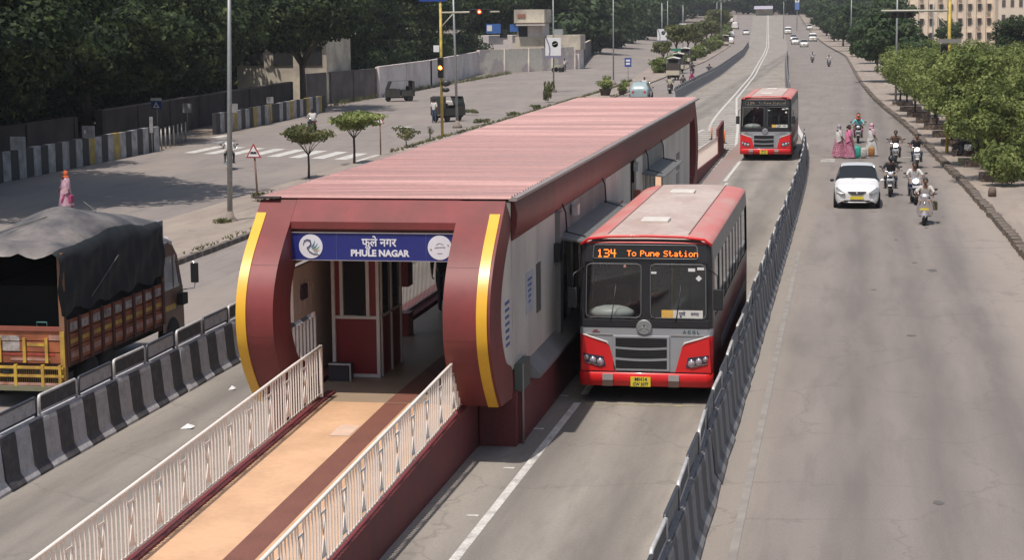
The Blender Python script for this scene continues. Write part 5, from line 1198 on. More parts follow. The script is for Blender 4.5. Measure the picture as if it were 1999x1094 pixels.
# ================================================================== two wheelers
def wheel2(parent, loc, r=.30, w_=.05):
    we = empty('wheel', loc); we.parent = parent
    b = MB(); b.lathe([(r-.07,-w_*.7),(r-.02,-w_),(r,-w_*.4),(r,w_*.4),(r-.02,w_),(r-.07,w_*.7)], (0,0,0), 20, 'x'); b.build('tyre', MATS['rubber'], we)
    b = MB(); b.lathe([(r-.08,-.02),(r-.06,-.03),(r-.06,.03),(r-.08,.02)], (0,0,0), 20, 'x'); b.lathe([(0,-.05),(.05,-.05),(.05,.05),(0,.05)], (0,0,0), 10, 'x')
    for k in range(5):
        a = 2*math.pi*k/5; b.tube([(0,0,0),(0,math.cos(a)*(r-.07),math.sin(a)*(r-.07))], .012, 4)
    b.build('rim', MATS['galv'], we); return we
def motorcycle(label, mat, loc, rz=0, lit=False, fairing=False, group=None, chrome=True):
    r = empty('motorcycle', loc, rz, label, 'motorcycle', group); r.scale = (1.25,1,1)
    wheel2(r, (0,-.62,.30)); wheel2(r, (0,.64,.30), .30, .06)
    b = MB()
    for s in (-1,1): b.tube([(s*.075,-.62,.30),(s*.08,-.42,.72),(s*.08,-.36,.92)], [.022,.024,.026], 8)
    b.build('front_fork', MATS['chrome'], r)
    b = MB(); b.tube([(0,-.36,.86),(0,-.1,.62),(0,.1,.38),(0,.4,.36),(0,.64,.30)], .03, 6); b.tube([(0,-.36,.82),(0,.1,.72),(0,.6,.70)], .028, 6); b.build('frame', MATS['black_plastic'], r)
    b = MB(); b.ell((0,-.08,.80), (.14,.26,.12), 0, 14, 8); b.build('fuel_tank', mat, r)
    b = MB(); b.prism([(.12,.74),(.15,.80),(.5,.80),(.80,.86),(.82,.80),(.5,.72)], 'x', -.12, .12); b.build('seat', MATS['black_plastic'], r, bevel=.02)
    b = MB(); b.box(-.11,.11,-.12,.22,.33,.60); b.lathe([(.10,-.14),(.10,.14)], (0,0,.38), 12, 'x'); b.build('engine', MATS['galv'], r, bevel=.02)
    b = MB(); b.tube([(-.36,-.20,1.02),(-.24,-.34,1.02),(-.08,-.37,.97),(.08,-.37,.97),(.24,-.34,1.02),(.36,-.20,1.02)], .016, 6); b.build('handlebar', MATS['chrome'], r)
    for s in (-1,1):
        b = MB(); b.tube([(s*.25,-.33,1.02),(s*.30,-.34,1.16)], .008, 4); b.ell((s*.32,-.35,1.19),(.055,.02,.035),0,8,5); b.build('mirror', MATS['black_plastic'], r)
        b = MB(); b.ell((s*.15,-.47,.86),(.03,.03,.03),0,8,5); b.build('indicator', M('indicator_amber', (.6,.25,.03), .3), r)
    b = MB(); vs = []
    for k in range(7):
        a = math.pi*(.15+.62*k/6); vs += [(-.06,-.62+math.cos(a)*.34*-1,.30+math.sin(a)*.34),(.06,-.62+math.cos(a)*.34*-1,.30+math.sin(a)*.34)]
    b.add(vs, [(2*i,2*i+1,2*i+3,2*i+2) for i in range(6)], 0, True); b.build('front_mudguard', mat, r)
    b = MB(); vs = []
    for k in range(7):
        a = math.pi*(.1+.6*k/6); vs += [(-.07,.64+math.cos(a)*.36,.30+math.sin(a)*.36),(.07,.64+math.cos(a)*.36,.30+math.sin(a)*.36)]
    b.add(vs, [(2*i,2*i+1,2*i+3,2*i+2) for i in range(6)], 0, True); b.build('rear_mudguard', MATS['black_plastic'], r)
    b = MB(); b.lathe([(.03,.1),(.085,.03),(.10,-.02),(.105,-.04)], (0,-.48,.90), 14, 'y'); b.build('headlight_bowl', mat if fairing else MATS['chrome'], r)
    b = MB(); b.lathe([(0,-.075),(.06,-.065),(.095,-.04)], (0,-.48,.90), 14, 'y'); b.build('headlight', MATS['headlamp_on'] if lit else MATS['lens'], r)
    if fairing:
        b = MB(); b.add([(-.16,-.50,.80),(.16,-.50,.80),(.13,-.44,1.05),(-.13,-.44,1.05),(-.24,-.30,.86),(.24,-.30,.86)], [(0,1,2,3),(0,3,4),(1,5,2)]); b.build('fairing', mat, r)
    b = MB(); b.box(-.10,.10,-.60,-.59,.66,.72) ; b.build('number_plate', MATS['sign_white'], r)
    b = MB(); b.tube([(.13,0,.34),(.15,.3,.28),(.16,.78,.36)], [.02,.035,.045], 8); b.build('exhaust', MATS['chrome'], r)
    b = MB(); b.tube([(-.24,.02,.30),(.24,.02,.30)], .015, 5); b.build('footrest', MATS['black_plastic'], r)
    b = MB(); b.box(-.06,.06,.84,.88,.74,.80); b.build('tail_light', MATS['sign_red'], r)
    if chrome: b = MB(); b.tube([(-.2,-.2,.3),(-.2,-.24,.62),(.2,-.24,.62),(.2,-.2,.3)], .014, 6); b.build('crash_guard', MATS['chrome'], r)
    return r
def scooter(label, mat, loc, rz=0, lit=False, group=None):
    r = empty('scooter', loc, rz, label, 'scooter', group); r.scale = (1.2,1,1.06)
    wheel2(r, (0,-.60,.22), .22, .055); wheel2(r, (0,.56,.22), .22, .06)
    # front apron: curved shield
    b = MB(); sec = [(.20,-.42,.30),(.235,-.40,.45),(.225,-.40,.62),(.17,-.44,.80),(.10,-.46,.90)]; V = []
    for w_, y, z in sec:
        for k in range(9):
            t = -1+2*k/8; V.append((w_*t, y-.13*(1-t*t), z))
    b.add(V, [(i*9+k, i*9+k+1, (i+1)*9+k+1, (i+1)*9+k) for i in range(4) for k in range(8)], 0, True); b.build('front_apron', mat, r)
    b = MB(); V = []
    for w_, y, z in ((.03,-.86,.36),(.085,-.78,.44),(.10,-.62,.48),(.09,-.5,.46),(.06,-.42,.40)):
        for k in range(7):
            t = -1+2*k/6; V.append((w_*t, y, z-.10*t*t))
    b.add(V, [(i*7+k, i*7+k+1, (i+1)*7+k+1, (i+1)*7+k) for i in range(4) for k in range(6)], 0, True); b.build('front_mudguard', mat, r)
    b = MB(); b.box(-.16,.16,-.42,.02,.27,.32); b.build('floorboard', MATS['black_plastic'], r)
    b = MB(); b.ell((0,.42,.52), (.19,.48,.22), 0, 14, 8, lambda d: [d[0], d[1], d[2] if d[2] < .5 else .5]); b.build('rear_body', mat, r)
    b = MB(); b.ell((0,.34,.68), (.15,.38,.09), 0, 14, 8); b.build('seat', MATS['black_plastic'], r)
    b = MB(); b.ell((0,-.44,.95), (.15,.10,.085), 0, 14, 8); b.build('handlebar_cowl', mat, r)
    b = MB(); b.tube([(-.34,-.30,1.01),(-.2,-.40,.99),(.2,-.40,.99),(.34,-.30,1.01)], .016, 6); b.build('handlebar', MATS['black_plastic'], r)
    b = MB(); b.ell((0,-.53,.93), (.085,.03,.055), 0, 12, 6); b.build('headlight', MATS['headlamp_on'] if lit else MATS['lens'], r)
    b = MB(); b.ell((0,-.545,.72), (.04,.02,.03), 0, 10, 6); b.build('apron_badge', MATS['chrome'], r)
    for s in (-1,1):
        b = MB(); b.tube([(s*.24,-.36,1.0),(s*.29,-.37,1.14)], .008, 4); b.ell((s*.31,-.38,1.17),(.055,.02,.04),0,8,5); b.build('mirror', MATS['black_plastic'], r)
        b = MB(); b.ell((s*.13,-.53,.80),(.04,.02,.02),0,8,5); b.build('indicator', MATS['indicator_amber'], r)
    b = MB(); b.tube([(.14,.2,.25),(.17,.7,.28)], .045, 8); b.build('exhaust', MATS['galv'], r)
    b = MB(); b.box(-.12,.12,-.575,-.565,.50,.56); b.build('number_plate', MATS['yellow_plate'], r)
    b = MB(); b.box(-.05,.05,.88,.90,.5,.58); b.build('tail_light', MATS['sign_red'], r)
    return r
silver_p = M('paint_silver', (.55,.50,.50), .25, .5, var=.05); blackp = M('paint_black', (.02,.02,.024), .25, var=.05, coat=.4); grey_p = M('paint_grey', (.2,.2,.21), .3, .3); redp = M('paint_dark_red', (.2,.02,.03), .3)
BG = 'two wheelers riding on the right road'; PG = 'riders on the right road'
def ride(kind, x, y, rz, blabel, plabel, top, legs, mat, lit=False, sleeves='half', helm=None, hair='short', headc=None, z=.01, bg=BG, pg=PG, **kw):
    loc = (x, y, gz(y)+z)
    (scooter if kind == 's' else motorcycle)(blabel, mat, loc, rz, lit, group=bg, **kw)
    person('ride_scooter' if kind == 's' else 'ride', top, legs, plabel, loc, rz, hair, pg, sleeves, headc, helm=helm)
ride('s', 2.42, 68.3, R_(-4), 'silver scooter at the front of the group of two wheelers', 'man in cream shirt riding the silver scooter', C_cream, C_dk, silver_p)
b = MB(); b.cbox((2.77,68.55,.62), (.16,.35,.3)); tag(b.build('bag', M('bag_olive', (.16,.13,.07), .7), bevel=.02), 'olive brown bag hanging beside the silver scooter', 'bag')
ride('m', 2.26, 75.6, R_(4), 'motorcycle with lit lamp just behind the silver scooter', 'man in white shirt with brown face scarf on the second motorcycle', C_white, C_den, silver_p, True, hair='short', fairing=True)
ride('m', 1.42, 78.8, R_(-3), 'black motorcycle with round mirrors beside the white car', 'man all in black on the black motorcycle beside the white car', C_blk, C_dk, blackp, False, 'full', helm=C_helm)
ride('m', 1.93, 95.8, 0, 'motorcycle with bright headlight behind the black one', 'man in brown shirt on the motorcycle with bright headlight', C_brn, C_dk, blackp, True, 'half')
ride('m', 2.86, 92.9, 0, 'motorcycle with lit lamp nearest the kerb', 'man in black T-shirt on the motorcycle nearest the kerb', C_blk, C_den, grey_p, True)
ride('m', .14, 110.8, 0, 'dark motorcycle with white plate behind the crossing women', 'rider in aqua shirt behind the crossing women', C_aqua, C_mar, blackp, False, 'full', hair='scarf', headc=C_orange, fairing=True)
person('ride_back', C_mag, C_mar, 'passenger in dark red on the motorcycle behind the crossing women', (.14,111.25,.05), 0, 'scarf', PG, 'full', C_blk)
ride('m', -6.4, 287, .1, 'far motorcycle in the middle of the right road', 'far rider in blue grey on the right road', C_bl, C_dk, blackp)
ride('m', -3.7, 265, .1, 'far motorcycle near the right kerb', 'far rider in white near the right kerb', C_white, C_dk, blackp)
LB = 'two wheelers on the left roads'; LP = 'riders on the left roads'
PI = math.pi
ride('m', -30.3, 90.6, PI+.35, 'motorcycle waiting before the zebra crossing', 'man in white shirt riding towards the zebra crossing', C_white, C_dk, blackp, bg=LB, pg=LP)
ride('m', -34.1, 118.6, PI+.5, 'motorcycle hidden behind the small roadside tree', 'rider in white seen over the small tree', C_white, C_dk, blackp, bg=LB, pg=LP)
ride('m', -19.15, 176.8, PI, 'motorcycle riding away above the station roof', 'rider in white shirt above the station roof by the potted shrubs', C_white, C_white, blackp, bg=LB, pg=LP)
ride('m', -17.0, 178.9, PI, 'motorcycle behind the goods three wheeler', 'rider in khaki following the goods three wheeler', cloth('khaki', (.36,.34,.24)), C_dk, blackp, bg=LB, pg=LP)
ride('m', -19.2, 229.5, PI, 'motorcycle just right of the goods three wheeler', 'rider in black just right of the goods three wheeler', C_blk, C_dk, blackp, bg=LB, pg=LP)
ride('m', -16.6, 222, PI, 'motorcycle alone beside the far left barrier', 'rider in dark clothes beside the far left barrier', C_dk, C_dk, blackp, bg=LB, pg=LP)
ride('m', -24.9, 324, PI, 'small far motorcycle with white dressed rider', 'small far rider in white with helmet', C_white, C_dk, blackp, bg=LB, pg=LP, helm=MATS['sign_white'])
ride('m', -27.9, 396, PI, 'smallest far motorcycle near the planted median', 'smallest far rider in dark clothes', C_blk, C_dk, blackp, bg=LB, pg=LP)
# parked motorcycles under the trees on the right
for i, (x, y, rz) in enumerate(((5.6,98.5,1.0),(6.2,99.6,1.1),(6.7,98.9,.9),(6.0,101,1.2))):
    motorcycle('parked motorcycle under the footpath tree by the yellow pole, %s' % ['nearest the pole','second from the pole','farthest right','hindmost'][i], [blackp, redp, grey_p, blackp][i], (x, y, .14), rz, group='motorcycles parked under the trees')

# ================================================================== three wheelers and carts
def three_wheeler(label, loc, rz, goods=True, cabc=None):
    r = empty('three_wheeler', loc, rz, label, 'auto rickshaw')
    cabc = cabc or M('auto_green_black', (.05,.05,.045), .5); yl = M('auto_cream', (.55,.50,.38), .5, scale=4)
    if goods:
        b = MB(); b.box(-.72,.72,.2,2.2,.55,.62); b.build('load_bed', yl, r)
        for x0, x1, y0, y1 in ((-.74,-.70,.2,2.2),(.70,.74,.2,2.2),(-.72,.72,2.18,2.22)): b = MB(); b.box(x0,x1,y0,y1,.6,1.1); b.build('bed_side', yl, r)
        b = MB(); b.box(-.7,.7,.22,.26,.6,2.3); b.build('cab_back', M('auto_brown', (.06,.045,.04), .6), r)
        b = MB(); b.add([(-.7,.2,2.35),(.7,.2,2.35),(.7,-.9,2.3),(-.7,-.9,2.3),(-.72,.26,2.2),(.72,.26,2.2)], [(0,1,2,3),(0,4,5,1)]); b.build('cab_roof', yl, r)
        for s in (-1,1):
            for y in (.3,2.1): b = MB(); b.tube([(s*.7,y,1.05),(s*.7,y,2.4)], .025, 5); b.build('hoop_post', MATS['galv'], r)
        b = MB(); b.add([(-.74,.25,2.42),(.74,.25,2.42),(.74,2.2,2.36),(-.74,2.2,2.36),(0,.25,2.6),(0,2.2,2.52)], [(0,3,5,4),(4,5,2,1)]); b.build('canopy', M('auto_canopy', (.62,.60,.56), .6), r)
        b = MB(); b.box(-.66,.66,.4,2.1,.65,1.9); b.build('load', M('load_dark', (.06,.045,.04), .7, scale=3), r)
    else:
        b = MB(); b.add([(-.6,-.5,1.75),(.6,-.5,1.75),(.64,1.3,1.8),(-.64,1.3,1.8),(-.6,-.6,1.6),(.6,-.6,1.6),(-.66,1.5,1.2),(.66,1.5,1.2)], [(0,1,2,3),(0,4,5,1),(3,2,7,6)]); b.build('hood', cabc, r)
        b = MB(); b.box(-.64,.64,1.3,1.5,.5,1.75); b.build('back_panel', cabc, r)
        b = MB(); b.box(-.6,.6,.6,1.1,.5,.85); b.box(-.6,.6,1.05,1.15,.8,1.3); b.build('seat', MATS['black_plastic'], r)
        for s in (-1,1): b = MB(); b.box(s*.62-.02,s*.62+.02,.3,1.5,.45,.95); b.build('side_panel', cabc, r)
    b = MB(); b.add([(-.5,-.9,.4),(.5,-.9,.4),(.55,-.9+.1,1.1),(-.55,-.8,1.1),(-.6,.2,.4),(.6,.2,.4),(-.62,.2,1.1),(.62,.2,1.1)], [(0,1,2,3),(0,3,6,4),(1,5,7,2)]); b.build('cab_front', cabc if not goods else yl, r)
    b = MB(); b.add([(-.55,-.8,1.1),(.55,-.8,1.1),(.6,-.55,1.7),(-.6,-.55,1.7)], [(0,1,2,3)]); b.build('windscreen', MATS['glass_car'], r)
    b = MB(); b.box(-.55,.55,-.6,2.0 if goods else 1.4,.3,.42); b.build('chassis', MATS['dark_gap'], r)
    for x, y in ((0,-.75),(-.55,1.5 if goods else 1.1),(.55,1.5 if goods else 1.1)):
        we = empty('wheel', (x,y,.25)); we.parent = r; o = piece(tyre_c, 'tyre', we, (0,0,0), None, (.8,.83,.83)); piece(rim_c, 'rim', we, (0,0,0), None, (.8,.83,.83))
    return r
three_wheeler('cream goods three wheeler with white canopy driving away on the left road', (-20.03,215.9,.01), PI)
three_wheeler('dark goods three wheeler stopped beside the tall pole', (-21.7,240,.01), PI, True)
three_wheeler('black auto rickshaw waiting behind the yellow signal pole', (-28.0,132.8,.01), R_(150), False)
person('stand', C_white, C_den, 'man in white shirt beside the black auto rickshaw', (-28.75,130.4,.01), R_(170), 'short')
three_wheeler('dark auto rickshaw parked in the shade before the brown wall', (-39.5,164,.01), R_(-60), False)
three_wheeler('dark hooded three wheeler far up the left road', (-24.0,276,.01), PI, True)
b = MB(); b.box(-.7,.7,-.5,.5,.75,.82); hc = empty('handcart', (-37.9,246.6,.01), R_(-30), 'yellow topped handcart pushed by a man in white', 'handcart')
b.build('cart_top', M('cart_yellow', (.5,.48,.25), .6), hc)
for x, y in ((-.55,-.3),(-.55,.3),(.55,-.3),(.55,.3)):
    we = empty('wheel', (x,y,.3)); we.parent = hc
    q = MB(); q.lathe([(.24,-.02),(.30,-.02),(.30,.02),(.24,.02)], (0,0,0), 16, 'y'); q.build('tyre', MATS['rubber'], we)
    q = MB(); q.tube([(x,y,.3),(x,y,.78)], .025, 5); q.build('leg', MATS['galv'], hc)
# ================================================================== vegetation
def foliage(seed, R, n, leaf, nb=26, br=.42, hollow=.55, flat=1.0, zmin=-1, mats=None, name='crown', drop=0):
    """thousands of leaf-sized faces gathered in clumps through an ellipsoid"""
    r = np.random.RandomState(seed)
    d = r.normal(size=(nb, 3)); d /= np.linalg.norm(d, axis=1)[:, None]; rad = r.uniform(hollow, 1, nb)**.7
    c = d*rad[:, None]*(1-br*.55); c = c[c[:, 2] > zmin]; nb = len(c)
    bs = br*r.uniform(.55, 1.15, nb)
    k = r.choice(nb, n, p=bs**2/np.sum(bs**2)); q = r.normal(size=(n, 3)); q /= np.linalg.norm(q, axis=1)[:, None]
    rr = r.uniform(.45, 1.05, n)**.5
    q2 = q*np.array([1.15, 1.15, .75]); P = (c[k]+q2*(bs[k]*rr)[:, None])*np.array(R)
    P += r.normal(size=(n, 3))*leaf*.3
    nrm = q+r.normal(size=(n, 3))*.55+np.array([0, 0, .35]); nrm /= np.linalg.norm(nrm, axis=1)[:, None]
    a = np.cross(nrm, r.normal(size=(n, 3))); a /= np.linalg.norm(a, axis=1)[:, None]; b = np.cross(nrm, a)
    s = leaf*r.uniform(.55, 1.25, n)[:, None]
    V = np.empty((n, 4, 3)); V[:, 0] = P-a*s; V[:, 1] = P-b*s*.55+nrm*s*.12; V[:, 2] = P+a*s; V[:, 3] = P+b*s*.55+nrm*s*.12
    me = bpy.data.meshes.new(name); me.vertices.add(4*n); me.vertices.foreach_set('co', V.reshape(-1)); me.loops.add(4*n); me.loops.foreach_set('vertex_index', np.arange(4*n, dtype=np.int32))
    me.polygons.add(n); me.polygons.foreach_set('loop_start', np.arange(0, 4*n, 4, dtype=np.int32)); me.polygons.foreach_set('loop_total', np.full(n, 4, dtype=np.int32))
    me.materials.append(mats); me.update(calc_edges=True); me.validate(); return me
def trunk_mesh(seed, h, r, limbs=5, spread=1.5, top=1.6):
    rr = random.Random(seed); b = MB(); p = [(0,0,-.1)]; x = y = 0
    for k in range(1, 5): x += rr.uniform(-.1,.1)*h*.25; y += rr.uniform(-.1,.1)*h*.25; p.append((x, y, h*k/4))
    b.tube(p, [r*1.35, r, r*.9, r*.8, r*.7], 9)
    for k in range(limbs):
        a = 2*math.pi*k/limbs+rr.uniform(-.4,.4); z0 = h*rr.uniform(.7,1); ex, ey = math.cos(a)*spread, math.sin(a)*spread
        b.tube([(x*z0/h, y*z0/h, z0), (x+ex*.4, y+ey*.4, z0+top*.5), (x+ex, y+ey, z0+top)], [r*.55, r*.35, r*.12], 6)
    return b.mesh('trunk', MATS['bark'])
LD, LM, LO, LF = MATS['leaf_dark'], MATS['leaf_mid'], MATS['leaf_olive'], MATS['leaf_far']
def tree(name, loc, label, crown, trunk, cz, rz=0, s=1, group=None, cat='tree', sx=(1,1,1)):
    r = empty(name, loc, rz, label, cat, group); r.scale = (s, s, s)
    if trunk: piece(trunk, 'trunk', r)
    piece(crown, 'crown', r, (0,0,cz), None, sx); return r
ORD = ['first','second','third','fourth','fifth','sixth','seventh','eighth','ninth','tenth','eleventh','twelfth','thirteenth','fourteenth','fifteenth','sixteenth','seventeenth','eighteenth','nineteenth','twentieth','twenty first','twenty second','twenty third','twenty fourth']
# big dark trees on the left
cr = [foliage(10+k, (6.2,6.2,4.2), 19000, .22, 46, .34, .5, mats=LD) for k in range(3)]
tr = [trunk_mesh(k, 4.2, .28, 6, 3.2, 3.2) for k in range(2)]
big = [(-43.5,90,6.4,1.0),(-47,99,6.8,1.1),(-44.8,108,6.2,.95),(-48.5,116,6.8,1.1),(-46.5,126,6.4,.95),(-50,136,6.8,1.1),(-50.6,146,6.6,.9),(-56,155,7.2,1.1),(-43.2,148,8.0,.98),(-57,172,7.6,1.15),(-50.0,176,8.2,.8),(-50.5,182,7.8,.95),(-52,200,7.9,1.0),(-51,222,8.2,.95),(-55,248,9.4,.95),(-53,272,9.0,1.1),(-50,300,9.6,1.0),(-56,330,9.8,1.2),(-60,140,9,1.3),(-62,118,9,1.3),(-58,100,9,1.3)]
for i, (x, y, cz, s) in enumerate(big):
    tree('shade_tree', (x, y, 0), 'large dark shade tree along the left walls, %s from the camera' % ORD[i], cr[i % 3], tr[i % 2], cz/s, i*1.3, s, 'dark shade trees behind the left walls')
cu_ = [foliage(200+k, (4.6,4.2,2.7), 6500, .2, 34, .36, .3, mats=LD) for k in range(2)]
i = 0; rr = random.Random(21)
for y in range(72, 330, 7):
    for off in (0, 8.5):
        x = -49.3-off-(.022*(y-72) if y < 240 else 4-(y-240)*.02)+rr.uniform(-1,1)
        if 120 < y < 168 and x/y > -.345: continue
        tree('understory_bush', (x, y+rr.uniform(-2,2), 0), 'tall dark bush filling the shade under the left trees', cu_[i % 2], None, 2.2, i, rr.uniform(.85,1.25), 'dark bushes under the left trees', 'bush'); i += 1
# spreading tree whose branches reach over the road
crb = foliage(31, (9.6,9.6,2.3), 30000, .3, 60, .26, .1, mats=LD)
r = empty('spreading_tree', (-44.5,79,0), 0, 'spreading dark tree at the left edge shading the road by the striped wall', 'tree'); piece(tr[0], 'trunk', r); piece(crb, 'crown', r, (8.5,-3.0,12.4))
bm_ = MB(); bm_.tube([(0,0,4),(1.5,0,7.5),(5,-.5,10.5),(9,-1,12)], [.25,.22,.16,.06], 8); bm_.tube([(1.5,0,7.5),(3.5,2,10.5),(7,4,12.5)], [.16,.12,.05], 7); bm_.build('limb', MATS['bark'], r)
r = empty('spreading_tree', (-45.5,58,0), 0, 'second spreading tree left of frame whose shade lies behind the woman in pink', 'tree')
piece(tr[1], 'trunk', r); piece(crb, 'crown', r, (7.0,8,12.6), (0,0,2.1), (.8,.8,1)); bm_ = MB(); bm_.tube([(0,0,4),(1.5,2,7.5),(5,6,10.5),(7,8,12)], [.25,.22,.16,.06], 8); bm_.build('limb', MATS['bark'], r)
# footpath trees on the right: three staggered rows
crR = [foliage(50+k, (2.5,2.5,2.1), 6800, .11, 26+4*k, .30+.02*k, .3, mats=LM) for k in range(4)]
trR = [trunk_mesh(20+k, 2.0, .085, 5, .9, 1.5) for k in range(3)]
ztop = lambda y: 7.39-(72-22+random.uniform(-8,12))/3754*y
rows = [(1.75,[84.6,92.5,99.5,106.8,114.2,121.5,128.6,136,143.5,152,160],.92,3.7,'first'),(5.6,[98,106,115,124,133,142,152,163,175,188,202,218],1.2,4.3,'second'),(10.2,[122,134,147,160,175,192,210,230,255,285],1.45,5.0,'third')]
for off, ysx, s, cz, nm in rows:
    for i, y in enumerate(ysx):
        sc_ = s*random.uniform(.74,1.2); x = lerp(E_kerb, y)+off+random.uniform(-.4,.4)
        if x > .0235*y-.6: sc_ = min(sc_, s*ztop(y)/(cz+2.0*s))
        if sc_ < .35: continue
        tree('footpath_tree', (x, y, .13), 'leafy green footpath tree, %s from the camera in the %s row from the kerb' % (ORD[i], nm), crR[(i*3+int(off)) % 4], trR[i % 3], cz/s*random.uniform(.80,.92), i*1.7, sc_, 'green trees on the right footpath')
# low leafy shrubs under the first ones
crS = foliage(70, (1.0,1.0,.7), 1500, .1, 14, .45, .3, mats=LM)
for i, (x, y, s, lab) in enumerate(((6.35,82.0,1.2,'bright low leafy shrub nearest the camera at the right edge'),(6.9,88.5,1.4,'wide leafy shrub beside the first planter at the right edge'),(6.3,90.6,.9,'leafy shrub between the first two planters'))): tree('shrub', (x, y, .13), lab, crS, None, .75, i, s, None, 'shrub')
# right road edge beyond: bigger, bluer with distance
crF = [foliage(90+k, (3.6,3.6,3.0), 3600, .30, 26, .38, .4, mats=LF) for k in range(3)]; trF = trunk_mesh(44, 2.6, .16, 5, 1.6, 2.4)
i = 0; y = 172
for i in range(24):
    x = lerp(E_kerb, y)+3.2+(i % 2)*2.6+random.uniform(-.5,.5)
    s = random.uniform(.8,1.1)*(1+.012*i)
    if x > .0235*y-1: s = min(s, ztop(y)/7.2)
    s = max(s, .3); tree('roadside_tree', (x, y, gz(y)), 'roadside tree beyond the footpath on the right, %s from the camera' % ORD[i], crF[i % 3], trF, 4.2, i, s, 'far roadside trees on the right'); y += 15+i*.9
# dark big tree before the apartment block and bushes around it
tree('shade_tree', (17.2,205,0), 'big dark tree at the right edge in front of the beige apartments', cr[0], tr[0], 7.2, .7, .62); tree('shade_tree', (13.6,300,0), 'dark rounded tree against the middle of the beige apartment facade', crF[0], trF, 6.8, .7, .62)
tree('shade_tree', (6.2,330,0), 'bushy tree left of the beige apartments', crF[1], trF, 4.6, .7, 1.3)
# treeline closing the view on both sides
crW = [foliage(120+k, (9,9,7.5), 3400, .75, 34, .34, .45, mats=LF) for k in range(3)]; trW = trunk_mesh(60, 6, .45, 5, 4, 5)
far = []
rr = random.Random(5)
for i in range(22): y = 330+i*21; far.append((lerp(E_vl, y)-15-rr.uniform(0,6)-(i % 2)*12, y, rr.uniform(.75,1.05)))
for i in range(14): y = 460+i*24; far.append((lerp(E_kerb, y)+13+rr.uniform(0,9)+(i % 2)*9, y, rr.uniform(.6,.8)))
for i in range(34): far.append((-175+i*7.6+rr.uniform(-2,2), 745+rr.uniform(0,90), rr.uniform(1.0,1.35)))
for i in range(12): far.append((-150+i*26+rr.uniform(-4,4), 930, 2.0))
for i, (x, y, s) in enumerate(far):
    g_ = 'far trees left of the road' if i < 22 else ('far trees right of the road' if i < 36 else 'treeline across the end of the road')
    l_ = {'far trees left of the road': 'far tree behind the planted median left of the road', 'far trees right of the road': 'far tall tree behind the roadside trees on the right', 'treeline across the end of the road': 'dark distant tree in the treeline where the road ends'}[g_]
    tree('distant_tree', (x, y, gz(y)-.5), l_, crW[i % 3], trW, 7.0, i*1.1, s, g_)
# hedge bushes on the planted median
crH = [foliage(140+k, (1.5,1.5,1.1), 1500, .16, 16, .42, .3, mats=(LO if k else LM)) for k in range(3)]
y = 236.; i = 0
while y < 560:
    x = (lerp(E_lk, y)*.62+lerp(E_vl, y)*.38); s = random.uniform(.7,1.15)*(1+(y-236)/500)
    if i % 3 == 2: tree('median_tree', (x-1.0, y, gz(y)+.1), 'small olive tree on the planted median beyond the white boards', crH[i % 3], trR[i % 3], 2.7, i, s*1.35, 'olive trees on the planted median')
    else: tree('hedge_bush', (x, y, gz(y)+.1), 'dusty bush in the planted median beside the left road', crH[i % 3], None, .9, i, s, 'bushes in the planted median', 'bush')
    y += 7.5+s; i += 1
# small umbrella trees, stubs and weeds on the near verge
cU1 = foliage(160, (1.45,1.3,.50), 1700, .10, 18, .34, .2, mats=LO); cU2 = foliage(161, (1.95,1.6,.52), 2400, .11, 20, .34, .2, mats=LM)
def small_trunk(h, sp, seed, r_=.05):
    rr = random.Random(seed); b = MB(); b.tube([(0,0,-.05),(.02,0,h*.5),(0,.02,h)], [r_*1.2, r_, r_*.9], 7)
    for k in range(6):
        a = k*1.05+rr.uniform(-.3,.3); b.tube([(0,0,h*.92),(math.cos(a)*sp*.4,math.sin(a)*sp*.4,h*1.25),(math.cos(a)*sp,math.sin(a)*sp,h*1.6)], [r_*.5,r_*.35,r_*.15], 5)
    return b.mesh('trunk', MATS['bark'])
tree('sapling', (-24.3,83.75,.14), 'olive umbrella shaped small tree on the verge behind the red triangle sign', cU1, small_trunk(1.15,.8,1), 1.95)
tree('sapling', (-24.5,92.57,.14), 'flat topped green sapling on the verge, left of the small triangle sign', cU2, small_trunk(1.35,1.0,2,.06), 2.15)
tree('sapling', (-24.6,104.2,.14), 'thin grey green shrub on the verge right of the small triangle sign', foliage(162, (.9,.8,.5), 500, .08, 12, .4, .2, mats=LO), small_trunk(.5,.5,3,.03), .8)
tree('sapling', (-24.7,110.8,.14), 'bare little stump plant on the verge before the yellow pole', foliage(163, (.25,.2,.3), 80, .06, 6, .5, .2, mats=LO), small_trunk(.5,.12,4,.04), .6)
wd = foliage(164, (.8,.6,.22), 420, .07, 12, .4, .2, mats=LO)
for i, (x, y, s, lab) in enumerate(((-22.9,73.2,1.1,'low weed patch at the foot of the red triangle sign'),(-22.1,65.2,.55,'weeds around the foot of the tall grey pole'),(-25.6,161.3,1.3,'dry bush below the wave board pole'),(-24.9,128,.9,'dry weed tuft on the verge past the yellow pole'),(-24.6,138,.8,'second dry weed tuft on the verge'),(-24.4,147,1.0,'third dry weed tuft on the verge'),(-28.3,141,.9,'weedy dirt patch on the left road'))):
    tree('weed', (x, y, .12), lab, wd, None, .2 if i != 2 else .7, i, s, None, 'weed', (1,1,1) if i != 2 else (.8,.8,3.4))
cP = foliage(165, (.85,.85,.65), 1100, .09, 14, .42, .35, mats=LM)
for i, (x, y, s, lab) in enumerate(((-22.1,171.5,1.1,'round potted shrub at the left above the station roof'),(-21.0,175.5,.8,'darker potted shrub at the right above the station roof'),(-20.8,173,.6,'smallest potted shrub beside the other two'))):
    r = tree('potted_shrub', (x, y, .14), lab, cP, None, 1.0, i, s, 'potted shrubs on the verge', 'shrub'); b = MB(); b.lathe([(.35,0),(.5,.5),(.54,.55),(.48,.52)], (0,0,0), 14); b.build('pot', M('pot_dark', (.08,.06,.05), .8), r)
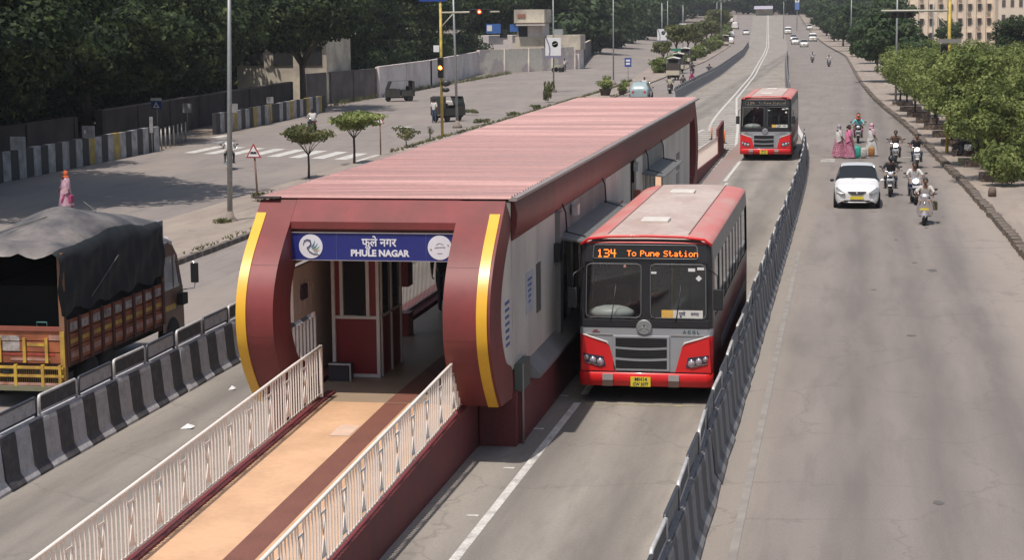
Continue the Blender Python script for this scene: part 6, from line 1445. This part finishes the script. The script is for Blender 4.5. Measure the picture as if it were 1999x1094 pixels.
# weeds in the kerb gap, nobody could count them
def tufts(n, fx, y0, y1, name, z, seed, s=.1, mat=LO):
    r = np.random.RandomState(seed); V = []; F = []
    for k in range(n):
        y = r.uniform(y0, y1); x = fx(y)+r.normal()*.12
        for q in range(5):
            a = r.uniform(0, 6.28); h = s*r.uniform(.5,1.5); o = len(V); V += [(x-.02,y,z),(x+.02,y+.01,z),(x+math.cos(a)*h*.6,y+math.sin(a)*h*.6,z+h)]; F.append((o,o+1,o+2))
    me = bpy.data.meshes.new(name); me.from_pydata(V, [], F); me.materials.append(mat); o = bpy.data.objects.new(name, me); col.objects.link(o); return tag(o, name.replace('_',' ')+' growing along the kerb line', 'grass', kind='stuff')
tufts(500, lambda y: lerp(E_lk, y)-.2, 52, 200, 'verge_grass', .14, 1); tufts(900, lambda y: lerp(E_vl, y)+.2, 100, 210, 'roadside_grass', .14, 2, .16); tufts(400, lambda y: -43.0, 150, 240, 'wall_foot_grass', 0, 3, .4)

# ================================================================== left side walls and buildings
sw_w = M('stripe_white', (.40,.39,.40), .8, scale=2, c2=(.22,.21,.21), fine=.2); sw_k = M('stripe_black', (.035,.032,.035), .8, scale=3); sw_y = M('stripe_yellow', (.42,.29,.05), .8, scale=2, c2=(.25,.19,.07))
def striped(label, pts, n, pat, h):
    r = empty('striped_wall', (0,0,0), 0, label, 'wall'); (x0,y0),(x1,y1) = pts
    for k in range(n):
        a, b_ = k/n, (k+1)/n; xa, ya, xb, yb = x0+(x1-x0)*a, y0+(y1-y0)*a, x0+(x1-x0)*b_, y0+(y1-y0)*b_
        b = MB(); dz = random.uniform(-.03,.03); b.add([(xa,ya+.01,0),(xb,yb-.01,0),(xb-.25,yb-.01,0),(xa-.25,ya+.01,0),(xa,ya+.01,h+dz),(xb,yb-.01,h+dz),(xb-.25,yb-.01,h+dz),(xa-.25,ya+.01,h+dz)], [(0,3,2,1),(4,5,6,7),(0,1,5,4),(1,2,6,5),(2,3,7,6),(3,0,4,7)])
        b.build('painted_panel', {'w':sw_w,'k':sw_k,'y':sw_y}[pat[k % len(pat)]], r)
striped('low wall striped white black and yellow at the left, ending at the steel bollards', [(-38.4,74),(-38.6,103.2)], 34, 'wk'*8+'wkwkwkywkwywkwkwkwkw', 1.38)
striped('farther low wall striped white, black and yellow beyond the zebra crossing', [(-40.3,118),(-40.9,146)], 30, 'kwkwywkwkywkwyk', 1.3)
for x, y, z, w_, h_, lab in ((-38.2,83.6,1.42,.75,.62,'white notice board on the striped wall at the far left'),(-38.3,92.2,1.42,.66,.62,'white notice board on the striped wall left of the blue sign'),(-38.5,101.6,1.1,.2,.9,'narrow white marker board beside the steel bollards'),(-42.8,119.5,1.3,.6,.6,'white notice board on the dark wall right of the blue sign'),(-40.3,121.4,1.2,.62,.6,'white notice board on the farther striped wall, left'),(-40.6,130.5,1.4,.5,.45,'white notice board on the farther striped wall, right')):
    r = empty('notice_board', (x+.05,y,0), 0, lab, 'sign'); b = MB(); b.box(-w_/2, w_/2, -.02, .02, z, z+h_); b.build('board', sw_w if x > -43 else sw_w, r); b = MB(); b.tube([(0,.04,0),(0,.04,z+h_*.8)], .025, 6); b.build('post', MATS['galv'], r)
for k in range(7):
    b = MB(); b.tube([(0,0,0),(0,0,1.15)], .045, 8); b.tube([(0,0,1.15),(0,0,1.19)], .055, 8); tag(b.build('bollard', M('bollard_pale', (.38,.36,.33), .5, .2, scale=6), loc=(-38.75-.17*k, 103.9+1.15*k, 0)), 'steel bollard at the end of the striped wall, %s from the left' % ORD[k], 'bollard', 'steel bollards beside the striped wall')
dk = M('wall_brown_shade', (.075,.052,.046), .9, scale=.6, c2=(.035,.027,.025), coords='World')  # shade under the trees is put into this dark brown
def wall(label, pts, h, mat, name='boundary_wall', th=.25, cop=None, bays=0):
    r = empty(name, (0,0,0), 0, label, 'wall')
    for (x0,y0),(x1,y1) in zip(pts, pts[1:]):
        d = Vector((x1-x0, y1-y0)).normalized(); nx_, ny_ = -d.y*th/2, d.x*th/2; b = MB()
        b.prism([(x0+nx_,y0+ny_),(x1+nx_,y1+ny_),(x1-nx_,y1-ny_),(x0-nx_,y0-ny_)], 'z', -.3, h); b.build('wall_face', mat, r)
        b = MB(); b.prism([(x0+nx_*1.4,y0+ny_*1.4),(x1+nx_*1.4,y1+ny_*1.4),(x1-nx_*1.4,y1-ny_*1.4),(x0-nx_*1.4,y0-ny_*1.4)], 'z', h+.002, h+.08); b.build('coping', cop or mat, r)
        L_ = math.hypot(x1-x0, y1-y0); nb = int(L_/bays) if bays else 0
        for k in range(nb+1 if bays else 0):
            t = k/max(1,nb); px, py = x0+(x1-x0)*t, y0+(y1-y0)*t; b = MB(); b.box(px-.2,px+.2,py-.2,py+.2,-.2,h+.05); b.build('pier', mat, r)
    return r
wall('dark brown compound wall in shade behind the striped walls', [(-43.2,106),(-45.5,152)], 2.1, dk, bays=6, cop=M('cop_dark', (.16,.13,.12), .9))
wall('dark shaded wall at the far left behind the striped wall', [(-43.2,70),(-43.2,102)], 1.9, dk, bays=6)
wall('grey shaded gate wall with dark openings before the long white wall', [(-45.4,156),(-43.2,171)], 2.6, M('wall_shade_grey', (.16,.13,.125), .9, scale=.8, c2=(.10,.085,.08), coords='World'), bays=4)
whm = M('wall_whitewash', (.72,.66,.63), .85, scale=.35, c2=(.56,.49,.47), coords='World', fine=.12, fscale=3)
wall('long whitewashed wall running back from the brown gate', [(-43.0,171.5),(-43.6,196),(-47.2,240)], 2.75, whm, bays=9)
cream = M('wall_cream', (.66,.60,.47), .85, scale=.4, c2=(.38,.33,.28), coords='World', fine=.12, fscale=3)
wall('patchy cream and pink wall facing the road below the hut', [(-47.1,240.3),(-37.6,259)], 2.95, M('wall_patchy', (.80,.74,.62), .85, scale=.28, c2=(.60,.52,.50), lo=.47, hi=.53, coords='World', fine=.12, fscale=3), bays=5)
b = MB(); b.box(-41.2,-37.0,259.6,264,-.1,2.6); ks = b.build('kiosk', whm); tag(ks, 'flat roofed concrete kiosk with cream parapet behind the wave board', 'kiosk')
b = MB(); b.box(-41.4,-36.8,259.4,264.2,2.601,4.6); b.build('parapet', cream, ks); b = MB(); b.box(-40.6,-39.4,260.5,261.5,4.602,5.4); b.build('roof_tank', M('tank_grey', (.3,.31,.32), .5), ks)
gm = M('wall_grey', (.15,.135,.13), .9, scale=.5, coords='World')
wall('dark grey wall between the kiosk and the blue sheet fence', [(-37.5,262),(-50.5,380)], 3.0, gm, cop=cream, bays=20)
bs_ = M('sheet_blue', (.22,.30,.36), .55, .1, scale=.6, c2=(.15,.21,.26), coords='World', stretch=(1,1,.2))
fe = empty('sheet_fence', (0,0,0), 0, 'pale blue metal sheet fence along the left roadside behind the grey wall', 'fence')
for k in range(26):
    t0, t1 = k/26, (k+1)/26; xa, ya, xb, yb = -50.6-10*t0, 381+118*t0, -50.6-10*t1, 381+118*t1; b = MB(); hh = 4.3+.5*math.sin(k*1.3)*.3+(k//6)*.18
    b.add([(xa+(k%2)*.12,ya+.1,-.1),(xb+(k%2)*.12,yb-.05,-.1),(xb-.05,yb-.05,-.1),(xa-.05,ya+.1,-.1),(xa+(k%2)*.12,ya+.1,hh),(xb+(k%2)*.12,yb-.05,hh),(xb-.05,yb-.05,hh),(xa-.05,ya+.1,hh)], [(0,3,2,1),(4,5,6,7),(0,1,5,4),(1,2,6,5),(2,3,7,6),(3,0,4,7)]); b.build('metal_sheet', bs_, fe)
# hut above the wall
hu = empty('roadside_building', (0,0,0), 0, 'cream building with flat parapet roof, dark doorways and blue boards beyond the white wall', 'building')
def hb(nm, mt_, *bx): b = MB(); b.box(*bx); return b.build(nm, mt_, hu)
hb('wall', cream, -46.2,-42.2,262,268,0,4.4); hb('wall', whm, -46.0,-42.4,262.2,268,4.402,6.2); hb('wall', whm, -51.5,-46.21,262.5,268,0,4.6)
hb('sunshade', M('shade_pale', (.55,.5,.46), .8), -45.9,-41.9,260.9,262.1,5.9,6.1); hb('parapet', cream, -46.3,-42.1,261.8,268.2,6.3,8.1); hb('parapet_band', M('band_brown', (.18,.12,.09), .8), -46.35,-42.05,261.7,268.3,6.2,6.299)
for x0, x1 in ((-45.7,-44.5),(-48.4,-47.4)): hb('doorway', MATS['dark_gap'], x0,x1,262.1 if x0 > -46 else 262.4,262.3 if x0 > -46 else 262.6,4.3,5.9 if x0 > -46 else 4.599+.9)
hb('sign_plate', M('plate_brick', (.32,.14,.09), .8), -45.8,-44.7,261.7,261.8,7.0,7.5)
hb('blue_board', M('board_blue', (.05,.14,.42), .5), -46.9,-45.7,261.9,262.0,5.1,6.1); hb('blue_board', MATS['board_blue'], -50.2,-48.2,261.9,262.0,4.9,6.2); hb('board_print', MATS['sign_white'], -50.1,-49.4,261.85,261.89,5.2,6.0)
# shaded cream building behind the brown wall
sb = empty('low_building', (0,0,0), 0, 'cream low building glimpsed under the dark trees behind the brown wall', 'building')
def sbx(nm, mt_, *bx): b = MB(); b.box(*bx); return b.build(nm, mt_, sb)
sbx('wall', cream, -52.6,-44.6,160,168,0,5.7); sbx('roof_slab', whm, -53,-44.2,159.4,168.5,5.702,6.0)
for k in range(3): w_ = sbx('window', MATS['dark_gap'], -51.9+k*2.6,-50.2+k*2.6,159.9,160.05,3.3,4.9)
# far building, boards
fb = empty('office_block', (0,0,0), 0, 'pale block with cream and blue facade far left among the trees', 'building')
def fbx(nm, mt_, *bx): b = MB(); b.box(*bx); return b.build(nm, mt_, fb)
fbx('wall', M('block_cream', (.55,.56,.42), .8), -70,-66.2,640,652,0,13); fbx('wall', M('block_grey', (.4,.42,.45), .8), -76,-70.01,641,652,0,15)
for k in range(3):
    for j in range(2): fbx('window', M('win_slate', (.10,.13,.17), .4), -75.5+j*2.8,-73.6+j*2.8,640.8,641,3+k*3.6,5+k*3.6)
ap = empty('apartment_block', (0,0,0), 0, 'tall beige apartment block with vertical ribs behind the right footpath trees', 'building')
apm = M('apartment_beige', (.74,.63,.50), .85, scale=.3, c2=(.64,.54,.44), coords='World'); apw = M('apartment_window', (.10,.085,.08), .4)
b = MB(); b.box(10.2,33,420,440,0,22); b.build('wall', apm, ap)
for k in range(12):
    x = 10.3+k*1.98; b = MB(); b.box(x,x+.45,419.55,419.99,0,22); b.build('rib', apm, ap)
for k in range(11):
    for f in range(7):
        x = 11.1+k*1.98; z = 1.2+f*3.0; b = MB(); b.box(x,x+.75,419.9,419.985,z,z+1.5); o = b.build('window', apw, ap)
        if (k+f) % 2 == 0: q = MB(); q.box(x-.1,x+.6,419.5,419.88,z-.65,z-.2); q.build('air_conditioner', M('ac_grey', (.30,.26,.23), .6), o)
        q = MB(); q.box(x-.12,x+.87,419.45,419.88,z+1.55,z+1.66); q.build('sunshade', apm, o)
b = MB(); b.box(28.5,40,410,419,0,16); b.build('side_wing', apm, ap)
for k in range(4):
    for f in range(4): b = MB(); b.box(29.2+k*1.7,29.9+k*1.7,409.9,409.98,2+f*3,3.4+f*3); b.build('window', apw, ap)

# ================================================================== street furniture
def pole(label, x, y, h, r_=.075, arm=None, mat=None, group=None, base=True):
    p = empty('street_lamp', (x,y,0), 0, label, 'street lamp', group); mat = mat or MATS['galv']
    b = MB(); b.tube([(0,0,0),(0,0,h*.5),(0,0,h)], [r_*1.15, r_, r_*.7], 10); b.build('pole', mat, p)
    if base: b = MB(); b.lathe([(.34,0),(.30,.18),(.16,.30),(.12,.5),(.1,.5)], (0,0,0), 10); b.build('base', M('pole_base', (.24,.20,.17), .9), p)
    b = MB(); b.tube([(0,0,h),(.0+(arm or 1)*.6,0,h+.35),((arm or 1)*1.5,0,h+.5)], [.05,.04,.03], 7); b.build('bracket_arm', mat, p)
    b = MB(); b.ell(((arm or 1)*1.8,0,h+.5),(.35,.12,.07),0,10,6); b.build('lamp_head', MATS['metal_grey'], p); return p
p_ = pole('tall grey lamp post on the verge left of the red triangle sign', -22.1, 65.9, 9.4, .085, -1); p_.rotation_euler = (0, R_(1.6), 0)
p2_ = pole('grey lamp post just right of the yellow signal pole', -25.95, 124.8, 9.4, .08, 1); p2_.rotation_euler = (0, R_(-1.0), 0)
bp = pole('lamp post carrying the white board with grey wave beside the cream wall', -28.5, 182.6, 9.5, .07, 1)
pole('thin lamp post between the blue sheet fence and the blue bus sign', -25.2, 202.3, 9.5, .07, 1)
pole('grey lamp post standing among the footpath trees on the right', 3.0, 151.5, 9.5, .08, -1)
for x, y, lab in ((9.4,250,'lamp post in front of the apartment block'),(-1.0,330,'far lamp post at the right roadside'),(-31.8,330,'lamp post by the second white board on the planted median'),(-29.6,430,'lamp post behind the diamond board'),(-35.5,500,'lamp post left of the big blue board'),(-18.5,500,'lamp post between the bus lanes far away')): pole(lab, x, y, 9.5, .09, 1, base=False).location.z = gz(y)
def wave_board(label, x0, x1, z0, z1, y, par=None, diamond=False):
    r = empty('advert_board', (0,0,0), 0, label, 'sign'); zb = gz(y); xc, zc, w_, h_ = (x0+x1)/2, (z0+z1)/2, x1-x0, z1-z0
    b = MB()
    if diamond: b.prism([(xc-w_/2,zc),(xc,zc-h_/2),(xc+w_/2,zc),(xc,zc+h_/2)], 'y', y-.08, y-.02)
    else: b.box(x0,x1,y-.2,y-.12,z0,z1)
    b.build('panel', MATS['sign_white'], r)
    yy = y-.205 if not diamond else y-.085; b = MB(); V = []
    if not diamond:
        for k in range(9):
            t = k/8; xw = x0+w_*(.06+.12*math.sin(t*3.3+.4)+.10*(1-t)); V += [(xw,yy,z0+h_*t),(xw+w_*.09,yy,z0+h_*t)]
        b.add(V, [(2*i,2*i+1,2*i+3,2*i+2) for i in range(8)]); b.box(x0,x1,yy,yy+.003,z0-.22,z0-.02); b.build('wave_print', M('print_violet', (.24,.22,.33), .6), r)
    b = MB(); b.lathe([(0,0),(.30*min(w_,1.6)/1.5,0)], (xc+w_*.12,yy-.004,zc+h_*.14), 20, 'y'); b.build('roundel', M('print_slate', (.20,.20,.25), .6), r)
    b = MB(); b.tube([(xc-.06,yy-.01,zc+h_*.10),(xc+w_*.12,yy-.01,zc+h_*.14),(xc+w_*.24,yy-.01,zc+h_*.20)], .018, 5); b.build('roundel_stroke', MATS['sign_white'], r); return r
wave_board('white board with violet wave and round emblem on the lamp post by the cream wall', -29.25, -27.75, 3.5, 5.2, 182.6)
wave_board('white board with round emblem standing left of the goods three wheeler', -30.5, -29.0, 3.25, 5.0, 300); wave_board('white board with round emblem farther along, above the green sign', -35.3, -33.8, 3.45, 5.3, 390)
for x, y in ((-29.8,300.2),(-34.5,390.2)): b = MB(); b.tube([(x,y,0),(x,y,9)], .08, 8); tag(b.build('board_pole', MATS['galv']), 'post holding the white emblem board at %s distance' % ('nearer' if y < 350 else 'farther'), 'post')
wave_board('small white diamond board on the planted median', -32.2,-30.5,3.6,5.4,429.8,diamond=True)
def rect_sign(label, x, y, z0, z1, w_, face, hpole=None, nm='traffic_sign', extras=()):
    r = empty(nm, (x,y,gz(y)), 0, label, 'sign'); b = MB(); b.tube([(0,0,0),(0,0,hpole or z1)], .035 if y < 250 else .1, 7); b.build('post', MATS['galv'], r)
    b = MB(); b.box(-w_/2,w_/2,-.09 if y < 250 else -.2,-.06 if y < 250 else -.15,z0,z1); pl_ = b.build('panel', face, r)
    for nm2, mt2, x0, x1, za, zb in extras: b = MB(); b.box(x0,x1,-.10 if y < 250 else -.22,-.092 if y < 250 else -.201,za,zb); b.build(nm2, mt2, pl_)
    return r
rect_sign('blue bus stop sign with white bus symbol above the potted shrubs', -23.6, 201.9, 1.87, 2.8, .72, MATS['sign_blue'], extras=(('symbol', MATS['sign_white'], -.22,.22,2.42,2.62),('symbol', MATS['sign_white'], -.22,.22,2.08,2.30)))
s_ = rect_sign('blue pedestrian crossing sign with white triangle beside the steel bollards', -42.7, 113.9, 1.85, 2.32, .66, MATS['sign_blue'], 2.5, extras=(('name_strip', MATS['sign_white'], -.36,.36,2.34,2.52),))
b = MB(); b.prism([(-.22,1.9),(.22,1.9),(0,2.28)], 'y', -.10, -.095); b.build('symbol', MATS['sign_white'], s_); b = MB(); b.prism([(-.08,1.97),(.08,1.97),(.02,2.14)], 'y', -.106, -.101); b.build('symbol_figure', MATS['sign_blue'], s_)
rect_sign('blue topped bus rapid transit pole sign behind the far cars', -17.4, 575, 6.2, 8.3, 1.25, M('brt_blue', (.12,.22,.5), .5), 9, extras=(('emblem', MATS['sign_white'], -.62,.62,8.32,9.6),('emblem_mark', MATS['print_slate'], -.2,.2,8.7,9.2)))
rect_sign('big blue direction board spanning over the far left road', -44.2, 640, 8.2, 12.5, 5.2, MATS['sign_blue'], 12.5, extras=(('lettering_bar', MATS['sign_white'], -2.0,-.2,9.1,9.35),('lettering_bar', MATS['sign_white'], .2,2.1,9.0,9.3)))
rect_sign('green strip sign on the median near the goods three wheeler', -24.6, 268, 2.2, 2.55, 1.3, M('sign_green', (.03,.2,.12), .5))
def tri_sign(label, x, y, zt, s, symbol, px=0):
    r = empty('warning_sign', (x,y,.13), 0, label, 'sign'); b = MB(); b.tube([(px,0,0),(0,0,zt-.2)], .04, 7); b.build('post', M('post_rust', (.22,.14,.10), .8, scale=5), r)
    h = s*.9; T_ = lambda k, z0=0: [(-s/2*k, zt-h+(1-k)*h*.33), (s/2*k, zt-h+(1-k)*h*.33), (0, zt-(1-k)*h*.67)]
    b = MB(); b.prism(T_(1), 'y', -.08, -.05); p_ = b.build('panel', M('sign_red_faded', (.40,.05,.05), .5), r); b = MB(); b.prism(T_(.72), 'y', -.09, -.081); q_ = b.build('panel_face', MATS['sign_white'], p_)
    b = MB()
    if symbol == 'bump': b.box(-s*.20,s*.20,-.098,-.092,zt-h*.72,zt-h*.62); b.ell((-s*.09,-.095,zt-h*.62),(s*.09,.003,s*.06),0,10,4); b.ell((s*.09,-.095,zt-h*.62),(s*.09,.003,s*.06),0,10,4)
    else: b.tube([(-s*.04,-.095,zt-h*.78),(0,-.095,zt-h*.55),(0,-.095,zt-h*.38)], .02, 5); b.tube([(s*.06,-.095,zt-h*.78),(0,-.095,zt-h*.55)], .018, 5)
    b.build('symbol', MATS['black_plastic'], q_); return r
tri_sign('red bordered triangle sign with speed breaker symbol, left of the station roof', -23.33, 72.8, 2.35, .64, 'bump', .1); tri_sign('small white triangle pedestrian sign right of the two saplings', -24.6, 98.4, 2.1, .5, 'man')
def signal(label, x, y, h, zarm, xa, heads, group=None):
    r = empty('traffic_signal', (x,y,0), 0, label, 'traffic signal'); b = MB(); b.tube([(0,0,0),(0,0,h)], .085, 10); b.build('pole', MATS['yellow_pole'], r)
    s = 1 if xa > 0 else -1; b = MB(); b.tube([(0,0,zarm),(xa,0,zarm+.02)], .055, 8); b.tube([(0,0,zarm-.9),(s*.8,0,zarm-.05)], .035, 6); b.build('arm', M('arm_grey', (.5,.47,.38), .5), r)
    for (hx, hz, horiz, lit) in heads:
        b = MB(); 
        if horiz: b.box(hx-.62,hx+.62,-.22,-.02,hz-.17,hz+.17)
        else: b.box(hx-.17,hx+.17,-.28,-.08,hz-.62,hz+.62)
        hd = b.build('signal_head', MATS['black_plastic'], r, bevel=.02)
        for k in (-1,0,1):
            c = (hx+.38*k, -.24, hz) if horiz else (hx, -.30, hz+.38*k); l = lit == k
            b = MB(); b.lathe([(0,-.012),(.11,0),(.13,.01)], c, 16, 'y'); b.build('lens', (MATS['red_lamp'] if horiz else MATS['amber_lamp']) if l else M('lens_dark', (.04,.035,.03), .3), hd)
            if l: b = MB(); b.lathe([(0,-.014),(.06,-.012)], c, 12, 'y'); b.build('lamp_core', MATS['amber_core'], hd)
            b = MB(); vs = []
            for q in range(7):
                a = math.pi*q/6; vs += [(c[0]+.14*math.cos(a),c[1],c[2]+.14*math.sin(a)),(c[0]+.14*math.cos(a),c[1]-.16,c[2]+.14*math.sin(a))]
            b.add(vs, [(2*i,2*i+1,2*i+3,2*i+2) for i in range(6)]); b.build('visor', MATS['black_plastic'], hd)
    return r
sg1 = signal('yellow traffic signal pole with amber light lit, left of the station roof', -24.9, 115.2, 8.6, 7.57, 3.65, [(0,4.25,False,0),(2.45,7.6,True,0)])
b = MB(); b.box(-1.3,.4,-.12,-.08,8.25,9.2); b.build('sign_panel', MATS['sign_blue'], sg1); b = MB(); b.box(-.45,-.1,-.1,.1,5.2,5.6); b.build('loudspeaker', MATS['sign_white'], sg1); b = MB(); b.ell((.3,-.2,3.3),(.32,.15,.2),0,8,5); b.ell((.3,-.2,2.9),(.25,.12,.15),0,8,5); b.build('cable_bundle', MATS['black_plastic'], sg1)
sg2 = signal('yellow traffic signal pole on the right footpath, its lamps unlit', 4.6, 100.5, 8.9, 7.38, -3.4, [(-2.4,7.2,True,5),(-.25,5.1,False,5),(-.35,4.1,False,5)])
b = MB(); b.box(-.6,.6,-.12,-.06,5.75,5.95); b.build('sign_panel', M('panel_dull', (.25,.24,.22), .6), sg2)
# planters, milestone, cones, litter
brick = M('planter_brick', (.19,.14,.11), .9, scale=5, c2=(.11,.08,.065), fine=.3, fscale=15, bump=.5, bscale=12)
pls = [(84.6,1.75),(92.5,1.75),(99.5,1.75),(106.8,1.75),(114.2,1.75),(121.5,1.75),(128.6,1.75),(136,1.75),(143.5,1.75),(152,1.75)]
for i, (y, off) in enumerate(pls):
    x = lerp(E_kerb, y)+off-.1; r = empty('planter', (x,y,.14), random.uniform(-.06,.06), 'low brick tree planter on the right footpath, %s from the camera' % ORD[i], 'planter', 'brick planters on the right footpath')
    for (x0,x1,y0,y1) in ((-.75,.75,-.7,-.52),(-.75,.75,.52,.7),(-.75,-.57,-.515,.515),(.57,.75,-.515,.515)): b = MB(); b.box(x0,x1,y0,y1,0,.3); b.build('planter_side', brick, r)
    b = MB(); b.box(-.57,.57,-.52,.52,0,.16); b.build('soil', M('soil', (.07,.05,.04), .95, scale=6), r)
b = MB(); b.box(-.3,.3,-.2,.2,0,.3); tag(b.build('kerb_block', M('block_yellow', (.42,.36,.2), .8, scale=5), loc=(5.1,93.4,.14)), 'loose yellowish concrete block on the footpath near the second planter', 'block')
b = MB(); b.lathe([(.16,0),(.16,.22),(.12,.34),(.03,.40)], (0,0,0), 10); tag(b.build('milestone', brick, loc=(5.3,77.2,.14)), 'small rounded marker stone standing alone on the near footpath', 'stone')
for i, (x, y) in enumerate(((-9.3,113.5),(-8.3,113.0),(-7.35,110.0))):
    r = empty('lane_post', (x,y,.012), 0, 'orange flexible lane post on the hatched area, %s' % ['leftmost','middle one','nearest the second bus'][i], 'lane post', 'orange lane posts'); b = MB(); b.tube([(0,0,0),(0,0,.75)], .05, 8); b.build('post', M('post_orange', (.7,.18,.06), .5), r); b = MB(); b.lathe([(.14,0),(.14,.04)], (0,0,0), 10); b.build('base', MATS['rubber'], r)
rr = random.Random(9)
for i, (x, y, s, lab) in enumerate(((-11.85,32.6,.12,'scrap of white litter in the left bus lane beside the ramp'),(-12.2,36.2,.07,'tiny white scrap near the left barrier'))):
    b = MB(); b.add([(-s,-.5*s,.0),(s*.8,-.6*s,.02),(s,.5*s,.04),(-.7*s,.6*s,.01),(0,0,.09)], [(0,1,4),(1,2,4),(2,3,4),(3,0,4)]); tag(b.build('litter', MATS['sign_white'], loc=(x,y,.012)), lab, 'litter')
# people by the far railing
person('walk', C_dk, C_den, 'person in blue walking by the barrier just above the station roof end', (-15.9,180,.01), PI, 'short'); person('walk', C_mag, C_mar, 'person in red walking by the barrier above the station roof end', (-15.6,186,.01), PI, 'scarf', headc=C_mag)
# street traffic far on the left: a few pale blocks of lorry and shelter
tt = three_wheeler('tan goods three wheeler far up the left road behind the white cars', (-36.6,560,gz(560)), PI, True)
# slabs of the shelter and shops where the road bends
sh = empty('roadside_shop', (0,0,0), 0, 'low shop with lilac awning where the left road bends away', 'building'); b = MB(); b.box(-38,-32,742,752,5,9.5); b.build('wall', cream, sh); b = MB(); b.add([(-38.5,738,8.6),(-31.5,738,8.6),(-31.5,742,9.8),(-38.5,742,9.8)], [(0,1,2,3)]); b.build('awning', M('awning_lilac', (.4,.38,.45), .7), sh)
LG2 = 'far vehicles on the left road'
three_wheeler('yellowish goods three wheeler beside the diamond board', (-28.2,425,gz(425)), PI, True)
copy_tree(van0, (-36.8,600,gz(600)+.01), PI, 'pale van far up the left road before the lilac awning shop', LG2); copy_tree(car1, (-42,660,gz(660)+.01), PI, 'tiny pale car farthest up the left road', LG2)
# shrubs spilling down between the first footpath trees
for i, (x, y, s, lab) in enumerate(((6.9,96.0,1.5,'leafy shrub behind the yellow block on the footpath'),(6.4,103.4,1.3,'leafy shrub beyond the parked motorcycles'),(7.6,92,1.8,'tall leafy shrub at the right edge above the first planter'),(5.9,110.5,1.1,'leafy shrub between the fourth and fifth planters'),(6.0,118,1.1,'leafy shrub between the fifth and sixth planters'))): tree('shrub', (x, y, .13), lab, crS, None, .75, i, s, None, 'shrub')
# haze: one even volume round everything
hz = MB(); hz.box(-260,120,-20,1000,-1.5,60); hm = bpy.data.materials.new('haze'); hm.use_nodes = True; hn = hm.node_tree; hn.nodes.clear(); ho = hn.nodes.new('ShaderNodeOutputMaterial'); pv = hn.nodes.new('ShaderNodeVolumePrincipled'); pv.inputs['Color'].default_value = (.85,.88,.92,1); pv.inputs['Density'].default_value = .00022; pv.inputs['Anisotropy'].default_value = .2; hn.links.new(pv.outputs[0], ho.inputs['Volume'])
if HAZE: tag(hz.build('haze', hm), 'thin pale haze over the whole street', 'haze', kind='stuff')
